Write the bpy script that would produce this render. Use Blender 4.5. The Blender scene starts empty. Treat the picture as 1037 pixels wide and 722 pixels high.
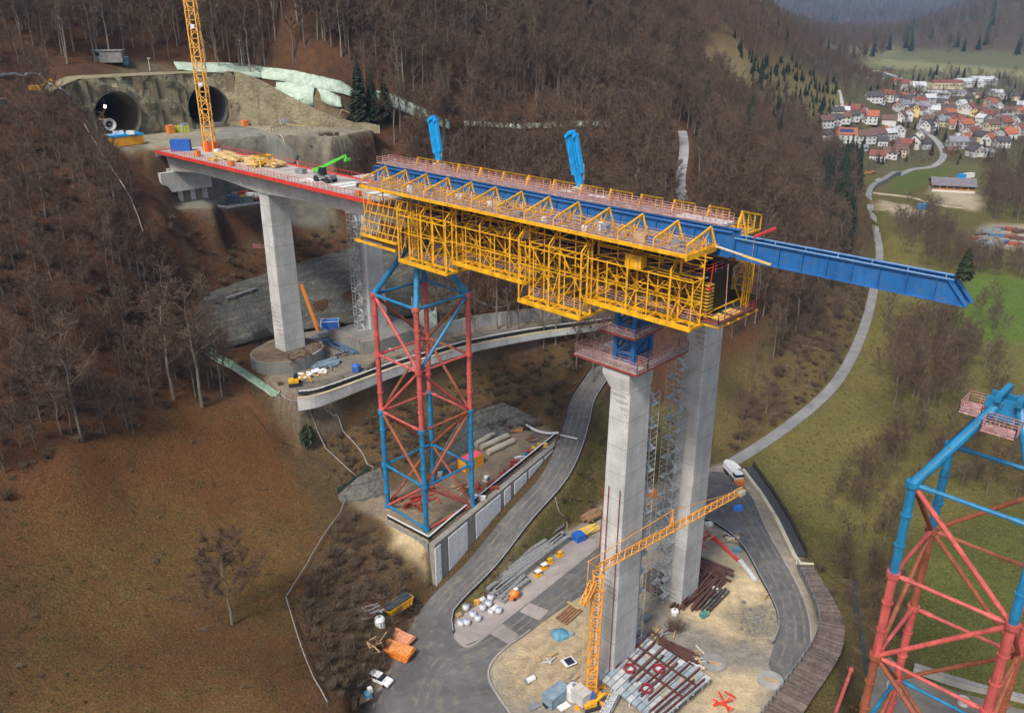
HAZE = .00009
EXPO = .92
import bpy, bmesh, math, random
import numpy as np
from mathutils import Vector, Matrix
random.seed(7); rng = np.random.default_rng(7)
sc = bpy.context.scene
COL = sc.collection
PI = math.pi
# ------------------------------------------------------------------ camera
F = 820.0; CX = 518.5; CY = 361.0; H = 105.0; TAU = math.radians(22.3)
ct, st_ = math.cos(TAU), math.sin(TAU)
cam_d = bpy.data.cameras.new('camera'); cam = bpy.data.objects.new('camera', cam_d); COL.objects.link(cam)
cam.location = (0, 0, H); cam.rotation_euler = (PI/2 - TAU, 0, 0)
cam_d.sensor_width = 36.0; cam_d.lens = F * 36.0 / 1037.0
cam_d.clip_start = 0.5; cam_d.clip_end = 20000
sc.camera = cam
# bridge axis: s runs along the bridge, n across it (towards the far bridge)
O_ = (17.0, 112.0); D_ = (.715, -.699); N_ = (.699, .715)
AX = math.atan2(D_[1], D_[0])
def L(s, n, z): return Vector((O_[0] + D_[0]*s + N_[0]*n, O_[1] + D_[1]*s + N_[1]*n, z))
def ray(px, py):
    u = (px - CX)/F; v = (py - CY)/F
    return Vector((u, ct - v*st_, -(st_ + v*ct)))
def Z(px, py, z):
    r = ray(px, py); t = (z - H)/r.z
    return Vector((r.x*t, r.y*t, z))
def T(px, py, t):
    r = ray(px, py); return Vector((r.x*t, r.y*t, H + r.z*t))
# ------------------------------------------------------------------ terrain heights
ctl = []
def cz(z, *pts):
    for p in pts: ctl.append(tuple(Z(p[0], p[1], z)))
def cT(*pts):
    for px, py, t in pts: ctl.append(tuple(T(px, py, t)))
cz(0, (430,640),(400,715),(470,690),(560,690),(540,620),(640,560),(700,540),(760,600),(815,650),(760,715),(740,490),(600,545),(790,560))
cz(1, (405,650),(430,605),(470,585)); cz(2.5, (366,690)); cz(6,(352,640)); cz(8,(345,700))
cz(10,(300,600)); cz(11,(330,540)); cz(10.5,(350,508)); cz(10.5,(392,515),(430,545),(470,500),(520,460)); cz(16,(300,470)); cz(20,(345,430)); cz(27,(295,402))
cz(14,(200,640)); cz(14,(260,700)); cz(18,(100,650)); cz(23,(0,700)); cz(26,(0,600)); cz(32,(0,500)); cz(24,(130,500)); cz(25,(230,430)); cz(17,(300,450)); cz(18,(120,715))
cz(34,(70,455)); cz(32,(170,400))
cT((100,300,172),(30,300,160),(30,200,180),(100,200,183),(60,97,203),(0,82,200),(112,142,206),(165,222,192),(130,180,197),(200,345,197),(180,300,194),(70,130,198),(0,380,150))
cz(62,(188,210),(205,208)); cz(60,(235,206),(255,205)); cT((300,210,232),(230,237,211),(260,240,216),(230,270,206),(300,240,227),(330,225,233),(350,240,232)); cz(31,(290,335),(360,335),(300,380),(420,340),(560,325),(320,350)); cT((290,268,218),(360,265,226))
cT((250,330,204),(225,300,203))
cz(14,(480,435),(530,420)); cz(20,(500,385),(420,400)); cz(10.5,(565,445)); cz(15,(598,395)); cz(19,(615,368)); cz(15,(575,400))
cz(5.5,(575,495)); cz(2,(560,527)); cz(9,(610,450)); cz(6,(640,440)); cz(4,(690,440)); cz(2,(700,480))
cz(76,(125,138),(213,128),(300,132),(250,128)); cT((330,160,240),(350,131,247),(420,150,252))
cT((540,300,232),(640,290,235),(560,250,250),(450,220,250))
# hill behind, path and track
cT((100,62,236),(213,66,238),(300,78,240),(100,0,246),(300,0,262),(0,0,236),(400,110,261),(480,125,284),(620,128,316),(690,135,322),(692,205,278))
cT((400,0,285),(500,0,330),(500,70,305),(520,160,275),(620,180,278),(760,230,292),(800,260,302),(830,330,292),(760,400,244),(600,50,360),(600,100,335),(600,0,390),(700,50,430),(700,100,390))
cT((780,100,520),(780,180,440),(840,120,690),(820,60,690),(868,78,900),(770,2,640),(740,30,540),(830,170,560))
cz(1,(720,450),(840,400),(885,295),(860,420),(800,480),(790,440)); cz(1.5,(880,200)); cz(6,(840,165)); cz(9,(870,150)); cz(2,(905,180))
# valley
cz(-1,(900,450),(860,490)); cz(-4.5,(865,600),(872,650)); cz(0,(940,560),(1030,640),(900,715),(1000,700)); cz(-2,(900,530),(930,470)); cz(0,(1030,330),(1030,420),(960,330)); cz(1,(1030,250)); cz(3,(960,200)); cz(9,(1030,165)); cz(16,(1030,130),(950,130)); cz(22,(900,100)); cz(27,(960,85)); cz(33,(900,64)); cz(36,(1000,68)); cz(30,(1030,80))
cz(50,(880,43)); cT((890,47,2300),(1037,66,1450),(1037,0,2000),(1000,0,2350),(960,22,2300),(800,0,4200),(860,18,4300),(850,36,3300),(920,0,4600),(860,-20,4800),(1100,0,2000),(940,40,1900))
for p in ((-400,300,190),(-220,500,260),(0,700,230),(120,800,190),(-300,100,120),(-150,40,45),(-80,20,22),(-60,0,16),(-500,-200,120),(50,0,0),(0,60,0),(150,50,-2),(300,100,0),(320,300,0),(520,600,6),(800,500,10),(200,-200,0),(-40,70,8),
          (430,1150,20),(300,1300,120),(0,2000,300),(-1500,1000,350),(-1000,3500,350),(0,5500,350),(2000,5500,350),(4000,4000,300),(3000,2000,260),(1500,900,100),(1200,400,60),(2500,-500,150),(5500,6000,300),(-5000,6000,300),(-5000,-3000,200),(5500,-3000,200),(600,-1500,0)):
    ctl.append(p)
C_ = np.array(ctl); nC = len(C_)
def kern(A, B):
    d = np.sqrt(((A[:, None, :2] - B[None, :, :2])**2).sum(-1)); return d
K = np.zeros((nC+3, nC+3)); K[:nC, :nC] = kern(C_, C_) + np.eye(nC)*.25
Pm = np.c_[np.ones(nC), C_[:, :2]]; K[:nC, nC:] = Pm; K[nC:, :nC] = Pm.T
W_ = np.linalg.solve(K, np.r_[C_[:, 2], 0, 0, 0])
def axis_coords(a, b, step, lo, hi, g):
    core = list(np.arange(a, b + 1e-6, step)); d = step; x = core[-1]; up = []
    while x < hi: d *= g; x += d; up.append(x)
    d = step; x = core[0]; dn = []
    while x > lo: d *= g; x -= d; dn.append(x)
    return np.array(dn[::-1] + core + up)
GX = axis_coords(-118, 100, .8, -4500, 5500, 1.045); GY = axis_coords(62, 262, .8, -400, 6500, 1.045)
XX, YY = np.meshgrid(GX, GY); q = np.c_[XX.ravel(), YY.ravel()]
ZZ = np.empty(len(q))
for i in range(0, len(q), 20000):
    b = q[i:i+20000]; ZZ[i:i+20000] = kern(b, C_) @ W_[:nC] + W_[nC] + b @ W_[nC+1:]
ZZ = ZZ.reshape(XX.shape)
def vnoise(x, y, s, seed=0):
    x = x/s; y = y/s; xi = np.floor(x).astype(np.int64); yi = np.floor(y).astype(np.int64); fx = x-xi; fy = y-yi
    fx = fx*fx*(3-2*fx); fy = fy*fy*(3-2*fy)
    def h(a, b):
        n = (a*374761393 + b*668265263 + seed*974711) & 0x7fffffff; n = ((n ^ (n >> 13))*1274126177) & 0x7fffffff
        return ((n ^ (n >> 16)) & 0xffff)/65535.0
    return (h(xi,yi)*(1-fx)+h(xi+1,yi)*fx)*(1-fy)+(h(xi,yi+1)*(1-fx)+h(xi+1,yi+1)*fx)*fy
def fbm(x, y, s, o=4, seed=0):
    a = 0; amp = .5
    for k in range(o): a = a + amp*vnoise(x, y, s/2**k, seed+k); amp *= .5
    return a
def inpoly(x, y, poly):
    r = np.zeros(np.shape(x), bool); n = len(poly)
    for i in range(n):
        x1, y1 = poly[i][:2]; x2, y2 = poly[(i+1) % n][:2]
        if y1 == y2: continue
        c = ((y1 > y) != (y2 > y)) & (x < (x2-x1)*(y-y1)/(y2-y1)+x1); r ^= c
    return r
def segdist(x, y, pts, closed=False):
    best = np.full(np.shape(x), 1e9); par = np.zeros(np.shape(x)); pts = list(pts) + ([pts[0]] if closed else [])
    for a, b in zip(pts, pts[1:]):
        dx, dy = b[0]-a[0], b[1]-a[1]; l2 = dx*dx+dy*dy+1e-9
        t = np.clip(((x-a[0])*dx+(y-a[1])*dy)/l2, 0, 1); d = np.hypot(x-a[0]-t*dx, y-a[1]-t*dy)
        za = a[2] if len(a) > 2 else 0; zb = b[2] if len(b) > 2 else 0
        m = d < best; best = np.where(m, d, best); par = np.where(m, za+t*(zb-za), par)
    return best, par
dist_cam = np.hypot(XX, YY)
ZZ += (fbm(XX, YY, 14, 4, 3)-.47)*np.clip(1.6*(ZZ/12), .25, 1.8) * np.where(dist_cam < 320, 1, 1.5)
ZZ += np.where(dist_cam > 320, (fbm(XX, YY, 160, 3, 9)-.44)*np.clip((dist_cam-320)/60, 0, 40)*np.clip((ZZ-30)/60, 0, 1), 0)
def sm(t): t = np.clip(t, 0, 1); return t*t*(3-2*t)
def flat(poly, z, blend):
    """level a polygon to z (number, or plane through three given heights)"""
    global ZZ
    x0 = min(p[0] for p in poly)-blend-2; x1 = max(p[0] for p in poly)+blend+2; y0 = min(p[1] for p in poly)-blend-2; y1 = max(p[1] for p in poly)+blend+2
    ix = np.where((GX > x0) & (GX < x1))[0]; iy = np.where((GY > y0) & (GY < y1))[0]; sl = np.ix_(iy, ix)
    x, y = XX[sl], YY[sl]; ins = inpoly(x, y, poly); d, _ = segdist(x, y, poly, True)
    w = np.where(ins, 1, 1-sm(d/blend)); ZZ[sl] = ZZ[sl]*(1-w)+z*w
def carve(pts, half, blend, drop=.12):
    global ZZ
    m = half+blend+2
    x0 = min(p[0] for p in pts)-m; x1 = max(p[0] for p in pts)+m; y0 = min(p[1] for p in pts)-m; y1 = max(p[1] for p in pts)+m
    ix = np.where((GX > x0) & (GX < x1))[0]; iy = np.where((GY > y0) & (GY < y1))[0]; sl = np.ix_(iy, ix)
    d, zz = segdist(XX[sl], YY[sl], pts); w = np.where(d < half, 1, 1-sm((d-half)/blend)); ZZ[sl] = ZZ[sl]*(1-w)+(zz-drop)*w
def zpoly(z, *pts): return [Z(px, py, z) for px, py in pts]
def spline(pts, n=8):
    """Catmull-Rom through 3-D points"""
    P = [Vector(p) for p in pts]; P = [P[0]*2-P[1]] + P + [P[-1]*2-P[-2]]; out = []
    for i in range(1, len(P)-2):
        a, b, c, d = P[i-1:i+3]
        for k in range(n):
            t = k/n; out.append(.5*((2*b)+(c-a)*t+(2*a-5*b+4*c-d)*t*t+(3*b-a-3*c+d)*t**3))
    out.append(P[-2]); return out
# level areas
SITE = zpoly(0, (372,722),(380,700),(415,640),(425,622),(458,605),(500,600),(560,555),(610,510),(700,482),(735,468),(775,500),(810,560),(822,600),(832,650),(800,722),(790,780),(372,780))
flat(SITE, 0, 3)
MIDI = zpoly(0, (462,645),(460,612),(500,578),(560,545),(605,525),(600,562),(484,646)); flat(MIDI, 0.0, 2)
PLZ = 10.5
PLAT = [Z(391,528,PLZ), Z(434,551,PLZ), Z(500,496,PLZ), Z(566,443,PLZ), Z(548,430,PLZ), Z(534,434,PLZ), Z(480,451,PLZ), Z(440,478,PLZ), Z(392,499,PLZ), Z(352,503,PLZ), Z(360,515,PLZ)]
flat(PLAT, PLZ, .9)
RA_px = [((420,690),0),((432,650),0),((441,622),.2),((456,603),1),((489,570),2.8),((524,526),5.6),((558,488),8.2),((574,458),10),((583,430),12),((590,405),14),((608,377),17),((622,352),20),((650,330),23)]
RA = spline([Z(p[0], p[1], z) for p, z in RA_px], 6)
carve(RA[12:], 3.6, 2.6)
def bankwall(bot, hs, back, k=.62):
    """straight sloped wall: bottom line, height at each point, plan direction it leans back"""
    return [Vector(p) for p in bot], [Vector(p)+Vector((back.x*h*k, back.y*h*k, h)) for p, h in zip(bot, hs)]
BK = Vector((-.62, .78, 0)); SW1 = bankwall([Z(x, y, PLZ) for x, y in ((440,481),(480,452),(520,438),(546,430))], (1.2, 6.6, 6.8, 1.6), BK); SW2 = bankwall([Z(x, y, PLZ) for x, y in ((346,510),(372,506),(394,499))], (1.6, 4.4, 5.0), BK)
for b_, t_ in (SW1, SW2):
    _m = inpoly(XX, YY, [(p.x, p.y) for p in b_]+[(p.x+BK.x*1.0, p.y+BK.y*1.0) for p in t_[::-1]]); _d, _ = segdist(XX, YY, b_); ZZ[_m] = np.minimum(ZZ[_m], PLZ+_d[_m]*1.45-.7)
# the strip between the terrace wall line and the road lies at road level
_d = (PLAT[3]-PLAT[1]).normalized(); _o = Vector((_d.y, -_d.x, 0)); _k = [PLAT[1]+_o*.35-_d*1.0, PLAT[3]+_o*.35, PLAT[3]+_o*5, PLAT[1]+_o*7-_d*1.0]
_d2, _zz = segdist(XX, YY, RA); _m = inpoly(XX, YY, [(p.x, p.y) for p in _k]); ZZ[_m] = np.minimum(ZZ[_m], _zz[_m]+.15)
TERR = [Z(x, y, 30) for x, y in ((258,368),(280,394),(301,401),(340,392),(400,370),(440,358),(480,347),(545,335),(612,326),(650,318),(650,308),(560,318),(480,326),(430,328),(410,318),(375,322),(340,328),(290,336),(262,350))]
flat(TERR, 30, .9)
_tw = [(*Z(x, y, 30)[:2], q) for x, y, q in ((301,404,27.9),(318,402,27.9),(340,395,28.0),(370,384,28.1),(400,373,28.3),(440,361,28.6),(480,350,28.9),(545,338,29.3),(612,329,29.5))]; _td, _tz = segdist(XX, YY, _tw); _m = (_td < 4.2) & ~inpoly(XX, YY, [(p.x, p.y) for p in TERR]); ZZ[_m] = np.minimum(ZZ[_m], _tz[_m]-.3*_td[_m])
SHELF2 = [Z(x, y, 62) for x, y in ((178,212),(214,212),(216,200),(200,192))]; flat(SHELF2, 62, 2.5)
SHELF = [Z(x, y, 60) for x, y in ((218,211),(245,209),(272,205),(276,194),(222,196))]; flat(SHELF, 60, 2.5)
PORT = [L(-150,-8,0), L(-150,34,0), L(-168,34,0), L(-172,14,0), L(-176,-20,0), L(-160,-22,0)]
# ramps, tracks in the valley (roads keep their height)
VP = spline([Z(*a) for a in ((742,468,.3),(790,437,.6),(842,393,1),(870,345,1),(886,292,1),(890,255,1),(884,222,1.2),(879,198,1.6),(892,186,2),(910,178,2.4))], 8)
carve(VP, 1.9, 3)
DITCH = spline([Z(*a) for a in ((1060,448,-1.8),(1037,437,-1.6),(1000,427,-1.6),(950,440,-2),(915,480,-2.5),(890,520,-3),(872,560,-3.6),(866,600,-4.6),(872,640,-5),(880,690,-5.4),(890,760,-6))], 6)
carve(DITCH, .9, 7, .5)
# portal terrace and the ground behind the portal wall
WALL = [(-150,-52),(-160,-34),(-170,-22),(-176,-10),(-177,-1),(-179,14),(-180,27),(-178,37),(-168,47),(-153,55),(-138,60)]
WALLW = [L(s, n, 0) for s, n in WALL]
S_, N__ = (XX-O_[0])*D_[0]+(YY-O_[1])*D_[1], (XX-O_[0])*N_[0]+(YY-O_[1])*N_[1]
yard = [L(*p, 0) for p in ((-143.5,-8),(-143.5,10),(-152,14),(-150,30),(-134,40),(-139,58),(-154,54.2),(-168.5,46),(-178.4,36.5),(-180.2,27),(-179.2,14),(-177.2,-1),(-176,-9.5),(-170,-13),(-160,-13),(-150,-11))]
flat(yard, 75.6, 1.2)
dW, _ = segdist(XX, YY, WALLW[2:])
beh = inpoly(XX, YY, [L(-170,-22,0),L(-176,-10,0),L(-177,-1,0),L(-179,14,0),L(-180,27,0),L(-178,37,0),L(-168,47,0),L(-153,55,0),L(-138,60,0),L(-138,130,0),L(-300,130,0),L(-300,-40,0)])
topz = 91.5 - 14.5*sm((N__-36)/24) - 3*sm((-N__-8)/14)
wB = sm((60-N__)/14)*sm((N__+26)/10)*(1-sm((dW-16)/22)); ZZ = np.where(beh, ZZ*(1-wB)+(topz+np.clip(dW-7, 0, 60)*.55-.3)*wB, ZZ)
# the slope behind the deck, under the far portal floor
gz_cache = None
def gz(x, y):
    i = int(np.clip(np.searchsorted(GX, x)-1, 0, len(GX)-2)); j = int(np.clip(np.searchsorted(GY, y)-1, 0, len(GY)-2))
    fx = (x-GX[i])/(GX[i+1]-GX[i]); fy = (y-GY[j])/(GY[j+1]-GY[j])
    return float((ZZ[j,i]*(1-fx)+ZZ[j,i+1]*fx)*(1-fy)+(ZZ[j+1,i]*(1-fx)+ZZ[j+1,i+1]*fx)*fy)
def gzv(x, y):
    i = np.clip(np.searchsorted(GX, x)-1, 0, len(GX)-2); j = np.clip(np.searchsorted(GY, y)-1, 0, len(GY)-2)
    fx = (x-GX[i])/(GX[i+1]-GX[i]); fy = (y-GY[j])/(GY[j+1]-GY[j])
    return (ZZ[j,i]*(1-fx)+ZZ[j,i+1]*fx)*(1-fy)+(ZZ[j+1,i]*(1-fx)+ZZ[j+1,i+1]*fx)*fy
def G(px, py):
    """the ground point seen in that direction"""
    r = ray(px, py); t = np.concatenate([np.arange(90, 700, 1.0), np.geomspace(700, 6000, 600)])
    h = H+r.z*t-gzv(r.x*t, r.y*t); k = np.argmax(h < 0)
    if h[k] >= 0: k = len(t)-1
    a, b = t[k-1], t[k]
    for _ in range(12):
        m = (a+b)/2
        if H+r.z*m-gz(r.x*m, r.y*m) < 0: b = m
        else: a = m
    return Vector((r.x*a, r.y*a, gz(r.x*a, r.y*a)))
_t = [G(691+2.5*math.sin(k*.55), 133+k*6) for k in range(13)]
for _ in range(4): _t = [_t[0]]+[(_t[i-1]+_t[i]*2+_t[i+1])/4 for i in range(1, len(_t)-1)]+[_t[-1]]
TRK = _t; carve(TRK, 2.6, 3.5, .2)
def Gp(*pts): return [G(*p) for p in pts]
# ------------------------------------------------------------------ ground colours (what grows or lies there)
Cc = np.zeros(XX.shape+(3,)); Lf = np.zeros(XX.shape); Rg = np.zeros(XX.shape)   # colour, leaf litter share, stoniness
wx = XX+(fbm(XX, YY, 6, 3, 21)-.45)*5; wy = YY+(fbm(XX, YY, 6, 3, 31)-.45)*5      # ragged borders
def zone(poly, col, soft=2.0, leaf=0, rag=1.0, amt=1.0, rough=0):
    global Cc, Lf, Rg
    poly = [(p[0], p[1]) for p in poly]
    x0 = min(p[0] for p in poly)-soft-6; x1 = max(p[0] for p in poly)+soft+6; y0 = min(p[1] for p in poly)-soft-6; y1 = max(p[1] for p in poly)+soft+6
    ix = np.where((GX > x0) & (GX < x1))[0]; iy = np.where((GY > y0) & (GY < y1))[0]
    if not len(ix) or not len(iy): return
    sl = np.ix_(iy, ix); x = XX[sl]*(1-rag)+wx[sl]*rag; y = YY[sl]*(1-rag)+wy[sl]*rag
    d, _ = segdist(x, y, poly, True); ins = inpoly(x, y, poly); sd = np.where(ins, d, -d)
    w = sm(sd/soft*.5+.5)*amt
    Cc[sl] = Cc[sl]*(1-w[..., None])+np.array(col)*w[..., None]; Lf[sl] = Lf[sl]*(1-w)+leaf*w; Rg[sl] = Rg[sl]*(1-w)+rough*w
FOREST_C = (.085,.050,.034)
Cc[:] = FOREST_C; Lf[:] = .55
slope_hi = sm((ZZ-9)/10)
# valley grass where the ground is low
w = (1-sm((ZZ-6)/8))*sm((XX-35)/25)
Cc = Cc*(1-w[..., None])+np.array((.125,.11,.038))*w[..., None]; Lf *= (1-w)
w = sm((dist_cam-600)/200)*(1-sm((ZZ-48)/14)); Cc = Cc*(1-w[..., None])+np.array((.13,.135,.065))*w[..., None]; Lf *= (1-w)
w = sm((dist_cam-600)/300)*sm((ZZ-50)/20); Cc = Cc*(1-w[..., None])+np.array((.055,.055,.045))*w[..., None]
# left meadow
zone(Gp((0,520),(70,470),(130,440),(190,405),(240,415),(300,455),(345,500),(325,560),(297,605),(330,722),(260,760),(0,760)), (.150,.098,.036), 6, .42)
zone(Gp((0,470),(70,455),(180,405),(260,420),(330,490),(250,520),(120,500),(0,560)), (.15,.068,.027), 9, .9, 1, .75)
zone(Gp((120,640),(260,610),(300,650),(330,722),(160,722)), (.11,.066,.028), 8, .75, 1, .6)
# scrub slopes
SCRUB = Gp((300,600),(335,560),(350,515),(385,545),(420,600),(430,615),(400,650),(360,722),(335,722))
zone(SCRUB, (.09,.068,.04), 2, .4)
zone([L(*p,0) for p in ((-62,-18),(-36,-14),(-20,20),(10,60),(-30,80),(-110,20),(-100,-10))], (.10,.076,.042), 4, .35)
zone(Gp((300,410),(345,402),(480,352),(612,335),(600,375),(560,420),(520,430),(440,455),(370,480),(345,430)), (.12,.085,.043), 3, .4)
zone(Gp((562,500),(590,455),(620,400),(700,420),(735,455),(690,480),(600,520),(560,545),(500,590),(470,610),(465,600),(530,545)), (.135,.115,.042), 2, .15)
zone(Gp((720,440),(740,400),(800,330),(860,300),(880,260),(886,290),(868,345),(836,395),(785,437),(735,465)), (.13,.102,.046), 5, .25)
zone(Gp((740,400),(790,320),(850,260),(872,262),(850,320),(800,380),(750,440)), (.115,.09,.045), 8, .3)
# valley floor
zone(Gp((770,450),(850,395),(890,300),(895,240),(930,240),(950,300),(930,360),(870,400),(900,450),(960,480),(1000,520),(880,560),(800,520),(770,480)), (.165,.152,.05), 5, .1)
zone(Gp((955,300),(990,275),(1060,285),(1060,350),(1010,352),(970,340)), (.11,.17,.032), 4)
zone(Gp((975,345),(1060,350),(1060,430),(1000,420),(960,380)), (.15,.14,.048), 5)
zone(Gp((900,560),(1060,500),(1060,700),(960,700),(900,640)), (.115,.125,.034), 6)
zone(Gp((855,590),(880,560),(900,600),(905,700),(850,722),(850,650)), (.095,.078,.042), 4, .3)
zone(Gp((905,172),(960,170),(955,182),(905,196)), (.09,.125,.032), 5)
zone(Gp((895,203),(935,205),(925,222),(893,222)), (.10,.12,.035), 5)
zone(Gp((885,205),(920,208),(945,214),(925,222),(890,218)), (.42,.36,.25), 4)
zone(Gp((940,190),(985,192),(995,205),(985,213),(960,208)), (.46,.40,.30), 3)
zone(Gp((985,240),(1005,228),(1060,228),(1060,252),(1010,252)), (.40,.35,.27), 4)
for p in (((835,40),(900,42),(905,50),(850,52)), ((870,55),(930,62),(1060,74),(1060,80),(930,72),(880,66))): zone(Gp(*p), (.235,.235,.12), 25)
zone(Gp((810,118),(860,104),(900,100),(940,104),(1060,100),(1060,170),(960,166),(900,168),(858,178),(820,160)), (.095,.085,.048), 14, .1, 1, .85)
zone(Gp((885,92),(1060,82),(1060,104),(895,112)), (.075,.068,.045), 14, .2, 1, .9)
# clear-cut face with young conifers
zone(Gp((705,42),(740,35),(800,60),(850,88),(838,118),(780,108),(720,75)), (.235,.19,.095), 12, .1)
zone(Gp((795,105),(830,110),(822,125),(800,120)), (.20,.16,.075), 8, .1)
# building site
GRAV = (.42,.37,.30); SAND = (.74,.59,.37)
zone(SITE, GRAV, 1.2, 0, .5, 1, .25)
zone(Z_ := zpoly(0, (500,668),(545,625),(590,600),(600,640),(590,700),(520,712)), (.60,.48,.31), 3, 0, 1, .9, .3)
zone(zpoly(0, (700,560),(740,560),(778,600),(780,640),(740,650),(690,620)), SAND, 3, 0, 1, .95, .12)
zone(zpoly(0, (715,680),(775,675),(770,722),(700,722)), SAND, 3, 0, 1, .95, .12)
zone(zpoly(0, (640,560),(660,600),(650,640),(636,640)), SAND, 2, 0, 1, .8, .2)
zone(zpoly(0, (735,620),(775,610),(785,640),(750,645)), (.25,.24,.20), 3, 0, 1, .8, 1)
for q_ in (((560,690),(600,655),(640,612)), ((705,560),(740,590),(752,640),(735,680)), ((690,640),(730,650),(790,660)), ((520,700),(545,660),(580,630))):
    for o_ in (-1.1, 1.1):
        P_ = [Z(x, y, 0) for x, y in q_]; d_ = (P_[-1]-P_[0]).normalized(); zone([p+Vector((-d_.y*(o_-.25), d_.x*(o_-.25), 0)) for p in P_]+[p+Vector((-d_.y*(o_+.25), d_.x*(o_+.25), 0)) for p in P_[::-1]], (.25,.20,.13), .8, 0, .15, .6, .1)
zone(zpoly(0, (655,655),(690,640),(725,648),(765,652),(805,680),(790,700),(770,684),(722,668),(690,664)), (.31,.29,.26), 2.5, 0, 1, .85, .3)
zone(zpoly(0, (700,530),(725,545),(750,572),(738,585),(700,575)), (.30,.26,.20), 2.5, 0, 1, .7, .3)
zone(MIDI, (.36,.32,.29), .8, 0, .3, 1, 1)
zone(zpoly(0, (455,630),(460,610),(500,578),(570,530),(566,545),(520,580),(480,622)), (.13,.115,.045), 1.5, .1)
zone(PLAT, (.31,.25,.18), 1, 0, .4, 1, .4)
zone([Z(390,530,9), Z(432,552,9), Z(430,600,0), Z(400,575,4)], (.66,.53,.32), 1.5, 0, .6, .9, .4)
zone(TERR, (.30,.26,.21), 1, 0, .4, 1, .4)
zone(SHELF, (.30,.28,.23), 2, 0, .5, 1, .4); zone(SHELF2, (.30,.28,.23), 2, 0, .5, 1, .4)
zone(yard, (.36,.33,.25), 1.2, 0, .5, 1, .3)
zone([L(*p,0) for p in ((-143,9),(-152,14),(-150,30),(-134,40),(-130,37),(-141,15))], (.20,.195,.165), 1.5, 0, .5, .95, .8)
zone(Gp((75,93),(130,62),(215,66),(345,92),(350,120),(240,80),(110,80)), (.20,.165,.10), 2.5, .1, 1, .8, .5)
zone(Gp((60,95),(112,142),(170,225),(200,300),(215,345),(230,345),(205,290),(178,220),(130,140),(75,90)), (.16,.115,.065), 1.5, .3, 1, .7, .4)
for poly in (((215,235),(340,215),(350,225),(225,250)), ((225,300),(300,262),(380,250),(382,262),(300,275),(240,310))): zone(Gp(*poly), (.135,.105,.045), 2.5, .2, 1, .8)
# ------------------------------------------------------------------ materials
def nn(nt, t, **kw):
    n = nt.nodes.new(t)
    for k, v in kw.items():
        if k in n.inputs: n.inputs[k].default_value = v
        else: setattr(n, k, v)
    return n
def base_mat(name):
    m = bpy.data.materials.new(name); m.use_nodes = True; nt = m.node_tree; return m, nt, nt.nodes['Principled BSDF']
def mixc(nt, f, a, b, mode='MIX'):
    n = nt.nodes.new('ShaderNodeMix'); n.data_type = 'RGBA'; n.blend_type = mode
    for s, v in ((n.inputs[0], f), (n.inputs[6], a), (n.inputs[7], b)):
        if hasattr(v, 'is_linked'): nt.links.new(v, s)
        else: s.default_value = v if not isinstance(v, tuple) else (*v[:3], 1)
    return n.outputs[2]
def ramp(nt, v, a, b, c0=0.0, c1=1.0):
    n = nn(nt, 'ShaderNodeMapRange'); n.inputs[1].default_value = a; n.inputs[2].default_value = b; n.inputs[3].default_value = c0; n.inputs[4].default_value = c1
    nt.links.new(v, n.inputs[0]); return n.outputs[0]
def noise(nt, vec, scale, detail=4, rough=.55, dist=0):
    n = nn(nt, 'ShaderNodeTexNoise'); n.inputs['Scale'].default_value = scale; n.inputs['Detail'].default_value = detail; n.inputs['Roughness'].default_value = rough; n.inputs['Distortion'].default_value = dist
    nt.links.new(vec, n.inputs['Vector']); return n.outputs[0]
def stretch(nt, vec, sx, sy, sz):
    n = nn(nt, 'ShaderNodeMapping'); n.inputs['Scale'].default_value = (sx, sy, sz); nt.links.new(vec, n.inputs['Vector']); return n.outputs[0]
def bump(nt, bs, h, s=.4, d=.1):
    n = nn(nt, 'ShaderNodeBump'); n.inputs['Strength'].default_value = s; n.inputs['Distance'].default_value = d
    nt.links.new(h, n.inputs['Height']); nt.links.new(n.outputs[0], bs.inputs['Normal'])
def M(name, col, rough=.7, metal=0, var=.25, scale=1.2, dirt=None, streak=0, bmp=.0, fine=8):
    """painted, cast or dusty surface: large patches, fine grain, optional dirt and run-off streaks"""
    m, nt, bs = base_mat(name); oc = nt.nodes.new('ShaderNodeTexCoord').outputs['Object']
    a = noise(nt, oc, scale, 5); b = noise(nt, oc, scale*fine, 3)
    c = mixc(nt, ramp(nt, a, .3, .7), tuple(x*(1-var) for x in col), tuple(min(1, x*(1+var)) for x in col))
    c = mixc(nt, ramp(nt, b, .35, .65, 0, .35), c, tuple(x*(1-var*1.2) for x in col))
    if dirt: c = mixc(nt, ramp(nt, noise(nt, oc, scale*2.3, 6, .65), .52, .68, 0, .8), c, dirt)
    if streak: c = mixc(nt, ramp(nt, noise(nt, stretch(nt, oc, 1.6, 1.6, .07), 1.0, 4), .45, .75, 0, streak), c, tuple(x*.45 for x in col))
    nt.links.new(c, bs.inputs['Base Color']); bs.inputs['Roughness'].default_value = rough; bs.inputs['Metallic'].default_value = metal
    if bmp: bump(nt, bs, b, bmp, .05)
    return m
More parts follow.
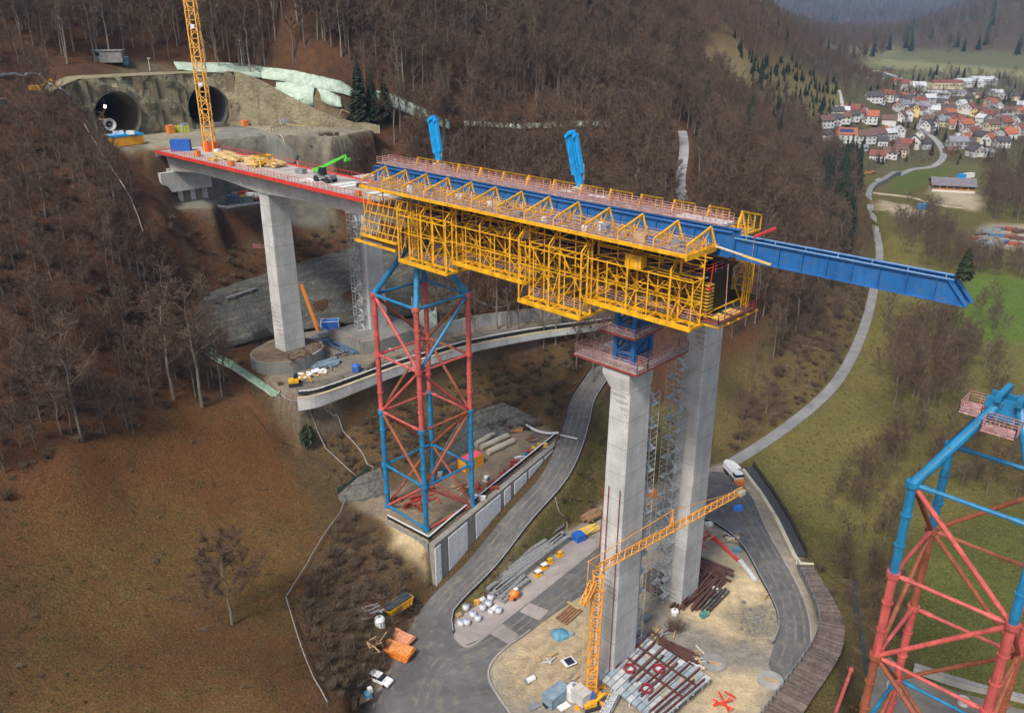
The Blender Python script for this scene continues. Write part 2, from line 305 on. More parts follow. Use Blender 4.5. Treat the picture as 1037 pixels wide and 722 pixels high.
def ground_mat():
    m, nt, bs = base_mat('ground'); oc = nt.nodes.new('ShaderNodeTexCoord').outputs['Object']
    at = nn(nt, 'ShaderNodeAttribute', attribute_name='zone'); lf = nn(nt, 'ShaderNodeAttribute', attribute_name='leaf'); rg = nn(nt, 'ShaderNodeAttribute', attribute_name='stony')
    n1 = noise(nt, oc, .055, 6, .6); n2 = noise(nt, oc, .5, 6, .65); n3 = noise(nt, oc, 2.6, 5, .7)
    sl = noise(nt, stretch(nt, oc, 1, 1, 1), .16, 5, .7, 1.5)
    c = mixc(nt, ramp(nt, n1, .3, .7), mixc(nt, 1.0, at.outputs[0], (.62,.64,.62), 'MULTIPLY'), mixc(nt, 1.0, at.outputs[0], (1.3,1.24,1.12), 'MULTIPLY'))
    c = mixc(nt, ramp(nt, n2, .32, .62, .0, .75), c, mixc(nt, 1.0, at.outputs[0], (.5,.5,.52), 'MULTIPLY'))
    soft = ramp(nt, rg.outputs['Fac'], 0, .12, 1, .3)
    def cut(v):
        k = nn(nt, 'ShaderNodeMath', operation='MULTIPLY'); nt.links.new(v, k.inputs[0]); nt.links.new(soft, k.inputs[1]); return k.outputs[0]
    c = mixc(nt, cut(ramp(nt, noise(nt, oc, 1.1, 4, .75, .6), .46, .60, 0, .6)), c, mixc(nt, 1.0, at.outputs[0], (.42,.43,.45), 'MULTIPLY'))
    c = mixc(nt, cut(ramp(nt, n3, .46, .66, 0, .85)), c, mixc(nt, 1.0, at.outputs[0], (1.65,1.55,1.35), 'MULTIPLY'))
    # drifts of fallen beech leaves
    lm = nn(nt, 'ShaderNodeMath', operation='MULTIPLY'); nt.links.new(ramp(nt, sl, .42, .62), lm.inputs[0]); nt.links.new(lf.outputs['Fac'], lm.inputs[1])
    leafc = mixc(nt, ramp(nt, noise(nt, oc, 3.2, 4, .7), .35, .7), (.06,.027,.014), (.26,.105,.036))
    c = mixc(nt, lm.outputs[0], c, leafc)
    # stones
    vo = nn(nt, 'ShaderNodeTexVoronoi'); vo.inputs['Scale'].default_value = 2.6; nt.links.new(oc, vo.inputs['Vector'])
    sm_ = nn(nt, 'ShaderNodeMath', operation='MULTIPLY'); nt.links.new(ramp(nt, vo.outputs['Distance'], .12, .28, 1, 0), sm_.inputs[0]); nt.links.new(rg.outputs['Fac'], sm_.inputs[1])
    sm2 = nn(nt, 'ShaderNodeMath', operation='MULTIPLY'); nt.links.new(sm_.outputs[0], sm2.inputs[0]); nt.links.new(ramp(nt, noise(nt, oc, .35, 3), .5, .6), sm2.inputs[1])
    c = mixc(nt, sm2.outputs[0], c, mixc(nt, vo.outputs['Color'], (.16,.14,.12), (.45,.42,.37)))
    nt.links.new(c, bs.inputs['Base Color']); bs.inputs['Roughness'].default_value = .95; bs.inputs['Specular IOR Level'].default_value = .15
    ad = nn(nt, 'ShaderNodeMath', operation='ADD'); nt.links.new(n2, ad.inputs[0]); nt.links.new(n3, ad.inputs[1]); bump(nt, bs, ad.outputs[0], .8, .5)
    return m
# ------------------------------------------------------------------ ground sheet
ny, nx = XX.shape
idx = np.arange(nx*ny).reshape(ny, nx)
quads = np.stack([idx[:-1,:-1], idx[:-1,1:], idx[1:,1:], idx[1:,:-1]], -1).reshape(-1, 4)
# leave the two tunnel mouths open
cs = S_.ravel()[quads].mean(1); cn = N__.ravel()[quads].mean(1); zs = ZZ.ravel()[quads]; dz = zs.max(1)-zs.min(1)
keep = ~((cs < -172) & (cs > -183) & ((np.abs(cn+1) < 6.0) | (np.abs(cn-27) < 6.0)) & (dz > 1.0))
quads = quads[keep]
me = bpy.data.meshes.new('ground'); me.vertices.add(nx*ny); me.vertices.foreach_set('co', np.stack([XX, YY, ZZ], -1).astype(np.float32).ravel())
me.loops.add(len(quads)*4); me.loops.foreach_set('vertex_index', quads.astype(np.int32).ravel())
me.polygons.add(len(quads)); me.polygons.foreach_set('loop_start', np.arange(len(quads), dtype=np.int32)*4)
me.polygons.foreach_set('use_smooth', np.ones(len(quads), bool)); me.update(calc_edges=True)
a = me.attributes.new('zone', 'FLOAT_COLOR', 'POINT'); a.data.foreach_set('color', np.concatenate([Cc, np.ones(Cc.shape[:2]+(1,))], -1).astype(np.float32).ravel())
a = me.attributes.new('leaf', 'FLOAT', 'POINT'); a.data.foreach_set('value', Lf.astype(np.float32).ravel())
a = me.attributes.new('stony', 'FLOAT', 'POINT'); a.data.foreach_set('value', Rg.astype(np.float32).ravel())
ground = bpy.data.objects.new('ground', me); COL.objects.link(ground); ground['kind'] = 'structure'; me.materials.append(ground_mat())
# ------------------------------------------------------------------ mesh builder and object helpers
class MB:
    def __init__(s): s.v = []; s.f = []; s.mi = []; s.m = 0
    def mat(s, i): s.m = i; return s
    def add(s, vs, fs):
        b = len(s.v); s.v.extend([tuple(v) for v in vs]); s.f.extend([tuple(i+b for i in f) for f in fs]); s.mi.extend([s.m]*len(fs)); return s
    def hexa(s, p):     # 8 points: bottom ring, top ring
        return s.add(p, [(3,2,1,0),(4,5,6,7),(0,1,5,4),(1,2,6,5),(2,3,7,6),(3,0,4,7)])
    def box(s, c, d, rz=0, tap=1.0):
        c = Vector(c); x, y, z = d[0]/2, d[1]/2, d[2]/2; ca, sa = math.cos(rz), math.sin(rz); p = []
        for k, t in ((-1, 1.0), (1, tap)):
            for sx, sy in ((-1,-1),(1,-1),(1,1),(-1,1)):
                px, py = sx*x*t, sy*y*t; p.append((c.x+px*ca-py*sa, c.y+px*sa+py*ca, c.z+k*z))
        return s.hexa(p)
    def bar(s, a, b, w, h=None, up=(0,0,1)):
        a, b = Vector(a), Vector(b); h = w if h is None else h; d = b-a
        if d.length < 1e-5: return s
        d.normalize(); u = Vector(up)
        if abs(d.dot(u)) > .98: u = Vector((1,0,0)) if abs(d.x) < .9 else Vector((0,1,0))
        sx = d.cross(u).normalized()*(w/2); sy = sx.cross(d).normalized()*(h/2)
        return s.hexa([a-sx-sy, a+sx-sy, a+sx+sy, a-sx+sy, b-sx-sy, b+sx-sy, b+sx+sy, b-sx+sy])
    def tube(s, a, b, r, r2=None, n=10, cap=True):
        a, b = Vector(a), Vector(b); r2 = r if r2 is None else r2; d = (b-a).normalized()
        u = d.orthogonal().normalized(); w = d.cross(u); vs = []
        for c, q in ((a, r), (b, r2)):
            for i in range(n):
                t = 2*PI*i/n; vs.append(c+u*(math.cos(t)*q)+w*(math.sin(t)*q))
        fs = [(i, (i+1) % n, n+(i+1) % n, n+i) for i in range(n)]
        if cap: fs += [tuple(range(n-1, -1, -1)), tuple(range(n, 2*n))]
        return s.add(vs, fs)
    def pipe(s, pts, r, n=6):
        for a, b in zip(pts, pts[1:]): s.tube(a, b, r, n=n)
        return s
    def prism(s, poly, z0, z1):     # plan polygon (x, y), vertical extrusion
        n = len(poly); vs = [(p[0], p[1], z0) for p in poly]+[(p[0], p[1], z1) for p in poly]
        return s.add(vs, [tuple(range(n-1, -1, -1)), tuple(range(n, 2*n))]+[(i, (i+1) % n, n+(i+1) % n, n+i) for i in range(n)])
    def loft(s, rings, cap=True):
        n = len(rings[0]); vs = [p for r in rings for p in r]; fs = []
        for k in range(len(rings)-1):
            for i in range(n): fs.append((k*n+i, k*n+(i+1) % n, (k+1)*n+(i+1) % n, (k+1)*n+i))
        if cap: fs += [tuple(range(n-1, -1, -1)), tuple(range((len(rings)-1)*n, len(rings)*n))]
        return s.add(vs, fs)
    def ball(s, c, r, n=8, m=5, sq=(1,1,1)):
        c = Vector(c); rings = []
        for k in range(m+1):
            t = PI*(k+.02)/(m+.04)-PI/2; rings.append([(c.x+math.cos(t)*math.cos(2*PI*i/n)*r*sq[0], c.y+math.cos(t)*math.sin(2*PI*i/n)*r*sq[1], c.z+math.sin(t)*r*sq[2]) for i in range(n)])
        return s.loft(rings)
    def ribbon(s, pts, w, thick=.0, off=0):
        """a strip along pts, w wide; thick > 0 gives it a body"""
        n = len(pts); lf, rt = [], []
        for i, p in enumerate(pts):
            p = Vector(p); a = Vector(pts[max(i-1, 0)]); b = Vector(pts[min(i+1, n-1)]); d = (b-a); d.z = 0; d.normalize(); sd = Vector((-d.y, d.x, 0))
            lf.append(p+sd*(w/2+off)); rt.append(p+sd*(off-w/2))
        if thick == 0:
            return s.add(lf+rt, [(i, n+i, n+i+1, i+1) for i in range(n-1)])
        dn = Vector((0,0,-thick)); return s.loft([[lf[i]+dn, rt[i]+dn, rt[i], lf[i]] for i in range(n)])
    def build(s, name, mat, parent=None, local=False, smooth=False, bevel=0):
        vs = s.v
        if parent is not None and not local:
            o = origin(parent); vs = [(v[0]-o.x, v[1]-o.y, v[2]-o.z) for v in vs]
        me = bpy.data.meshes.new(name); me.from_pydata([tuple(v) for v in vs], [], s.f)
        for mm in (mat if isinstance(mat, (list, tuple)) else [mat]): me.materials.append(mm)
        if any(s.mi): me.polygons.foreach_set('material_index', s.mi)
        if smooth: me.polygons.foreach_set('use_smooth', [True]*len(s.f))
        bm = bmesh.new(); bm.from_mesh(me); bmesh.ops.recalc_face_normals(bm, faces=bm.faces); bm.to_mesh(me); bm.free()
        ob = bpy.data.objects.new(name, me); COL.objects.link(ob)
        if parent is not None: ob.parent = parent
        if bevel: md = ob.modifiers.new('bevel', 'BEVEL'); md.width = bevel; md.segments = 1; md.limit_method = 'ANGLE'
        return ob
def origin(o):
    v = Vector(o.location)
    while o.parent is not None: o = o.parent; v = v+Vector(o.location)
    return v
def tag(o, label, cat, group=None):
    o['label'] = label; o['category'] = cat
    if group: o['group'] = group
    return o
def thing(name, label, cat, loc=(0,0,0), group=None, rz=0):
    o = bpy.data.objects.new(name, None); COL.objects.link(o); o.location = loc; o.rotation_euler = (0,0,rz); o.empty_display_size = .5
    return tag(o, label, cat, group)
def dup(root, loc, rz=None, label=None, scale=None):
    r = root.copy(); COL.objects.link(r); r.location = loc
    if rz is not None: r.rotation_euler = (0,0,rz)
    if scale is not None: r.scale = (scale,)*3 if not isinstance(scale, tuple) else scale
    if label: r['label'] = label
    for ch in list(root.children):
        c = ch.copy(); COL.objects.link(c); c.parent = r
        for g in list(ch.children):
            e = g.copy(); COL.objects.link(e); e.parent = c
    return r
def struct(name, mb, mat, **k):
    o = mb.build(name, mat, **k); o['kind'] = 'structure'; return o
def stuff(o): o['kind'] = 'stuff'; return o
# ------------------------------------------------------------------ roads and paved surfaces
def asphalt(name, col, wear=.5):
    m, nt, bs = base_mat(name); oc = nt.nodes.new('ShaderNodeTexCoord').outputs['Object']
    a = noise(nt, oc, .12, 6, .65, 1.0); b = noise(nt, oc, 5, 4, .7); d = noise(nt, stretch(nt, oc, .5, .5, 1), .9, 5, .7)
    c = mixc(nt, ramp(nt, a, .35, .68), tuple(x*.72 for x in col), tuple(x*1.3 for x in col))
    c = mixc(nt, ramp(nt, d, .52, .72, 0, wear), c, (.26,.22,.17))
    c = mixc(nt, ramp(nt, b, .4, .7, 0, .4), c, tuple(x*.5 for x in col))
    nt.links.new(c, bs.inputs['Base Color']); bs.inputs['Roughness'].default_value = .8; bump(nt, bs, b, .3, .03); return m
ASP = asphalt('asphalt', (.115,.112,.108), .75); ASP2 = asphalt('worn asphalt', (.15,.145,.135), .6); PAVE = asphalt('concrete paving', (.33,.29,.265), .3); LANE = asphalt('lane asphalt', (.22,.215,.21), .5)
def sheet(name, pts, mat, z=None):
    bm = bmesh.new(); vs = [bm.verts.new(p if z is None else (p[0], p[1], z)) for p in pts]; f = bm.faces.new(vs); bmesh.ops.triangulate(bm, faces=[f], ngon_method='EAR_CLIP')
    bmesh.ops.recalc_face_normals(bm, faces=bm.faces)
    if bm.faces[0].normal.z < 0: bmesh.ops.reverse_faces(bm, faces=bm.faces)
    me = bpy.data.meshes.new(name); bm.to_mesh(me); bm.free(); me.materials.append(mat); o = bpy.data.objects.new(name, me); COL.objects.link(o); o['kind'] = 'structure'; return o
z0 = .16
sheet('site_road', zpoly(z0, (376,724),(385,700),(402,668),(414,640),(424,622),(440,606),(461,612),(457,636),(463,650),(472,654),(486,648),(516,624),(560,590),(606,553),(650,521),(702,487),(722,477),(745,480),(764,507),(779,540),(807,590),(819,622),(822,650),(808,690),(790,700),(778,672),(788,638),(785,614),(770,587),(756,560),(734,538),(709,523),(690,530),(640,562),(600,594),(560,622),(537,637),(510,657),(497,672),(495,686),(503,702),(520,726)), ASP)
sheet('lay_by', zpoly(z0+.1, (460,646),(459,634),(466,622),(500,596),(540,563),(575,548),(600,545),(606,552),(560,589),(516,623),(486,647),(471,653)), PAVE)
for q in (((494,640),(505,629),(526,643),(515,652)), ((526,619),(536,610),(556,618),(546,628))): sheet('concrete_patch', zpoly(z0+.06, *q), PAVE)
mb = MB().ribbon([Vector(p)+Vector((0,0,.02)) for p in RA[9:]], 6.2, .25); struct('access_road', mb, ASP)
def offs(pts, o, dz=0):
    r = []
    for i, p in enumerate(pts):
        d = pts[min(i+1, len(pts)-1)]-pts[max(i-1, 0)]; d.z = 0; d.normalize(); r.append(Vector((p.x-d.y*o, p.y+d.x*o, p.z+dz)))
    return r
def mud():
    m, nt, bs = base_mat('tyre mud'); oc = nt.nodes.new('ShaderNodeTexCoord').outputs['Object']; f = ramp(nt, noise(nt, oc, .35, 5, .7), .40, .62)
    c = mixc(nt, f, (.112,.11,.106), (.21,.18,.14)); c = mixc(nt, ramp(nt, noise(nt, oc, 4, 4, .7), .45, .7, 0, .5), c, (.07,.068,.065)); nt.links.new(c, bs.inputs['Base Color']); bs.inputs['Roughness'].default_value = .85; return m
MUD = mud(); main_ = [Z(x, y, 0) for x, y in ((428,716),(436,690),(452,668),(480,660),(520,640),(560,607),(604,573),(655,535),(705,500),(738,497),(762,530),(785,570),(803,610),(808,650),(798,682))]; mp_ = spline(main_, 5); k_ = MB()
for o_ in (-2.0,-.4,1.2): k_.ribbon(offs(mp_, o_, z0+.012), .5)
for o_ in (-1.6,-.2,1.4): k_.ribbon([p+Vector((0,0,.015)) for p in offs(RA[12:], o_, .02)], .45)
struct('mud_tracks', k_, MUD)
kb = MB()
for px in (((537,637),(510,657),(497,672),(495,686),(503,702),(520,726)), ((461,646),(472,654),(486,648),(516,624),(560,590),(606,553)), ((822,650),(819,622),(807,590),(779,540),(764,507))): kb.ribbon(spline([Z(x, y, .3) for x, y in px], 5), .35, .4)
struct('kerb', kb, PAVE)
TR = spline([Z(x, y, 30.1) for x, y in ((300,394),(340,386),(400,366),(480,341),(560,331),(612,324),(650,318))], 6); struct('terrace_road', MB().ribbon(TR, 5.5, .2), asphalt('muddy asphalt', (.14,.12,.10), .7))
vg_ = [p for p in VP if p.y < 320]; vg_ = vg_[::4]+[G(*q) for q in ((888,278),(890,264),(890,252),(887,238),(884,224),(881,211),(879,200),(884,191),(895,185),(910,178))]; mb = MB(); mb.ribbon([Vector((p.x, p.y, max(p.z+.06, gz(p.x, p.y)+.12+max(0, p.y-260)*.009))) for p in spline(vg_, 6)], 3.4, 3.0); struct('valley_road', mb, LANE)
# forest track that zigzags down the hill
track = TRK; struct('forest_track', MB().ribbon([p+Vector((0,0,.12)) for p in spline(TRK, 3)], 3.6, .6), asphalt('gravel track', (.30,.31,.32), .5))
vr = [G(*p)+Vector((0,0,.5)) for p in ((910,178),(925,172),(945,169),(955,160),(953,150),(945,140),(930,130),(933,122),(950,113),(962,104))]
struct('village_road', MB().ribbon(spline(vr, 5), 5, .8), asphalt('grey road', (.27,.27,.27), .2))
vr2 = [G(*p)+Vector((0,0,.4)) for p in ((880,195),(886,196),(920,200),(950,208),(985,212))]; struct('dirt_track', MB().ribbon(spline(vr2, 4), 3, .7), asphalt('dirt lane', (.40,.34,.24), .2))
vr3 = [G(*p)+Vector((0,0,.4)) for p in ((853,110),(851,100),(849,92))]; struct('village_lane', MB().ribbon(spline(vr3, 4), 4, .7), asphalt('pale lane', (.35,.34,.31), .2))
vr4 = [G(*p)+Vector((0,0,.5)) for p in ((880,80),(884,72),(895,74),(912,80),(925,90),(915,104),(922,112))]; struct('back_road', MB().ribbon(spline(vr4, 4), 8, .8), asphalt('pale road', (.36,.36,.36), .2))
# water
m, nt, bs = base_mat('water'); bs.inputs['Base Color'].default_value = (.035,.04,.035,1); bs.inputs['Roughness'].default_value = .12; bump(nt, bs, noise(nt, nt.nodes.new('ShaderNodeTexCoord').outputs['Object'], 2, 3), .25, .1)
struct('stream', MB().ribbon([p+Vector((0,0,-.25)) for p in DITCH[:14]], 1.2).ribbon([p+Vector((0,0,-.25)) for p in DITCH[40:]], 1.0), m)
# ------------------------------------------------------------------ trees
def bark(name, col, v=.35):
    return M(name, col, .95, 0, v, .7, None, 0, 0, 6)
def varied(name, a, b, c):
    """bark or twigs whose tone differs from plant to plant"""
    m, nt, bs = base_mat(name); oi = nt.nodes.new('ShaderNodeObjectInfo'); oc = nt.nodes.new('ShaderNodeTexCoord').outputs['Object']; r_ = nn(nt, 'ShaderNodeMath', operation='FRACT'); m7 = nn(nt, 'ShaderNodeMath', operation='MULTIPLY'); m7.inputs[1].default_value = 7.31; nt.links.new(oi.outputs['Random'], m7.inputs[0]); nt.links.new(m7.outputs[0], r_.inputs[0])
    col = mixc(nt, oi.outputs['Random'], a, b); col = mixc(nt, ramp(nt, r_.outputs[0], .45, 1, 0, .8), col, c); col = mixc(nt, ramp(nt, noise(nt, oc, .8, 4), .4, .7, 0, .5), col, tuple(x*.55 for x in a)); nt.links.new(col, bs.inputs['Base Color']); bs.inputs['Roughness'].default_value = .95; return m
BARK = varied('bark', (.13,.11,.09), (.24,.205,.165), (.10,.08,.06)); TWIG = varied('twigs', (.095,.060,.040), (.145,.100,.066), (.115,.066,.040)); TWIG2 = varied('pale twigs', (.21,.165,.10), (.15,.11,.075), (.12,.075,.045)); NEED = varied('needles', (.018,.030,.015), (.028,.042,.018), (.015,.024,.014)); SHRUB = varied('dry stems', (.125,.082,.05), (.075,.048,.032), (.16,.115,.068)); GREEN = bark('evergreen leaves', (.045,.07,.028)); SPRUCE_BARK = bark('conifer bark', (.09,.07,.055))
def bare_tree(seed, h=19.0, spread=1.0, low=.3, twigs=900):
    """trunk, and a crown of limbs, branches and twigs"""
    r = random.Random(seed); tr = MB(); cr = MB()
    pts = [Vector((0,0,-.6))]; rad = []
    nseg = 6
    for i in range(1, nseg+1): pts.append(Vector((r.uniform(-.25,.25)*i*.5, r.uniform(-.25,.25)*i*.5, h*.86*i/nseg)))
    for i in range(nseg): tr.tube(pts[i], pts[i+1], .26*(1-.13*i)*h/19, .26*(1-.13*(i+1))*h/19, 6, False)
    tips = []
    def blade(a, b, w):
        d = (b-a).normalized(); sd = d.cross(Vector((r.uniform(-1,1), r.uniform(-1,1), r.uniform(-.4,.4)))).normalized()*w
        cr.add([a-sd, a+sd, b], [(0,1,2)])
    nl = 15
    for i in range(nl):
        f = low+(1-low)*(i+r.random())/nl; z = h*.86*min(f, .99); k = int(f*.999*nseg); q = pts[k].lerp(pts[k+1], f*nseg-k); ang = i*2.4+r.uniform(-.5,.5); ln = h*spread*(.34-.17*f)*r.uniform(.75,1.25)
        el = r.uniform(.55, .95)+.25*f
        d = Vector((math.cos(ang)*math.cos(el), math.sin(ang)*math.cos(el), math.sin(el))); e = q+d*ln; mid = q.lerp(e, .5)+Vector((0,0,-ln*.06))
        cr.tube(q, mid, .085*h/19, .06*h/19, 4, False); cr.tube(mid, e, .06*h/19, .03*h/19, 3, False)
        for j in range(6):
            g = r.uniform(.25, 1); b0 = (q.lerp(mid, g*2) if g < .5 else mid.lerp(e, g*2-1)); a2 = ang+r.uniform(-1.3,1.3); e2 = r.uniform(.3,1.2); l2 = ln*r.uniform(.3,.55)
            b1 = b0+Vector((math.cos(a2)*math.cos(e2), math.sin(a2)*math.cos(e2), math.sin(e2)))*l2; cr.tube(b0, b1, .035*h/19, .018*h/19, 3, False); tips.append((b0, b1, l2))
    for _ in range(twigs):
        b0, b1, l2 = r.choice(tips); p = b0.lerp(b1, r.uniform(.2, 1.0)); d = Vector((r.uniform(-1,1), r.uniform(-1,1), r.uniform(-.1,1.1))).normalized(); blade(p, p+d*r.uniform(.7,2.0)*h/19, .04)
    return tr, cr
def conifer(seed, h=18.0, w=3.2):
    r = random.Random(seed); tr = MB().tube((0,0,-.5), (0,0,h*.97), .22, .03, 6, False); cr = MB()
    n = 26
    for k in range(n):
        f = (k+.3)/n; z = h*(.12+.88*f); R = w*(1-f)**.85+.15
        for j in range(9):
            a = j*2*PI/9+k*.7+r.uniform(-.25,.25); q = R*r.uniform(.65,1.1); c, s = math.cos(a), math.sin(a); dz = -.32*q-r.uniform(0,.3); wd = .30*q+.12
            cr.add([(0,0,z+.1), (c*q*.55-s*wd, s*q*.55+c*wd, z+dz*.35), (c*q, s*q, z+dz), (c*q*.55+s*wd, s*q*.55-c*wd, z+dz*.35)], [(0,1,2),(0,2,3)])
            cr.add([(c*q*.3,s*q*.3,z-.1), (c*q*.8-s*wd*.6, s*q*.8+c*wd*.6, z+dz*.8-.5), (c*q*.8+s*wd*.6, s*q*.8-c*wd*.6, z+dz*.8-.45)], [(0,1,2)])
    return tr, cr
def shrub_mb(seed, h=1.6, n=46, w=.02):
    r = random.Random(seed); mb = MB()
    for _ in range(n):
        a = r.uniform(0,2*PI); q = r.uniform(0,.35)*h; p = Vector((math.cos(a)*q, math.sin(a)*q, -.1)); d = Vector((math.cos(a)*r.uniform(0,.8), math.sin(a)*r.uniform(0,.8), r.uniform(.5,1.1)))
        e = p+d*h*r.uniform(.5,1); sd = d.cross(Vector((r.uniform(-1,1), r.uniform(-1,1), .2))).normalized()*w*h
        mb.add([p-sd, p+sd, e], [(0,1,2)])
        for _ in range(2):
            g = p.lerp(e, r.uniform(.4,.9)); f = g+Vector((r.uniform(-1,1), r.uniform(-1,1), r.uniform(0,1)))*h*.35; mb.add([g-sd*.7, g+sd*.7, f], [(0,1,2)])
    return mb
def green_bush(seed, h=2.2, n=420):
    r = random.Random(seed); mb = MB()
    for _ in range(n):
        d = Vector((r.gauss(0,1), r.gauss(0,1), r.gauss(0,1))).normalized()*r.uniform(.5,1.0)**.5; lump = 1+.35*math.sin(d.x*5+seed)*math.cos(d.y*4)
        p = Vector((d.x*h*.55*lump, d.y*h*.55*lump, h*.55+d.z*h*.5)); a = Vector((r.uniform(-1,1), r.uniform(-1,1), r.uniform(-1,1))).normalized()*.2*h/2; b = a.cross(Vector((r.uniform(-1,1), r.uniform(-1,1), r.uniform(-1,1)))).normalized()*.14*h/2
        mb.add([p-a, p+b, p+a, p-b], [(0,1,2,3)])
    return mb
def mesh_of(name, mb, mats):
    o = mb.build(name, mats); COL.objects.unlink(o); return o
def joined(tr, cr):
    b = MB(); b.mat(0).add(tr.v, tr.f); b.mat(1).add(cr.v, cr.f); return b
PROTO = bpy.data.collections.new('tree kinds')
def proto(name, mb, mats):
    o = mesh_of(name, mb, mats); PROTO.objects.link(o); return o
BT = [bare_tree(11, 20, 1.0, .34), bare_tree(12, 17, 1.15, .25), bare_tree(13, 22, .85, .45, 800), bare_tree(14, 14, 1.3, .18, 1000)]
CF = [conifer(3, 19, 4.1), conifer(5, 15, 3.5)]
for i, (t, c) in enumerate(BT): proto('a_bare_%d' % i, joined(t, c), [BARK, TWIG])            # 0-3
for i, (t, c) in enumerate(CF): proto('b_conifer_%d' % i, joined(t, c), [SPRUCE_BARK, NEED])  # 4-5
proto('c_shrub_0', shrub_mb(1, 1.6, 80, .026), SHRUB); proto('c_shrub_1', shrub_mb(2, 1.1, 70, .036), TWIG2)  # 6-7
proto('d_bush', green_bush(4), GREEN)                                                        # 8
tg = MB(); r_ = random.Random(5)
for _ in range(60):
    a = r_.uniform(0,6.3); q = r_.uniform(0,.6); p = Vector((math.cos(a)*q, math.sin(a)*q, -.05)); e = p+Vector((r_.uniform(-.25,.25), r_.uniform(-.25,.25), r_.uniform(.25,.6))); s = Vector((r_.uniform(-1,1), r_.uniform(-1,1), 0)).normalized()*.05; tg.add([p-s, p+s, e], [(0,1,2)])
proto('e_grass', tg, varied('dry grass', (.18,.14,.055), (.12,.105,.04), (.15,.08,.034)))                                      # 9
KINDS = sorted(o.name for o in PROTO.objects)
def scatter(name, P, kinds, scl, tilt=0.0):
    """one object that shows a plant at each point"""
    n = len(P); me = bpy.data.meshes.new(name); me.vertices.add(n); me.vertices.foreach_set('co', np.asarray(P, np.float32).ravel())
    at = me.attributes.new('pick', 'INT', 'POINT'); at.data.foreach_set('value', np.asarray(kinds, np.int32)); at = me.attributes.new('size', 'FLOAT', 'POINT'); at.data.foreach_set('value', np.asarray(scl, np.float32))
    at = me.attributes.new('turn', 'FLOAT_VECTOR', 'POINT'); tv = np.c_[rng.uniform(-tilt, tilt, n), rng.uniform(-tilt, tilt, n), rng.uniform(0, 6.28, n)]; at.data.foreach_set('vector', tv.astype(np.float32).ravel())
    o = bpy.data.objects.new(name, me); COL.objects.link(o)
    ng = bpy.data.node_groups.new(name, 'GeometryNodeTree'); ng.interface.new_socket('Geometry', in_out='INPUT', socket_type='NodeSocketGeometry'); ng.interface.new_socket('Geometry', in_out='OUTPUT', socket_type='NodeSocketGeometry')
    gi = ng.nodes.new('NodeGroupInput'); go = ng.nodes.new('NodeGroupOutput'); mp = ng.nodes.new('GeometryNodeMeshToPoints'); ip = ng.nodes.new('GeometryNodeInstanceOnPoints'); ci = ng.nodes.new('GeometryNodeCollectionInfo')
    ci.inputs['Collection'].default_value = PROTO; ci.inputs['Separate Children'].default_value = True; ci.inputs['Reset Children'].default_value = True
    def na(nm, ty):
        a = ng.nodes.new('GeometryNodeInputNamedAttribute'); a.data_type = ty; a.inputs['Name'].default_value = nm; return a.outputs['Attribute']
    ng.links.new(gi.outputs[0], ip.inputs['Points']); ng.links.new(ci.outputs[0], ip.inputs['Instance']); ip.inputs['Pick Instance'].default_value = True
    ng.links.new(na('pick', 'INT'), ip.inputs['Instance Index']); ng.links.new(na('turn', 'FLOAT_VECTOR'), ip.inputs['Rotation']); ng.links.new(na('size', 'FLOAT'), ip.inputs['Scale'])
    ng.links.new(ip.outputs[0], go.inputs[0]); ng.nodes.remove(mp)
    md = o.modifiers.new('plants', 'NODES'); md.node_group = ng; return stuff(o)
def project(x, y, z):
    d = y*ct-(z-H)*st_; return CX+F*x/d, CY+F*(-(z-H)*ct-y*st_)/d, d
def jitter(x0, x1, y0, y1, step):
    gx, gy = np.meshgrid(np.arange(x0, x1, step), np.arange(y0, y1, step)); n = gx.size
    return gx.ravel()+rng.uniform(-.48, .48, n)*step, gy.ravel()+rng.uniform(-.48, .48, n)*step
OPEN = [Gp((-40,540),(0,500),(70,462),(130,445),(190,408),(240,405),(300,455),(345,500),(420,640),(380,760),(-40,800)),            # meadow and scrub
        [L(*p,0) for p in ((-190,-30),(-172,-26),(-168,-19),(-140,-19),(-112,-14),(-100,-12),(-60,-12),(-40,-30),(80,-30),(80,60),(-10,80),(-20,34),(-90,36),(-108,44),(-112,62),(-178,66),(-187,42))],
        Gp((560,545),(500,500),(600,420),(640,330),(740,350),(765,330),(780,400),(720,470),(860,560),(860,760),(480,760)),
        Gp((765,452),(850,390),(885,300),(892,240),(940,240),(960,300),(900,440),(960,480),(1060,560),(1060,760),(850,760),(820,520)),
        Gp((950,300),(990,275),(1100,285),(1100,430),(1000,425),(960,380)), Gp((705,42),(740,35),(800,60),(850,88),(842,132),(780,124),(712,90)),
        Gp((176,62),(300,72),(365,88),(400,104),(400,122),(345,100),(180,78)), Gp((390,100),(480,116),(620,118),(690,124),(690,142),(620,142),(480,142),(400,128)), Gp((0,62),(60,70),(180,62),(180,80),(60,90),(0,95))]
def in_open(x, y, polys=OPEN):
    r = np.zeros(x.shape, bool)
    for p in polys: r |= inpoly(x, y, [(a[0], a[1]) for a in p])
    return r
def near(x, y, line, d): return segdist(x, y, line)[0] < d
def in_view(x, y, z, m=50, top=-130):
    px, py, d = project(x, y, z); return (d > 20) & (px > -m) & (px < 1037+m) & (py > top) & (py < 722+90)
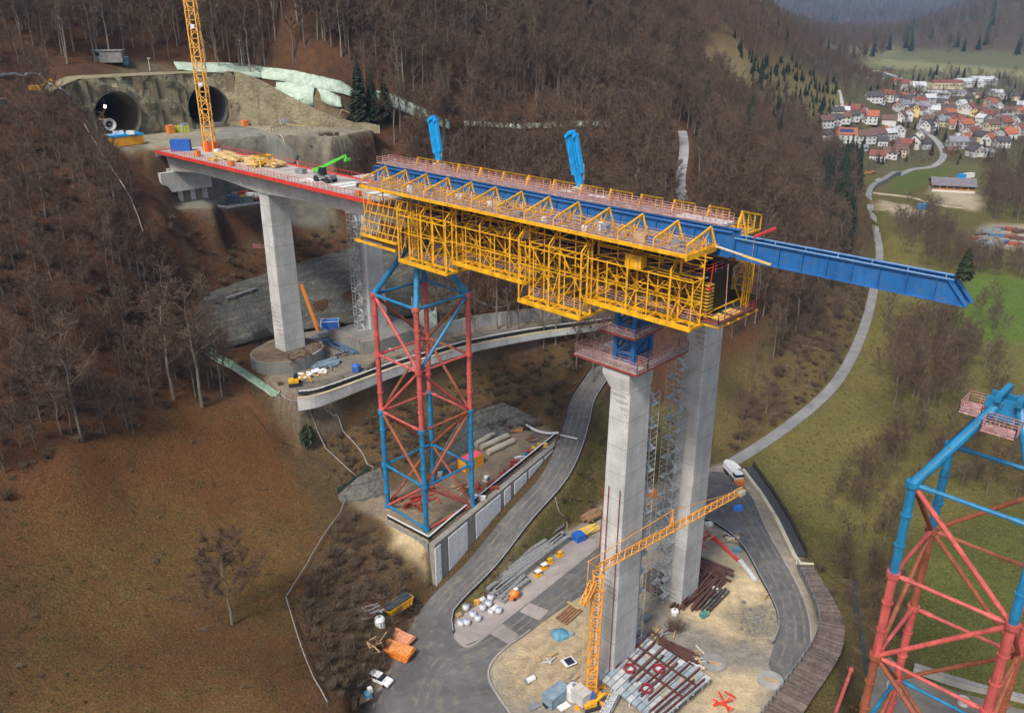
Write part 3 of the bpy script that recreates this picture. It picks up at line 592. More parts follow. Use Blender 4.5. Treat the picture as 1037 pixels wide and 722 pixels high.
# --- forest on the near slopes (left hill, hill behind) and on the far hill
xs, ys, step_ = [], [], []
for (x0,x1,y0,y1,st) in ((-150,-30,110,236,3.5),(-260,330,200,480,4.7),(-260,500,480,1200,8.5)):
    a, b = jitter(x0,x1,y0,y1,st); xs.append(a); ys.append(b); step_.append(np.full(len(a), st))
fx, fy, fs = map(np.concatenate, (xs, ys, step_)); fz = gzv(fx, fy)
leftslope = (fy < 236) & (fs < 4) & (((fx-O_[0])*D_[0]+(fy-O_[1])*D_[1]) > -400)
ok = in_view(fx, fy, fz) & ~in_open(fx, fy) & (fz > 7)
ok &= ~((fs > 4) & (fx < -25) & (fy < 236) & (fx > -150)) & ~near(fx, fy, track, 6) & ~near(fx, fy, VP, 15) & ~((fs > 4) & (fs < 6) & (fy > 480)) & ~((fz < 40) & (fy > 640)) & ~((fz < 24) & (fy > 560))
ok &= ~((fs < 4) & (fz < 34) & (fx > -62))
fx, fy, fz, fs = fx[ok], fy[ok], fz[ok], fs[ok]
kind = rng.choice([0,1,2,3], len(fx), p=[.34,.28,.26,.12]); size = rng.uniform(.75, 1.2, len(fx))
small = fs < 4; size[small] *= .62; kind[small] = rng.choice([0,1,3], small.sum(), p=[.2,.35,.45])
_a, _b = jitter(-100, -40, 255, 300, 4.2); _m = inpoly(_a, _b, [(p.x, p.y) for p in Gp((225,8),(345,8),(352,66),(300,62),(240,54))]); fx = np.r_[fx, _a[_m]]; fy = np.r_[fy, _b[_m]]; fz = np.r_[fz, gzv(_a[_m], _b[_m])]; kind = np.r_[kind, rng.choice([0,2], _m.sum())]; size = np.r_[size, rng.uniform(.8, 1.15, _m.sum())]; small = np.r_[small, np.zeros(_m.sum(), bool)]
cl = fbm(fx, fy, 60, 2, 77); con = (rng.random(len(fx)) < np.where(cl > .62, .16, .012)) & ~small & (fy > 300); size = np.where(fy > 560, size*.68, size); con |= inpoly(fx, fy, [(p.x, p.y) for p in Gp((836,178),(872,176),(876,225),(862,262),(840,285),(826,250))]) & (rng.random(len(fx)) < .5); kind[con] = rng.choice([4,5], con.sum()); size[con & (fy < 520)] *= 1.35
dn = rng.random(len(fx)) < np.where(small, .74, 1.0); fx, fy, fz, kind, size, small = fx[dn], fy[dn], fz[dn], kind[dn], size[dn], small[dn]
# --- the nearest of them stand as trees of their own
px_, py_, dd = project(fx, fy, fz); order = np.argsort(dd/(size))
vis = [i for i in order if -10 < px_[i] < 1045 and -60 < py_[i] < 730]
solo = np.zeros(len(fx), bool); solo[vis[:175]] = True
def tree_kind(name, label, tr, cr, mt, mc, group, cat='tree'):
    t = thing(name, label, cat, (0,0,0), group); tr.build('trunk', mt, t, local=True); cr.build('crown', mc, t, local=True); return t
SOLO_LAB = 'leafless grey brown tree crowded among others on the steep wooded slope beside the tunnel'; SOLO_GRP = 'bare trees on the steep wooded slope'
sk = {}
for i in np.where(solo)[0]:
    k = int(kind[i]); k = min(k, 3); loc = (fx[i], fy[i], fz[i]); rz = random.uniform(0, 6.28); s = float(size[i])
    if k not in sk:
        t = tree_kind('bare_tree', SOLO_LAB, BT[k][0], BT[k][1], BARK, TWIG, SOLO_GRP); t.location = loc; t.rotation_euler.z = rz; t.scale = (s,)*3; sk[k] = t
    else: dup(sk[k], loc, rz, None, s)
r = ~solo; scatter('forest', np.c_[fx, fy, fz][r], kind[r], size[r], .06)
# --- young conifers on the cleared face, woods on the hills far away
ax, ay = jitter(150, 480, 380, 900, 6.5); az = gzv(ax, ay); m = inpoly(ax, ay, [(p[0], p[1]) for p in OPEN[5]]) & (rng.random(len(ax)) < .8); scatter('young_conifers', np.c_[ax, ay, az][m], rng.choice([4,5], m.sum()), rng.uniform(.26, .55, m.sum()))
ax, ay = jitter(300, 2600, 900, 5200, 26); az = gzv(ax, ay); m = in_view(ax, ay, az, 20, -60) & (az > 47+ (ay-1200)*.004) ; m &= (rng.random(len(ax)) < .9)
scatter('far_woods', np.c_[ax, ay, az][m], rng.choice([0,1,2,4], m.sum(), p=[.35,.3,.2,.15]), rng.uniform(1.2, 2.0, m.sum()))
# valley woods: bushes and trees along the stream and behind the village
# ------------------------------------------------------------------ bridge works
def concrete(name, col=(.36,.355,.335), lift=0, streak=.55):
    m, nt, bs = base_mat(name); oc = nt.nodes.new('ShaderNodeTexCoord').outputs['Object']
    a = noise(nt, oc, .22, 6, .62); b = noise(nt, oc, 3, 5, .65); s = noise(nt, stretch(nt, oc, .9, .9, .05), 1.0, 5, .6)
    c = mixc(nt, ramp(nt, a, .33, .68), tuple(x*.74 for x in col), tuple(x*1.18 for x in col))
    c = mixc(nt, ramp(nt, s, .5, .78, 0, streak), c, tuple(x*.42 for x in col))
    c = mixc(nt, ramp(nt, b, .45, .75, 0, .35), c, tuple(x*.6 for x in col))
    if lift:        # joints between the pours, each pour a slightly different grey
        sp = nn(nt, 'ShaderNodeSeparateXYZ'); nt.links.new(oc, sp.inputs[0]); md = nn(nt, 'ShaderNodeMath', operation='MODULO'); ad = nn(nt, 'ShaderNodeMath', operation='ADD'); ad.inputs[1].default_value = 100*lift; nt.links.new(sp.outputs[2], ad.inputs[0]); nt.links.new(ad.outputs[0], md.inputs[0]); md.inputs[1].default_value = lift
        c = mixc(nt, ramp(nt, md.outputs[0], .0, .22, .75, 0), c, tuple(x*.38 for x in col))
        fl = nn(nt, 'ShaderNodeMath', operation='DIVIDE'); nt.links.new(ad.outputs[0], fl.inputs[0]); fl.inputs[1].default_value = lift; f2 = nn(nt, 'ShaderNodeMath', operation='FLOOR'); nt.links.new(fl.outputs[0], f2.inputs[0])
        wn_ = nn(nt, 'ShaderNodeTexWhiteNoise', noise_dimensions='1D'); nt.links.new(f2.outputs[0], wn_.inputs['W']); c = mixc(nt, ramp(nt, wn_.outputs[0], 0, 1, 0, .3), c, tuple(x*.62 for x in col))
        br = nn(nt, 'ShaderNodeTexBrick'); br.inputs['Scale'].default_value = .5; br.inputs['Mortar Size'].default_value = .012; br.inputs['Color1'].default_value = (1,1,1,1); br.inputs['Color2'].default_value = (.93,.93,.93,1); br.inputs['Mortar'].default_value = (.6,.6,.6,1)
        cb = nn(nt, 'ShaderNodeCombineXYZ'); s2 = nn(nt, 'ShaderNodeSeparateXYZ'); nt.links.new(oc, s2.inputs[0]); a2 = nn(nt, 'ShaderNodeMath', operation='ADD'); nt.links.new(s2.outputs[0], a2.inputs[0]); nt.links.new(s2.outputs[1], a2.inputs[1]); nt.links.new(a2.outputs[0], cb.inputs[0]); nt.links.new(s2.outputs[2], cb.inputs[1]); nt.links.new(cb.outputs[0], br.inputs['Vector'])
        c = mixc(nt, .8, c, br.outputs['Color'], 'MULTIPLY')
    nt.links.new(c, bs.inputs['Base Color']); bs.inputs['Roughness'].default_value = .85; bump(nt, bs, b, .25, .04); return m
CONC = concrete('concrete', (.50,.49,.465)); PIERC = concrete('pier concrete', (.56,.55,.525), 4.6, .5); DARKC = concrete('damp concrete', (.22,.215,.19), 0, .7); PALEC = concrete('pale concrete', (.52,.51,.49), 0, .45)
YEL = M('yellow steel', (.80,.40,.010), .5, 0, .32, .6, (.36,.16,.03), 0, 0, 5); YEL2 = M('crane yellow', (.78,.40,.07), .5, 0, .18, .8, (.4,.2,.05)); BLUE = M('blue steel', (.016,.125,.36), .48, 0, .22, .5, (.06,.13,.22), .5); TUBEB = M('blue tube', (.014,.20,.40), .5, 0, .3, .45, (.03,.10,.15), .55)
SKYB = M('bright blue paint', (.012,.32,.72), .4, 0, .14, .6, (.02,.14,.3)); RED = M('red oxide tube', (.56,.105,.09), .6, 0, .35, .45, (.24,.06,.035), .6); RUST = M('rusty tube', (.30,.085,.038), .75, 0, .3, .8, (.12,.04,.025), .3)
REDP = M('red paint', (.62,.045,.03), .5, 0, .25, .6, (.3,.05,.04)); RAIL = M('pale red rail', (.42,.21,.19), .5, 0, .4, .9, (.60,.53,.50)); GALV = M('galvanised steel', (.62,.63,.64), .45, .15, .25, 1.5); GALVB = M('bluish galvanised panel', (.48,.52,.54), .5, .1, .28, .8, (.2,.2,.2))
BLACKF = M('dark formwork ply', (.012,.011,.011), .5, 0, .4, .7); BROWNF = M('brown formwork ply', (.10,.05,.03), .7, 0, .4, .9, (.04,.025,.02)); WOOD = M('timber', (.48,.33,.16), .8, 0, .35, 1.2, (.2,.13,.07)); WHITE = M('white sheet', (.72,.72,.70), .55, 0, .1, 1.0, (.45,.43,.38)); CREAM = M('cream steel', (.60,.53,.38), .6, 0, .2, 1.2); BROWNS = M('brown steel', (.095,.045,.035), .6, 0, .35, 1.0, (.2,.1,.06)); ORG = M('orange paint', (.75,.22,.03), .5, 0, .2, 1.2, (.4,.15,.05)); GREENP = M('green paint', (.10,.55,.05), .45, 0, .15, 1.2); DARK = M('dark rubber', (.02,.02,.022), .7); GLASS = M('dark glass', (.02,.03,.04), .1); YPLY = M('yellow formwork board', (.68,.45,.10), .7, 0, .25, 1.0)
BLUEP = M('container blue', (.02,.12,.45), .5, 0, .15, .8); GREY = M('grey steel', (.22,.225,.23), .6, 0, .3, 1.0); CARW = M('white car paint', (.75,.75,.74), .25, 0, .04); DIRT = M('loose earth', (.13,.095,.06), .95, 0, .4, 1.0, None, 0, .6); TARP = M('blue tarpaulin', (.10,.26,.36), .55, 0, .3, 1.0); PINK = M('pink paint', (.75,.10,.16), .5, 0, .15, 1)
def LB(mb, s0, s1, n0, n1, z0, z1):
    return mb.hexa([L(s0,n0,z0), L(s1,n0,z0), L(s1,n1,z0), L(s0,n1,z0), L(s0,n0,z1), L(s1,n0,z1), L(s1,n1,z1), L(s0,n1,z1)])
def railing(pts, h=1.1, n=2, step=2.0, post=.06, rail=.06, kick=0, mb=None):
    mb = mb or MB()
    for a, b in zip(pts, pts[1:]):
        a, b = Vector(a), Vector(b); k = max(1, int((b-a).length/step))
        for i in range(k+1): q = a.lerp(b, i/k); mb.bar(q, q+Vector((0,0,h)), post)
        for j in range(n): hh = h*(j+1)/n; mb.bar(a+Vector((0,0,hh)), b+Vector((0,0,hh)), rail)
        if kick: mb.bar(a+Vector((0,0,kick/2)), b+Vector((0,0,kick/2)), .05, kick)
    return mb
# --- the finished deck
DZ = 75.5
deck = thing('bridge_deck', 'pale concrete bridge deck with red edges, running from the tunnel yard to the yellow gantry', 'bridge', L(-95,0,DZ))
rings = []
for i in range(0, 25):
    s = -143+i*4.0; h = 4.0+1.3*max(0, 1-abs(s+143)/14)+.9*max(0, 1-abs(s+98)/18)
    rings.append([L(s,-3.0,DZ-h), L(s,3.0,DZ-h), L(s,3.9,DZ-.75), L(s,6.1,DZ-.42), L(s,6.1,DZ-.06), L(s,-6.1,DZ-.06), L(s,-6.1,DZ-.42), L(s,-3.9,DZ-.75)])
MB().loft(rings).build('girder', CONC, deck)
mb = MB()
for s in range(-142, -48, 4): LB(mb, s, s+3.9, -5.6, 5.6, DZ-.06, DZ+.02+.03*((s//4) % 2))
mb.build('deck_surface', concrete('dusty deck', (.42,.37,.33), 0, .2), deck)
for sgn in (-1, 1):
    mb = MB(); LB(mb, -143, -47, sgn*6.12-.14, sgn*6.12+.14, DZ-.45, DZ+.28); mb.build('edge_formwork', REDP, deck)
    railing([L(-143, sgn*5.9, DZ+.1), L(-47, sgn*5.9, DZ+.1)], 1.2, 1, 1.3, .07, .07).build('railing', REDP, deck)
mb = MB()
for i in range(150): s = random.uniform(-140,-50); n = random.choice((-1,1))*random.uniform(3.4,5.4); mb.bar(L(s,n,DZ), L(s,n,DZ+.75), .05)
mb.build('starter_bars', M('reinforcing bar', (.30,.10,.07), .8), deck)
mb = MB()
for s in (-72,-69.5,-60,-57,-52): LB(mb, s, s+1.6, -2.2, 3.4, DZ+.06, DZ+.14)
LB(mb, -82, -76, -3, -.5, DZ+.06, DZ+.1); LB(mb, -70, -50, 2.2, 4.6, DZ+.05, DZ+.12); mb.build('white_sheeting', WHITE, deck)
# --- piers
def pier(s, n, zb, zt, base, top, lab, plinth=None):
    t = thing('bridge_pier', lab, 'pier', L(s,n,zb)); (b1, b2), (t1, t2) = base, top; rs = []
    for f in [i/6 for i in range(7)]:
        a, b = (b1+(t1-b1)*f)/2, (b2+(t2-b2)*f)/2; z = zb+(zt-zb)*f; ch = .25
        rs.append([L(s+x, n+y, z) for x, y in ((-a+ch,-b),(a-ch,-b),(a,-b+ch),(a,b-ch),(a-ch,b),(-a+ch,b),(-a,b-ch),(-a,-b+ch))])
    MB().loft(rs).build('shaft', PIERC, t)
    return t
p1 = pier(-98, 0, 31, 71.2, (4.4,5.8), (3.9,5.2), 'smooth grey concrete pier under the finished deck, on a round base')
mb = MB(); mb.prism([tuple(L(-98+math.cos(a)*7.5, math.sin(a)*9.0-1, 0)[:2]) for a in [i*2*PI/18 for i in range(18)]], 27.5, 33.0); mb.build('plinth', DARKC, p1)
p2 = pier(-97, 24, 31, 71.2, (4.2,5.6), (3.9,5.2), 'grey concrete pier half hidden behind the left end of the yellow gantry')
mb = MB(); mb.prism([tuple(L(-95+x, 22.5+y, 0)[:2]) for x, y in ((-7,-9),(6,-9),(8,-5),(8,9),(-7,9))], 29.5, 33.0); mb.build('plinth', DARKC, p2)
railing([L(-95+x, 22.5+y, 33) for x, y in ((-7,-9),(6,-9),(8,-5),(8,9))], 1.1, 2, 1.5, .07, .06).build('railing', RAIL, p2)
p3 = pier(.9, .5, -1, 56.4, (4.4,6.8), (3.6,5.6), 'tall pale concrete pier carrying the blue lattice stand, with the yellow crane at its foot')
mb = MB()
mb.loft([[L(.9-1.8,.5-2.8,54.6), L(.9+1.8,.5-2.8,54.6), L(.9+1.8,.5+2.8,54.6), L(.9-1.8,.5+2.8,54.6)], [L(-2.2,-2.6,56.6), L(2.75,-2.6,56.6), L(2.75,3.5,56.6), L(-2.2,3.5,56.6)], [L(-2.2,-2.6,57.6), L(2.75,-2.6,57.6), L(2.75,3.5,57.6), L(-2.2,3.5,57.6)]]); mb.build('pier_head', CONC, p3)
mb = MB()
for s, n in ((.2,-3.25),(2.6,-3.2),(-1.0,-3.2)): mb.bar(L(s, n, 0), L(s*.9, n+.5, 38), .12)
mb.build('hoist_rail', M('hoist rail', (.20,.035,.035), .6), p3)
p4 = pier(-1.7, 25.2, -1, 62.5, (4.4,6.4), (3.8,5.6), 'tall grey concrete pier behind the front one, with a scaffold stair on its left')
SCAF = M('weathered scaffold tube', (.46,.48,.47), .5, .1, .4, 1.5); SCAF2 = M('scaffold tread', (.52,.55,.54), .5, .1, .55, 1.2, (.10,.11,.11))
# --- scaffold stairs beside piers
def stair(s, n, zb, zt, lab, w=2.4, ln=3.2):
    t = thing('scaffold_stair', lab, 'scaffold', L(s,n,zb)); fr = MB(); fl = MB()
    for a in (-ln/2, 0, ln/2):
        for b in (-w/2, w/2): fr.bar(L(s+a,n+b,zb), L(s+a,n+b,zt), .075)
    z = zb; k = 0
    while z < zt-1.9:
        for b in (-w/2, w/2): fr.bar(L(s-ln/2,n+b,z+2), L(s+ln/2,n+b,z+2), .06); fr.bar(L(s-ln/2,n+b,z+1), L(s+ln/2,n+b,z+1), .05); fr.bar(L(s-ln/2,n+b,z), L(s+ln/2,n+b,z+2), .05)
        for a in (-ln/2, ln/2): fr.bar(L(s+a,n-w/2,z+2), L(s+a,n+w/2,z+2), .06); fr.bar(L(s+a,n-w/2,z+1), L(s+a,n+w/2,z+1), .05)
        a0, a1 = (-ln/2+.5, ln/2-.5) if k % 2 == 0 else (ln/2-.5, -ln/2+.5)
        fl.bar(L(s+a0,n+(.5 if k % 2 else -.5),z), L(s+a1,n+(.5 if k % 2 else -.5),z+2), .65, .1); fl.hexa([L(s+a1-.5,n-w/2,z+1.97), L(s+a1+.5,n-w/2,z+1.97), L(s+a1+.5,n+w/2,z+1.97), L(s+a1-.5,n+w/2,z+1.97), L(s+a1-.5,n-w/2,z+2.05), L(s+a1+.5,n-w/2,z+2.05), L(s+a1+.5,n+w/2,z+2.05), L(s+a1-.5,n+w/2,z+2.05)])
        z += 2; k += 1
    fr.build('scaffold_frame', SCAF, t); fl.build('stair_flights', SCAF2, t); return t
stair(-3.6, 20.8, 0, 52, 'galvanised scaffold stair climbing the left face of the rear concrete pier', 2.2, 3.2)
stair(1.0, 5.6, 0, 52, 'narrow galvanised scaffold stair squeezed behind the front concrete pier', 1.8, 2.6)
stair(-97, 19.8, 31, 69, 'galvanised scaffold stair beside the pier hidden behind the yellow gantry', 2.0, 2.6)
# --- abutment
ab = thing('bridge_abutment', 'blocky concrete bridge abutment on stub columns below the end of the deck', 'abutment', L(-146,0,61.5))
mb = MB(); LB(mb, -149, -143.2, -6.2, 6.2, 71.0, DZ-.1); LB(mb, -149, -141.2, -6.6, 6.6, 65.2, 70.2); LB(mb, -148, -142.6, -4.2, 4.2, 70.2, 71.0); mb.build('bearing_block', CONC, ab)
for n in (-5.7,-2.4,.9,4.2):
    mb = MB(); LB(mb, -148, -142.2, n, n+1.3, 60.5, 65.2); mb.build('column', CONC, ab)
mb = MB(); LB(mb, -149, -140.2, -9.5, 8, 60.0, 61.6); mb.build('footing', DARKC, ab)
# --- the travelling formwork gantry
gy = thing('formwork_gantry', 'huge yellow steel formwork gantry hung from twin blue plate girders over the unfinished span', 'formwork gantry', L(-20,0,79))
for n in (-.95, .95):
    g = MB(); z0_, z1_ = 77.65, 80.15
    for (s0, s1) in ((-58.5, 16), ): LB(g, s0, s1, n-.06, n+.06, z0_, 80.7); LB(g, s0, s1, n-.4, n+.4, 80.7, 80.8); LB(g, s0, s1, n-.4, n+.4, z0_-.1, z0_)
    g.hexa([L(16,n-.06,z0_), L(43.9,n-.06,z0_), L(43.9,n+.06,z0_), L(16,n+.06,z0_), L(16,n-.06,z1_-.1), L(41.7,n-.06,z1_-.1), L(41.7,n+.06,z1_-.1), L(16,n+.06,z1_-.1)])
    LB(g, 17, 41.7, n-.38, n+.38, z1_-.1, z1_); LB(g, 17, 43.9, n-.38, n+.38, z0_-.1, z0_); g.bar(L(41.7,n,z1_-.05), L(43.9,n,z0_-.05), .76, .1)
    st = g
    for k in range(0, 34):
        s = -58.4+k*3.0
        if s < 42:
            for q in (-1, 1): LB(st, s-.04, s+.04, n+q*.06, n+q*.33, z0_, z1_-.1 if s > 16 else 80.75)
    for s in (-50,-26,-2,17,29.5): LB(st, s-.45, s+.45, n-.09, n+.09, z0_+.2, z1_-.3)
    gd = g.build('main_girder', BLUE, gy)
mb = MB()
for k in range(0, 25):
    s = -58+k*4; mb.bar(L(s,-.9,79.7), L(s,.9,79.7), .2)
    if s+4 < 42: mb.bar(L(s,-.9,79.7), L(s+4,.9,79.7), .12)
mb.build('cross_bracing', BLUE, gy)
pb = M('pale flange edge', (.30,.45,.60), .5)
for n in (-.95, .95):
    mb = MB(); LB(mb, 16.5, 42.3, n-.42, n-.3, 80.21, 80.27); mb.build('flange_edge', pb, gy)
mb = MB()
for k in range(7): mb.bar(L(18+k*3.9,-1.1,80.2), L(18+k*3.9,-1.1,80.75), .07)
mb.build('rail_posts', pb, gy)
# top walkway along the far girder
mb = MB(); LB(mb, -60, 14, .7, 3.5, 80.87, 80.97); mb.build('top_walkway', M('walkway grating', (.25,.20,.19), .7, 0, .5, .8, (.5,.44,.42)), gy)
for n, z in ((.8,80.97),(2.1,80.97),(3.5,80.97),(9.1,79.0)): railing([L(-60,n,z), L(13.5,n,z)], 1.15, 3, 1.9, .07, .065, .15).build('railing', RAIL, gy)
# near platform, with its railings
mb = MB(); LB(mb, -52, 14.7, -9.1, -1.5, 79.0, 79.1); mb.build('side_platform', M('platform boards', (.24,.19,.165), .8, 0, .5, .9, (.52,.46,.43)), gy)
mb = MB(); LB(mb, -52, 14.7, -9.25, -9.0, 78.72, 79.2); LB(mb, -52, 14.7, -6.2, -5.95, 78.4, 78.95); LB(mb, -52, -51.7, -9.2, -2.4, 78.5, 79.1); LB(mb, 14.5, 14.8, -9.2, -2.4, 78.4, 79.15); mb.build('edge_beam', YEL, gy)
for n in (-9.0, -4.3): railing([L(-52,n,79.1), L(14.6,n,79.1)], 1.15, 3, 1.9, .07, .065, .15).build('railing', RAIL, gy)
mb = MB(); LB(mb, -58, 14.4, 1.6, 9.1, 78.9, 79.0); mb.build('side_platform', bpy.data.materials['platform boards'], gy)
mb = MB(); LB(mb, -58, 14.4, 9.0, 9.25, 78.6, 79.1); mb.build('edge_beam', YEL, gy)
# triangular brackets on both sides
SB = [-51.4+k*5.55 for k in range(12)]+[14.5]
for s in SB:
    for q in (-1, 1):
        mb = MB(); o, i, pk = 9.0*q, 2.6*q, 3.7*q
        hp = 81.7 if q < 0 else 82.5; a, b, c, d = L(s,o,79.2), L(s,o,80.2 if q < 0 else 81.2), L(s,pk,hp), L(s,i,79.2)
        mb.bar(a, b, .17); mb.bar(b, c, .22); mb.bar(c, d, .22); mb.bar(a, d, .22)
        for f in (.33, .66): p = b.lerp(c, f); mb.bar(p, Vector((p.x,p.y,79.2)), .14); mb.bar(Vector((p.x,p.y,79.2)), b.lerp(c, f+.3), .13)
        mb.bar(c, L(s-1.0,pk,79.2), .15); mb.bar(c, L(s+1.0,pk,79.2), .15); mb.build('bracket', YEL, gy)
# hanging frames: section = (s0, s1, outer n, bottom z)
SEC = [(-42,-29.8,-9.0,67.5), (-29.8,-13.6,-7.6,69.2), (-13.6,-1.8,-9.0,66.9), (-1.8,15.0,-7.6,69.2)]
def cross(mb, a, b, c, d, w=.11): mb.bar(a, c, w); mb.bar(b, d, w)
for (s0, s1, no, zb) in SEC:
    k = max(2, round((s1-s0)/3.3)); ss = [s0+(s1-s0)*i/k for i in range(k+1)]
    for q in (-1, 1):
        nO = no if q < 0 else -no; nI = nO-2.3*q; top = 75.6
        for j, s in enumerate(ss):
            fr = MB(); main = j % 2 == 0
            fr.bar(L(s,nO,zb), L(s,nO,top if not main else 76.4), .24 if main else .15); fr.bar(L(s,nI,zb), L(s,nI,78.6), .26 if main else .16)
            fr.bar(L(s,nO,75.4), L(s,nI,75.4), .16); fr.bar(L(s,nO,72.2), L(s,nI,72.2), .12)
            if main: fr.bar(L(s,nO,76.4), L(s,nI,78.4), .16); fr.bar(L(s,nO,75.4), L(s,nI,78.4), .1); fr.bar(L(s,nO,zb), L(s,nI,72.2), .12); fr.bar(L(s,nI,72.2), L(s,nO,75.4), .12)
            fr.bar(L(s,nO,zb), L(s,0,zb), .36); fr.bar(L(s,nI,zb+1.3), L(s,0,zb+1.3), .16); fr.bar(L(s,nI*.7,zb), L(s,nI*.5,zb+1.3), .1)
            fr.build('hanging_frame', YEL, gy)
        mb = MB(); LB(mb, s0-.1, s1+.1, nO-.17, nO+.17, zb-.28, zb+.34); LB(mb, s0-.1, s1+.1, nI-.13, nI+.13, zb-.18, zb+.2)
        for z, w in ((72.2,.13),(75.4,.2),(77.0,.2),(78.3,.13)): mb.bar(L(s0,nI,z), L(s1,nI,z), w)
        mb.bar(L(s0,nO,75.4), L(s1,nO,75.4), .14); mb.bar(L(s0,nO,72.6), L(s1,nO,72.6), .1)
        for i in range(0, k, 2):
            a, e = ss[i], ss[min(i+2, k)]; m_ = (a+e)/2
            cross(mb, L(a,nI,zb+.3), L(e,nI,zb+.3), L(e,nI,75.4), L(a,nI,75.4), .13); mb.box(L(m_,nI,(zb+75.7)/2), (.6,.08,.6), AX)
            mb.bar(L(a,nI,77), L(m_,nI,78.6), .12); mb.bar(L(e,nI,77), L(m_,nI,78.6), .12); mb.bar(L(a,nI,75.4), L(e,nI,77), .1)
            mb.bar(L(a,nO,zb+.2), L(m_,nI,zb+.2), .14); mb.bar(L(e,nO,zb+.2), L(m_,nI,zb+.2), .14)
        mb.build('chord_bracing', YEL, gy)
    mb = MB(); LB(mb, s0, s1, no+2.5, no+3.6, zb+.35, zb+.45); mb.build('work_deck', bpy.data.materials['platform boards'], gy)
    mb = MB(); LB(mb, s0, s1, no+2.6, no+3.6, 75.3, 75.38); mb.build('work_deck', bpy.data.materials['platform boards'], gy)
    railing([L(s0+.2,no+2.4,zb+.45), L(s1-.2,no+2.4,zb+.45)], 1.2, 3, 1.6, .08, .09).build('railing', RAIL, gy)
    railing([L(s0,no+2.5,75.38), L(s1,no+2.5,75.38)], 1.2, 2, 2, .07, .09).build('railing', M('dark pink rail', (.36,.13,.12), .6) if 'dark pink rail' not in bpy.data.materials else bpy.data.materials['dark pink rail'], gy)
rl = random.Random(31); mb = MB()
for i in range(150):
    s_ = rl.uniform(-42.5,14.5); zz = rl.choice((69.6,71,72.2,73.6,75.4,77,78.4)); n0_ = rl.uniform(-7.2,-5.6); k_ = rl.random()
    if zz < 70.5 and -32 < s_ < -14.5: zz = 71
    if k_ < .4: mb.bar(L(s_,n0_,zz), L(s_+rl.choice((-1,1))*rl.uniform(1.2,2.6),n0_+rl.uniform(-.2,.2),zz+rl.uniform(1.2,2.4)), .09)
    elif k_ < .75: mb.bar(L(s_,n0_,zz), L(s_+rl.uniform(1.5,4),n0_,zz), .1)
    else: mb.bar(L(s_,n0_-1.2,zz), L(s_,n0_+2.2,zz+rl.uniform(-.3,.6)), .1)
mb.build('lattice_bracing', YEL, gy)
# box girder formwork inside the frames
mb = MB(); rg = []
for s in (-43, -20, 0, 13.5): rg.append([L(s,-3.1,70.6), L(s,3.1,70.6), L(s,3.6,74.2), L(s,6.3,75.0), L(s,6.3,75.3), L(s,-6.3,75.3), L(s,-6.3,75.0), L(s,-3.6,74.2)])
mb.loft(rg); mb.build('formwork_shell', BROWNF, gy)
mb = MB()
for k in range(52): s = -42.6+k*1.07; mb.bar(L(s,-3.25,70.7), L(s,-3.75,74.2), .1, .16); mb.bar(L(s,3.25,70.7), L(s,3.75,74.2), .1, .16)
for z, n in ((71.2,-3.35),(72.3,-3.5),(73.4,-3.65)): mb.bar(L(-43,n,z), L(13.4,n,z), .14)
mb.build('formwork_ribs', M('dull yellow rib', (.42,.22,.03), .7, 0, .3), gy)
mb = MB(); LB(mb, 11.2, 14.4, -2.8, 3.0, 70.0, 75.3); mb.build('stop_end_box', BLACKF, gy)
mb = MB()
for k in range(10): LB(mb, 12.4, 15.4, -4.4, -3.0, 70.1+k*.46, 70.22+k*.46)
mb.build('ply_stack', M('yellow ply edge', (.55,.33,.04), .7), gy)
mb = MB(); LB(mb, 9.5, 17.2, -4.4, 5.6, 69.45, 69.6); mb.build('end_platform', M('dark platform', (.04,.06,.05), .8, 0, .4), gy)
mb = MB(); LB(mb, 14.7, 16.8, -2.8, -.4, 69.61, 69.69); LB(mb, 14.8, 16.9, .5, 2.4, 69.61, 69.69); mb.build('end_boards', YPLY, gy)
DRR = M('dark red rail', (.36,.07,.06), .6)
railing([L(9.6,-4.4,69.6), L(17.2,-4.4,69.6), L(17.2,5.6,69.6), L(9.6,5.6,69.6)], 1.2, 3, 1.3, .08, .07, .2).build('end_railing', DRR, gy)
railing([L(10,-3,75.35), L(14.4,-3,75.35), L(14.4,3.2,75.35)], 1.3, 3, 1.3, .08, .08).build('box_railing', DRR, gy)
mb = MB(); mb.bar(L(12,-4.2,74.6), L(15.6,-4.6,76.9), .12); mb.bar(L(15.5,-4.4,73.6), L(15.7,-4.4,77.2), .1); mb.bar(L(14.2,-4.3,74), L(16,-4.3,74), .1); mb.build('red_arm', REDP, gy)
mb = MB()
for n in (-4.4,-1.9,.6,3.1,5.5): mb.bar(L(9.3,n,69.2), L(17.4,n,69.2), .24)
for s in (10,13.5,17): mb.bar(L(s,-4.4,69.0), L(s,5.6,69.0), .18)
mb.build('end_beams', YEL, gy)
mb = MB(); LB(mb, 12, 17.1, 5.62, 5.68, 69.6, 71.2); mb.build('side_netting', M('dark green net', (.02,.06,.045), .8), gy)
s, n = 15.9, 4.4; mb = MB()
for a, b in ((-.35,-.35),(.35,-.35),(.35,.35),(-.35,.35)): mb.bar(L(s+a,n+b,69.4), L(s+a,n+b,77), .1)
for k in range(8):
    for (a, b, c, d) in ((-.35,-.35,.35,-.35),(.35,-.35,.35,.35),(-.35,.35,-.35,-.35)): mb.bar(L(s+a,n+b,69.5+k*.93), L(s+c,n+d,70.4+k*.93), .06)
mb.bar(L(s,n,77), L(15,n-3,77.8), .12); mb.build('hanger', YEL, gy)
for s, n in ((17.1,-2.6),(17.1,5.4)): MB().bar(L(s,n,69.6), L(s-.2,n-.3,77.2), .09).build('tie_rod', RAIL, gy)
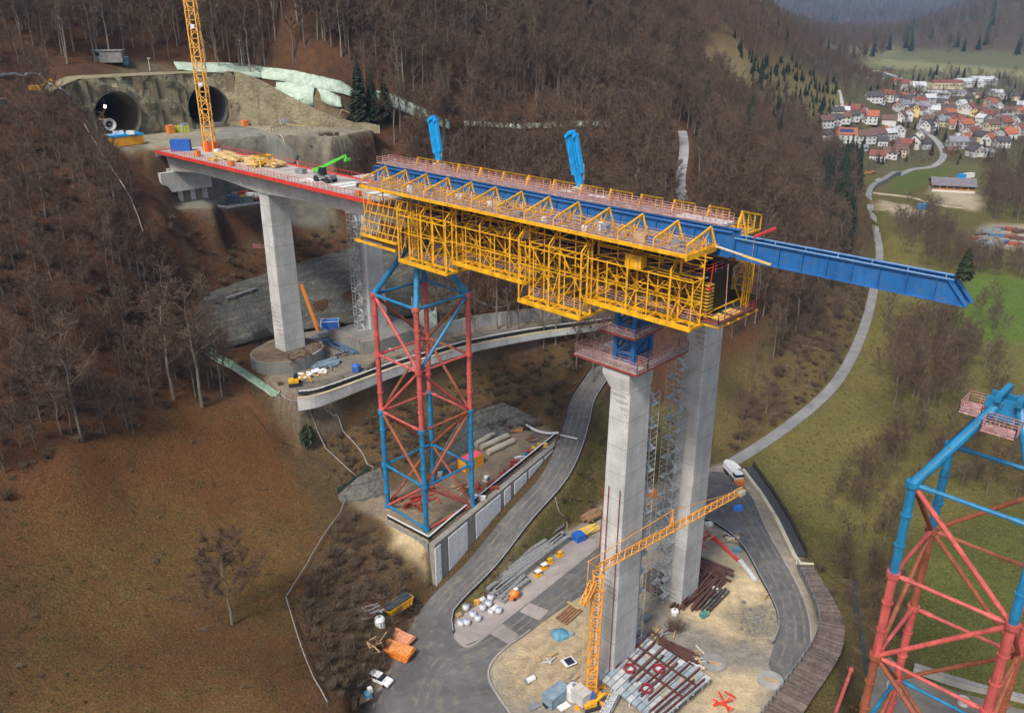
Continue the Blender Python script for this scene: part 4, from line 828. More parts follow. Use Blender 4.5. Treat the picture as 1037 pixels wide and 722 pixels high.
# left end: leaning frame panel and hung platform
mb = MB()
for k in range(8):
    s = -50.4+k*1.51; mb.bar(L(s,-8.2,77.6), L(s-2.7,-8.9,70.2), .13)
for f in (0,.2,.42,.64,.84,1): mb.bar(L(-50.4,-8.2,77.6).lerp(L(-53,-8.9,70.2), f), L(-39.8,-8.2,77.6).lerp(L(-42.6,-8.9,70.2), f), .14 if f < 1 else .4)
for k in range(4): mb.bar(L(-50.4+k*2.65,-8.2,77.6), L(-50.4+k*2.65,-8.9,70.2), .09)
mb.build('leaning_panel', YEL, gy)
mb = MB()
for k in range(26): z = 68.4+k*.33; mb.bar(L(-43.9,-7.6,z), L(-43.2,-7.6,z), .07)
for k in range(22): z = 68.4+k*.33; mb.bar(L(-40.2,-7.2,z), L(-38.6,-7.2,z), .07)
for s in (-43.9,-43.2,-40.2,-38.6): mb.bar(L(s,-7.5,68), L(s,-7.5,77.5), .12)
mb.build('ladder_cage', YEL, gy)
mb = MB(); LB(mb, -55, -43.2, -7.6, 4, 68.9, 69.05); mb.build('hung_platform', BROWNF, gy)
railing([L(-54.8,-7.6,69.05), L(-43.4,-7.6,69.05)], 1.2, 3, 1.7, .08, .08).build('railing', M('maroon rail', (.28,.08,.06), .6), gy)
mb = MB(); LB(mb, -55.2, -43.2, -8.9, -8.6, 68.6, 69.0); LB(mb, -55, -43, -4, -3.7, 68.5, 68.85); LB(mb, -55.2,-54.9,-8.9,5,68.55,68.9)
mb.build('hung_beams', YEL, gy)
for s in (-54.8,-49,-43.3):
    for n in (-6.5,5.5): MB().bar(L(s,n,69), L(s,n,79), .16).build('hanger_post', YEL, gy)
# loose boards, reels and boxes lying on the platforms belong to the works
def crate(name, lab, cat, c, d, rz, mat, strap=None, grp=None):
    t = thing(name, lab, cat, (c[0],c[1],c[2]), grp); MB().box((c[0],c[1],c[2]+d[2]/2), d, rz).build('box', mat, t, bevel=.04)
    mb = MB()
    for f in (-.32,.32): mb.box((c[0]+math.cos(rz)*d[0]*f, c[1]+math.sin(rz)*d[0]*f, c[2]+d[2]/2), (.12, d[1]+.05, d[2]+.05), rz)
    mb.build('straps', strap or GREY, t); return t
crate('tool_box', 'pale timber box on the gantry walkway below the left blue boom', 'box', L(-15,-5.3,75.35), (1.8,1.2,1.5), AX, WOOD)
crate('control_box', 'yellow machine housing hung in the gantry frames near their right end', 'machine', L(5.5,-6.6,75.4), (2.6,1.4,1.7), AX, YEL)
for s, l in ((-16.5,'white water tank on the gantry top walkway, the more distant of two'), (-11.5,'white water tank on the gantry top walkway, beside the foot of the right boom')): crate('water_tank', l, 'tank', L(s,6.0,79.2), (3.6,1.8,1.5), AX, WHITE)
mb = MB()
t = thing('gangway_beam', 'striped timber gangway beam sticking out beside the blue girder', 'gangway', L(20,-3.4,79)); MB().bar(L(15.5,-3.2,79.2), L(22.6,-3.0,78.3), .5, .14).build('board', YPLY, t); MB().bar(L(15.4,-3.5,79.35), L(19,-3.4,78.9), .12).build('edge_rail', WHITE, t)
t = thing('davit_arm', 'short red davit arm above the start of the blue girder nose', 'davit', L(19,1,80)); MB().bar(L(19.3,-1.6,80.9), L(20.2,2.0,81.5), .28).build('arm', REDP, t); MB().bar(L(19.3,-1.5,80.9), L(19.3,-1.5,77.4), .05).build('hoist_rope', RAIL, t)
rc = random.Random(77)
for nm_, m_, cnt in (('hydraulic_unit', GREY, 7), ('switch_cabinet', WHITE, 6), ('timber_packing', WOOD, 9), ('oil_drum', BLUEP, 5)):
    for i in range(cnt):
        mb = MB(); s_ = rc.uniform(-49,13); n_ = rc.choice([rc.uniform(-8,-4.6), rc.uniform(-8,-4.6), rc.uniform(4,8)]); d_ = (rc.uniform(.7,1.8), rc.uniform(.5,1.0), rc.uniform(.4,1.2))
        if nm_ == 'oil_drum': mb.tube(L(s_,n_,79.1), L(s_,n_,80.0), .3, n=10)
        else: mb.box(L(s_,n_,79.1+d_[2]/2), d_, AX+rc.uniform(-.3,.3))
        mb.build(nm_, m_, gy)
for q in (-1, 1):
    mb = MB()
    for k in range(12):
        s_ = -49+k*5.55; mb.bar(L(s_,2.4*q,79.5), L(s_,9*q,79.5), .14); mb.bar(L(s_+1.4,3*q,79.4), L(s_+1.4,8.6*q,79.4), .1); mb.bar(L(s_,6*q,79.2), L(s_,6*q,80.9), .12); mb.bar(L(s_+2.8,5.2*q,79.1), L(s_+2.8,5.2*q,80.4), .1)
    for z in (79.7,80.3): mb.bar(L(-51,5.6*q,z), L(14,5.6*q,z), .07)
    mb.build('deck_joists', YEL, gy)
railing([L(-51,-6.6,79.1), L(14.8,-6.6,79.1)], 1.1, 2, 2.2, .07, .06).build('railing', RAIL, gy)
mb = MB()
for k in range(14): s_ = -56+k*5.1; mb.bar(L(s_,1.2,81), L(s_,1.2,82.5), .09); mb.bar(L(s_,3.3,81), L(s_,3.3,82.5), .09); mb.bar(L(s_,1.2,82.5), L(s_,3.3,82.5), .09)
mb.build('walkway_frames', M('dull red frame', (.34,.10,.08), .6, 0, .3), gy)
mb = MB(); LB(mb, 6, 13.5, .8, 3.4, 81.0, 81.06); mb.build('white_boards', WHITE, gy)
# --- folded concrete placing booms
for s, lab, ln in ((-46.4, 'folded bright blue concrete placing boom at the left of the gantry roof', 9.0), (-13.6, 'folded bright blue concrete placing boom at the right of the gantry roof', 9.2)):
    b = thing('placing_boom', lab, 'concrete boom', L(s,4.4,80.3)); mb = MB(); z0_ = 81
    for a, c in ((-.8,-.6),(.8,-.6),(.8,.8),(-.8,.8)): mb.bar(L(s+a,4.4+c,79.4), L(s+a*.7,4.4+c*.7,81.7), .3)
    LB(mb, s-.9, s+.9, 3.6, 5.3, 81.0, 81.9); mb.build('base_frame', CREAM, b)
    MB().tube(L(s,4.4,81.9), L(s-.1,4.4,83.0), .4, .32, 10).build('slewing_post', SKYB, b)
    o = L(s,4.4,82.5); d = Vector((-1.5, .2, 7.4)) if s > -30 else Vector((-.9, .2, 7.2))
    for k, (off, l0, l1) in enumerate(((-.78,.16,.98),(-.26,.0,1.03),(.26,.0,1.06),(.78,.22,1.0))):
        q = Vector((off*D_[0], off*D_[1], 0)); a = o+q+d*l0; e = o+q+d*l1; sg = MB(); sg.bar(a, e, .47, .75, (D_[0],D_[1],0)); sg.tube(e-d.normalized()*.3-Vector((N_[0],N_[1],0))*.5, e-d.normalized()*.3+Vector((N_[0],N_[1],0))*.5, .3, n=8); sg.build('boom_section', SKYB, b)
    MB().tube(o+Vector((-.75*D_[0],-.75*D_[1],1.2)), o+d+Vector((-.75*D_[0],-.75*D_[1],-.6)), .09, n=6).build('delivery_pipe', GALV, b)
    MB().tube(o+Vector((.8*D_[0],.8*D_[1],.6)), o+Vector((.7*D_[0],.7*D_[1],3.0)), .14, n=6).build('ram', GREY, b)
# little topping-out tree on the tip of the nose
t = thing('spruce_sapling', 'small cut evergreen tree tied to the tip of the blue girder', 'tree', L(42.6,.8,80.4)); tr, cr = conifer(9, 3.0, 1.0); tr.build('trunk', SPRUCE_BARK, t, local=True); cr.build('crown', NEED, t, local=True)
# --- support towers
def tower(sc_, nc, ztop, zbot, lab, bays, cols, half=6.3, cages=False):
    t = thing('support_tower', lab, 'support tower', L(sc_, nc, zbot)); R_ = .52
    crn = [(-1,-1),(1,-1),(1,1),(-1,1)]; P = lambda i, z: L(sc_+crn[i][0]*half, nc+crn[i][1]*half, z)
    zs = [ztop-12.3*k for k in range(bays+1)]; zs[-1] = max(zs[-1], zbot+.4)
    for i in range(4):
        for k in range(bays):
            m = cols[i][k]; mb = MB().tube(P(i,zs[k]), P(i,zs[k+1]), R_, n=12); mb.tube(P(i,zs[k])+Vector((0,0,.35)), P(i,zs[k])-Vector((0,0,.35)), R_*1.5, n=12)
            for f in (.33,.66):
                q = P(i,zs[k]).lerp(P(i,zs[k+1]), f); mb.tube(q+Vector((0,0,.09)), q-Vector((0,0,.09)), R_*1.28, n=12)
            mb.build('leg', m, t, smooth=False)
        MB().tube(P(i,zbot-.3), P(i,zs[-1]+.3), R_*1.35, n=12).build('foot', TUBEB, t)
        MB().tube(P(i,zs[0]), L(sc_+crn[i][0]*.9, nc+crn[i][1]*.9, ztop+10.2), R_*1.1, n=12).build('raker', TUBEB, t)
    for k in range(bays+1):
        for i in range(4):
            j = (i+1) % 4; a, b = P(i,zs[k]), P(j,zs[k]); m = TUBEB if (k == 0 or k == 3 or (k == 4 and i == 0)) else (RED if (i+k) % 3 else RUST)
            mb = MB().tube(a, b, .24 if k else .26, n=8); d = (b-a).normalized()
            for q, e in ((a, d), (b, -d)): mb.tube(q+e*1.0, q+e*2.4, .34, n=8)
            mb.build('strut', m, t)
    for k in range(bays):
        for i in range(4):
            j = (i+1) % 4; a, b = (P(i,zs[k]), P(j,zs[k+1])) if (k+i) % 2 == 0 else (P(j,zs[k]), P(i,zs[k+1]))
            m = TUBEB if (i == 1 and k == 0) else (RED if i == 0 and k < 2 else (RUST if i in (2,3) or k == 2 else RED)); MB().tube(a, b, .3, n=8).build('brace', m, t)
    h = MB(); z = ztop+9.4
    for q in (-1.0,1.0): LB(h, sc_-2.3, sc_+2.3, nc+q-.3, nc+q+.3, z, z+1.1); LB(h, sc_+q-.3, sc_+q+.3, nc-2.3, nc+2.3, z+1.12, z+1.9)
    LB(h, sc_-1.5, sc_+1.5, nc-1.5, nc+1.5, z-1.2, z-.02); h.build('head_beams', TUBEB, t)
    if cages:
        for (s0, s1, n0, n1) in ((-4.6,-2.4,-1.5,2.2), (-1.5,1.8,-4.7,-2.4)):
            c = MB(); LB(c, sc_+s0, sc_+s1, nc+n0, nc+n1, z-1.5, z-1.4); railing([L(sc_+a, nc+b, z-1.4) for a, b in ((s0,n0),(s1,n0),(s1,n1),(s0,n1),(s0,n0))], 1.3, 4, .8, .07, .06, 0, c); c.build('work_cage', RAIL, t)
    return t
B_, R1, U_ = TUBEB, RED, RUST
tower(-48.8, .8, 57.6, PLZ, 'lattice tower of red and blue tubes on the walled terrace under the gantry', 4, {0:[R1,R1,B_,B_], 1:[R1,R1,B_,B_], 2:[R1,R1,B_,B_], 3:[R1,R1,B_,B_]})
tower(49.6, 2.2, 57.2, 0, 'blue, red and rusty tubular tower cut off by the right edge of the photo', 5, {0:[B_,R1,U_,R1,B_], 1:[B_,R1,R1,R1,B_], 2:[R1,R1,U_,R1,B_], 3:[B_,U_,R1,R1,B_]}, cages=True)
# --- stand and platforms on the front pier head
t = thing('support_stand', 'dark blue lattice stand between the front pier head and the yellow gantry', 'stand', L(-1.2,1.4,57))
for s in (-1.4, 1.8):
    mb = MB()
    for n in (-.6, 3.6):
        LB(mb, s-.3, s+.3, n-.3, n+.3, 57.0, 66.4)
    for k in range(4): mb.bar(L(s,-.6,57.6+k*2.2), L(s,3.6,57.6+k*2.2), .3); mb.bar(L(s,-.6 if k % 2 else 3.6,57.6+k*2.2), L(s,3.6 if k % 2 else -.6,59.8+k*2.2), .2)
    mb.build('frame', BLUE, t)
mb = MB()
for n in (-.6, 3.6):
    for k in range(4): mb.bar(L(-1.4,n,57.6+k*2.2), L(1.8,n,57.6+k*2.2), .26); mb.bar(L(-1.4 if k % 2 else 1.8,n,57.6+k*2.2), L(1.8 if k % 2 else -1.4,n,59.8+k*2.2), .18)
mb.build('bracing', BLUE, t)
mb = MB(); LB(mb, -.2, 1.75, .1, 2.9, 57.2, 64.0); LB(mb, -2.0, 2.4, -1.0, 4.0, 66.4, 67.2); mb.build('web_plate', BLUE, t)
def platform(lab, poly, z, h=1.15, mat=None, rows=3):
    t = thing('work_platform', lab, 'platform', L(*poly[0], z)); pts = [L(a, b, z) for a, b in poly]
    MB().prism([tuple(p[:2]) for p in pts], z-.14, z).build('deck', M('weathered deck', (.36,.31,.30), .8, 0, .35, .8, (.2,.1,.08)) if 'weathered deck' not in bpy.data.materials else bpy.data.materials['weathered deck'], t)
    mb = MB(); n = len(poly)
    for i in range(n): mb.bar(pts[i]-Vector((0,0,.3)), pts[(i+1) % n]-Vector((0,0,.3)), .22, .3)
    for f in (.25,.5,.75): mb.bar(pts[0].lerp(pts[1], f)-Vector((0,0,.3)), pts[3].lerp(pts[2], f)-Vector((0,0,.3)), .16)
    mb.build('edge_frame', M('dark red frame', (.30,.06,.045), .6, 0, .3) if 'dark red frame' not in bpy.data.materials else bpy.data.materials['dark red frame'], t)
    railing(pts+[pts[0]], h, rows, 1.5, .08, .075).build('railing', RAIL, t); return t
platform('long railed work platform across the near side of the front pier head', [(-7.6,-2.9),(4.2,-2.9),(4.2,-.3),(-7.6,-.3)], 58.4, 1.5, rows=4)
platform('railed work platform along the right side of the blue stand', [(2.5,-.2),(4.2,-.2),(4.2,10.4),(2.5,10.4)], 58.4, 1.5, rows=4)
platform('railed work platform behind the blue stand on the front pier', [(-6.8,-.2),(-2.8,-.2),(-2.8,6),(-6.8,6)], 58.4, 1.4, rows=4)
platform('small railed platform halfway up the blue stand', [(-3.4,-2.2),(3.0,-2.2),(3.0,4.8),(-3.4,4.8)], 63.4, 1.1)
# ------------------------------------------------------------------ walls, tunnels, mats, fences
SHOT = concrete('shotcrete', (.32,.275,.165), 0, .8); _n = SHOT.node_tree; _b = _n.nodes['Principled BSDF']; _oc = _n.nodes.new('ShaderNodeTexCoord').outputs['Object']; _src = _b.inputs['Base Color'].links[0].from_socket
_c = mixc(_n, ramp(_n, noise(_n, _oc, .35, 6, .72, .8), .48, .66, 0, .55), _src, (.10,.085,.048)); _c = mixc(_n, ramp(_n, noise(_n, _oc, 1.3, 5, .7), .52, .68, 0, .7), _c, (.36,.32,.22)); _n.links.new(_c, _b.inputs['Base Color']); bump(_n, _b, noise(_n, _oc, .9, 6, .7), 1.0, .8)
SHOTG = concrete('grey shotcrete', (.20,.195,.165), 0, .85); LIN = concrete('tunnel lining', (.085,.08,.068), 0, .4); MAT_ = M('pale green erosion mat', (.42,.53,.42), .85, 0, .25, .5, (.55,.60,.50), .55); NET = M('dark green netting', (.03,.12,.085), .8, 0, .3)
def wall_run(pts, zb, zt, th, mb=None):
    """upright wall along plan points; zb and zt are numbers or lists"""
    mb = mb or MB(); n = len(pts); f = lambda z, i: z[i] if isinstance(z, (list, tuple)) else z; rg = []
    for i, p in enumerate(pts):
        p = Vector((p[0], p[1], 0)); a = Vector((*pts[max(i-1,0)][:2], 0)); b = Vector((*pts[min(i+1,n-1)][:2], 0)); d = (b-a).normalized(); sd = Vector((-d.y, d.x, 0))*th/2
        rg.append([Vector((*(p-sd)[:2], f(zb,i))), Vector((*(p+sd)[:2], f(zb,i))), Vector((*(p+sd)[:2], f(zt,i))), Vector((*(p-sd)[:2], f(zt,i)))])
    return mb.loft(rg)
def lerp_pts(a, b, k): a, b = Vector(a), Vector(b); return [a.lerp(b, i/k) for i in range(k+1)]
# retaining wall of the tower terrace
WP = M('white wall sheet', (.82,.82,.81), .6, 0, .06, .6, (.5,.48,.44), .35); rw = thing('retaining_wall', 'grey retaining wall with white sheeted panels holding up the tower terrace beside the curving road', 'wall', PLAT[1])
ow0 = (PLAT[3]-PLAT[1]).normalized(); ow0 = Vector((ow0.y, -ow0.x, 0)); line = [p+ow0*.8 for p in lerp_pts(PLAT[1], PLAT[3], 11)]; zt = [PLZ+.25]*12; zb = [gz(p.x+1.2, p.y-1.2)-2.0 for p in line]; wall_run(line, zb, zt, 1.3).build('wall_body', concrete('weathered wall', (.27,.255,.22), 0, .85), rw)
side = lerp_pts(PLAT[0], PLAT[1], 5); wall_run(side, [PLZ-1.8]*5+[0], PLZ+.2, .6).build('end_wall', DARKC, rw)
dw = (PLAT[3]-PLAT[1]).normalized(); ow = Vector((dw.y, -dw.x, 0)); TL = (PLAT[3]-PLAT[1]).length
for f0, f1 in ((.0,.035),(.085,.21),(.27,.45),(.48,.53),(.56,.66),(.68,.80),(.82,.9)):
    a, b = PLAT[1]+dw*TL*f0+ow*1.46, PLAT[1]+dw*TL*f1+ow*1.46; za = gz(a.x+ow.x*.8, a.y+ow.y*.8)+.1; zc = gz(b.x+ow.x*.8, b.y+ow.y*.8)+.1; m_ = a.lerp(b,.5)
    top = PLZ-.5; mb = MB(); th = ow*.12; A = lambda p, z: Vector((p.x, p.y, z)); mb.hexa([A(a,za), A(b,zc), A(b,zc)+th, A(a,za)+th, A(a,top), A(b,top), A(b,top)+th, A(a,top)+th]); mb.build('white_panel', WP, rw)
a, b = PLAT[0].lerp(PLAT[1], .72), PLAT[1]; mb = MB(); nrm = Vector((-(b-a).y, (b-a).x, 0)).normalized()*-.4
mb.hexa([Vector((a.x,a.y,5.5))+nrm, Vector((b.x,b.y,.3))+nrm, Vector((b.x,b.y,.3))+nrm*1.3, Vector((a.x,a.y,5.5))+nrm*1.3, Vector((a.x,a.y,7))+nrm, Vector((b.x,b.y,6))+nrm, Vector((b.x,b.y,6))+nrm*1.3, Vector((a.x,a.y,7))+nrm*1.3]); mb.build('white_panel', WHITE, rw)
def barrier(name, lab, pts, h=.8, posts=2.5, dark=DARK, band=WHITE, grp=None, bw_=.26):
    """road restraint: posts, a dark lower rail and a pale upper rail"""
    t = thing(name, lab, 'barrier', pts[0], grp); mb = MB(); b2 = MB()
    for a, b in zip(pts, pts[1:]):
        a, b = Vector(a), Vector(b); k = max(1, round((b-a).length/posts))
        for i in range(k): q = a.lerp(b, i/k); b2.bar(q-Vector((0,0,.4)), q+Vector((0,0,h)), .12)
        b2.bar(a+Vector((0,0,h*.42)), b+Vector((0,0,h*.42)), .12, h*.5); mb.bar(a+Vector((0,0,h)), b+Vector((0,0,h)), bw_, .12)
    b2.build('dark_rail', dark, t); mb.build('pale_rail', band, t); return t
up = Vector((0,0,PLZ-PLAT[0].z+.2))
barrier('edge_barrier', 'black and white edge barrier around the tower terrace above the white panels', [PLAT[0]+Vector((.3,.6,.2)), PLAT[1]+Vector((0,.9,.2))]+[p+Vector((-.5,.6,.2)) for p in lerp_pts(PLAT[1], PLAT[3], 6)[1:]], 1.0)
GREYR0 = M('zinc rail', (.42,.43,.44), .5, .2, .2)
RR = [Z(459,642,.1), Z(457.5,632,.1), Z(459,622,.1)]+offs(RA, -3.3)[17:64]
barrier('guard_rail', 'white topped guard rail on the outer edge of the curving access road', [Vector((p.x, p.y, p.z+.15)) for p in RR], .75, 2.2, DARK, GREYR0, None, .14)
RL = offs(RA, 3.3, .1)[42:64]; barrier('kerb_rail', 'low dark rail on the uphill edge of the curving access road', RL, .55, 2.5, DARK, BROWNS)
# terrace wall and rails
TW = spline([Z(x, y, 30) for x, y in ((301,404),(318,402),(340,395),(370,384),(400,373),(440,361),(480,350),(545,338),(612,329),(650,321))], 4)
tw = thing('terrace_wall', 'long pale concrete wall under the edge of the upper terrace road', 'wall', TW[0]); n_ = len(TW)
wall_run(TW, [27.3+1.7*i/(n_-1) for i in range(n_)], [30.15]*n_, .6).build('wall_body', PALEC, tw); wall_run([p+Vector((.02,.1,0)) for p in TW], [30.15]*n_, [30.35]*n_, .8).build('coping', concrete('sandy coping', (.5,.42,.27), 0, .3), tw)
barrier('edge_barrier', 'black and white barrier along the upper terrace road', [p+Vector((0,1.6,.1)) for p in TW], 1.1, 2.5)
BW = [Z(x, y, 30) for x, y in ((400,346),(440,340),(480,332),(545,324),(612,318),(660,312))]
bw = thing('back_wall', 'pale streaked concrete wall along the uphill side of the upper terrace road', 'wall', BW[0]); wall_run(BW, 29.0, [30.6,32.6,33.4,33.6,33.6,33.6], .6).build('wall_body', concrete('streaked wall', (.36,.35,.33), 0, .9), bw)
# anchored wall behind the left pier
def slab(name, lab, cat, bot, top, mat, th=.8, part='face', ku=24, kv=6):
    t = thing(name, lab, cat, bot[0]); mb = MB(); B = spline(bot, 6); Tt = spline(top, 6); k = min(len(B), len(Tt)); r_ = random.Random(len(lab)); gr = []
    for i in range(k): gr.append([B[i].lerp(Tt[i], j/kv)+Vector((r_.uniform(-.2,.2), r_.uniform(-.25,.25), r_.uniform(-.12,.12))) for j in range(kv+1)])
    back = Vector((-.1, th*2, -th)); vs = [p for g in gr for p in g]; n1 = kv+1; fs = [(i*n1+j, (i+1)*n1+j, (i+1)*n1+j+1, i*n1+j+1) for i in range(k-1) for j in range(kv)]
    mb.add(vs, fs); m2 = len(vs); edge = [i*n1 for i in range(k)]+[(k-1)*n1+j for j in range(1, n1)]+[i*n1+kv for i in range(k-2, -1, -1)]+[j for j in range(kv-1, 0, -1)]
    mb.v.extend([tuple(Vector(vs[e])+back) for e in edge]); L_ = len(edge); base = len(mb.v)-L_
    for a in range(L_): b = (a+1) % L_; mb.f.append((edge[a], edge[b], base+b, base+a)); mb.mi.append(0)
    mb.build(part, mat, t, smooth=True); return t, gr
def anchored(name, col):
    """sprayed concrete with rows of anchor plates and dark horizontal bench lines"""
    m = concrete(name, col, 0, .8); nt = m.node_tree; bs = nt.nodes['Principled BSDF']; src = bs.inputs['Base Color'].links[0].from_socket; oc = nt.nodes.new('ShaderNodeTexCoord').outputs['Object']; sp = nn(nt, 'ShaderNodeSeparateXYZ'); nt.links.new(oc, sp.inputs[0])
    cb = nn(nt, 'ShaderNodeCombineXYZ'); ad = nn(nt, 'ShaderNodeMath', operation='SUBTRACT'); nt.links.new(sp.outputs[0], ad.inputs[0]); nt.links.new(sp.outputs[1], ad.inputs[1]); nt.links.new(ad.outputs[0], cb.inputs[0]); nt.links.new(sp.outputs[2], cb.inputs[1])
    vo = nn(nt, 'ShaderNodeTexVoronoi'); vo.inputs['Scale'].default_value = .55; vo.inputs['Randomness'].default_value = .12; nt.links.new(cb.outputs[0], vo.inputs['Vector'])
    c = mixc(nt, ramp(nt, vo.outputs['Distance'], .16, .28, .4, 0), src, (.22,.215,.185)); c = mixc(nt, ramp(nt, noise(nt, oc, 1.2, 5, .7), .42, .66, 0, .75), c, (.05,.05,.042)); md = nn(nt, 'ShaderNodeMath', operation='PINGPONG'); nt.links.new(sp.outputs[2], md.inputs[0]); md.inputs[1].default_value = 1.5; c = mixc(nt, ramp(nt, md.outputs[0], .0, .3, .7, 0), c, (.045,.043,.035)); nt.links.new(c, bs.inputs['Base Color']); bump(nt, bs, noise(nt, oc, 1.0, 5, .7), .9, .6); return m
ANC = anchored('anchored shotcrete', (.105,.103,.085))
WALLS_LATER = True
# tunnel portals
pw = thing('portal_wall', 'weathered sprayed concrete cutting with two round tunnel mouths', 'wall', L(-178,13,75.6))
CEN = [(-1.0, 81.3, 6.3, -176.9), (27.0, 81.3, 6.3, -179.9)]
wl = [(s+.1, n) for s, n in WALL]
def topn(n): return 91.5-14.5*float(sm((n-36)/24))-3*float(sm((-n-8)/14))
def s_at(n):
    for (a, b) in zip(wl, wl[1:]):
        if a[1] <= n <= b[1]: return a[0]+(b[0]-a[0])*(n-a[1])/(b[1]-a[1])
    return wl[-1][0]
rr_ = random.Random(4); mb = MB(); W2, Hb = 9.0, 74.6
def fp(n, z):
    o = float(sm((n-34)/5)); return L(s_at(n)+.95*o, n-.8*o, z) if o > 0 and n > 36.5 else L(s_at(n)+.95*o+.3*math.sin(n*.9)+.38*math.sin(z*.8+n*.3)+.3*math.sin(n*2.3+z*1.7)+.2*math.sin(n*4.1-z*2.9)+.9*max(0, (z-84))*-.13, n, z)
for (cn_, cz_, R_, _s) in CEN:
    K_ = 40; inner = []; outer = []
    for i in range(K_):
        a = 2*PI*i/K_; inner.append((cn_+R_*1.06*math.cos(a), cz_+R_*1.06*math.sin(a))); c, s = math.cos(a), math.sin(a); hz_ = (topn(cn_)-cz_) if s > 0 else (cz_-Hb)
        k = min(W2/abs(c) if abs(c) > 1e-6 else 1e9, hz_/abs(s) if abs(s) > 1e-6 else 1e9); outer.append((cn_+k*c, cz_+k*s))
    for i in range(K_):
        j = (i+1) % K_; prev = [inner[i], inner[j]]
        for q in range(1, 5):
            f = q/4; nx_ = [(inner[x][0]+(outer[x][0]-inner[x][0])*f, inner[x][1]+(outer[x][1]-inner[x][1])*f) for x in (i, j)]
            mb.add([fp(*prev[0]), fp(*prev[1]), fp(*nx_[1]), fp(*nx_[0])], [(0,1,2,3)]); prev = nx_
def strip(n0, n1):
    k = max(1, round((n1-n0)/1.6)); ns = [n0+(n1-n0)*i/k for i in range(k+1)]
    for a, b in zip(ns, ns[1:]):
        for j in range(9):
            f0, f1 = j/9, (j+1)/9; za, zb_ = topn(a), topn(b); mb.add([fp(a, Hb+(za-Hb)*f0), fp(b, Hb+(zb_-Hb)*f0), fp(b, Hb+(zb_-Hb)*f1), fp(a, Hb+(za-Hb)*f1)], [(0,1,2,3)])
strip(-46, -10); strip(8, 18); strip(36, 60)
# the wall goes 6 m back into the hill at its top
ns = [-46+i*2 for i in range(54)]
for a, b in zip(ns, ns[1:]): mb.add([fp(a, topn(a)), fp(b, topn(b)), fp(b, topn(b))+Vector((D_[0]*-8, D_[1]*-8, .4)), fp(a, topn(a))+Vector((D_[0]*-8, D_[1]*-8, .4))], [(0,1,2,3)])
mb.build('cut_face', SHOT, pw, smooth=True)
for k, (cn_, cz_, R_, s_c) in enumerate(CEN):
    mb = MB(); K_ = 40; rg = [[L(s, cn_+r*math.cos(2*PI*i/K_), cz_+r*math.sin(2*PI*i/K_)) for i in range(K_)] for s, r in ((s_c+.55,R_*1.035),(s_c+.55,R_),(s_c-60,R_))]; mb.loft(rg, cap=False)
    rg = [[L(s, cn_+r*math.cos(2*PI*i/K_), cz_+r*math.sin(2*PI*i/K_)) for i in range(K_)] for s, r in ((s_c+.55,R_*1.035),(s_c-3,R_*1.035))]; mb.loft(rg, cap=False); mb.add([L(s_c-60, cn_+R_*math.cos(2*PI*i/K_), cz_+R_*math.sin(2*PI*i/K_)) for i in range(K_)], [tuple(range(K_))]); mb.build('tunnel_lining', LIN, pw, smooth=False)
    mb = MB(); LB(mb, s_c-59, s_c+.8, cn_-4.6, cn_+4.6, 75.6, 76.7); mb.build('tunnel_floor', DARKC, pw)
# draped mats
def drape(name, lab, cat, top, bot, mat, off=.35, ku=26, kv=4, grp=None):
    t = thing(name, lab, cat, G(*top[0]), grp); mb = MB(); r_ = random.Random(int(top[0][0])); P = []
    def at(line, f):
        x = f*(len(line)-1); i = min(int(x), len(line)-2); g = x-i; return (line[i][0]*(1-g)+line[i+1][0]*g, line[i][1]*(1-g)+line[i+1][1]*g)
    for i in range(ku+1):
        a, b = at(top, i/ku), at(bot, i/ku); a, b = G(*a), G(*b); wob = r_.uniform(-.06,.06)
        P.append([(lambda q: Vector((q.x, q.y, max(gz(q.x, q.y), q.z-1)+off+r_.uniform(0,.25))))(a.lerp(b, min(1, max(0, j/kv+wob*(0<j<kv))))) for j in range(kv+1)])
    vs = [p for c in P for p in c]; n1 = kv+1; mb.add(vs, [(i*n1+j, (i+1)*n1+j, (i+1)*n1+j+1, i*n1+j+1) for i in range(ku) for j in range(kv)])
    o = mb.build('sheet', mat, t, smooth=True); md = o.modifiers.new('body', 'SOLIDIFY'); md.thickness = .12; md.offset = 1; return t
drape('slope_mat', 'long pale green mat band above the tunnel mouths', 'slope mat', [(176,65),(240,66),(300,74),(345,84),(362,95)], [(180,73),(240,77),(300,87),(345,97),(361,101)], MAT_, .4, 40)
drape('slope_mat', 'pale green mat patch below the band, right of the right tunnel mouth', 'slope mat', [(280,87),(292,87),(306,88),(319,92)], [(279,101),(291,108),(304,112),(318,111)], MAT_, .9, 16, 6)
drape('slope_mat', 'smaller pale green mat patch below the band, at its right end', 'slope mat', [(321,93),(333,96),(345,102)], [(326,107),(336,111),(347,113)], MAT_, .9, 12, 5)
drape('slope_mat', 'pale green mat band on the hillside path behind the conifers', 'slope mat', [(376,92),(400,98),(430,112),(456,124)], [(376,104),(400,111),(430,124),(456,133)], MAT_, .4, 26)
drape('slope_mat', 'thin pale strip of matting along the hillside path above the right blue boom', 'slope mat', [(470,126),(530,129),(600,125),(622,124)], [(470,131),(530,134),(600,132),(622,132)], M('pale strip', (.42,.45,.36), .85, 0, .3, .3), 1.0, 40)
drape('slope_mat', 'green mat strip at the foot of the bare slope left of the left pier', 'slope mat', [(212,352),(240,370),(266,388),(284,400)], [(208,357),(234,376),(260,393),(280,404)], M('mat green', (.20,.33,.22), .85, 0, .3, .5, (.35,.4,.3)), .3, 18)
drape('slope_mat', 'crumpled pale green sheet on the terrace slope behind the red tower', 'slope mat', [(407,298),(418,292),(432,300),(442,312)], [(414,318),(424,330),(434,338),(444,338)], MAT_, .5, 12)
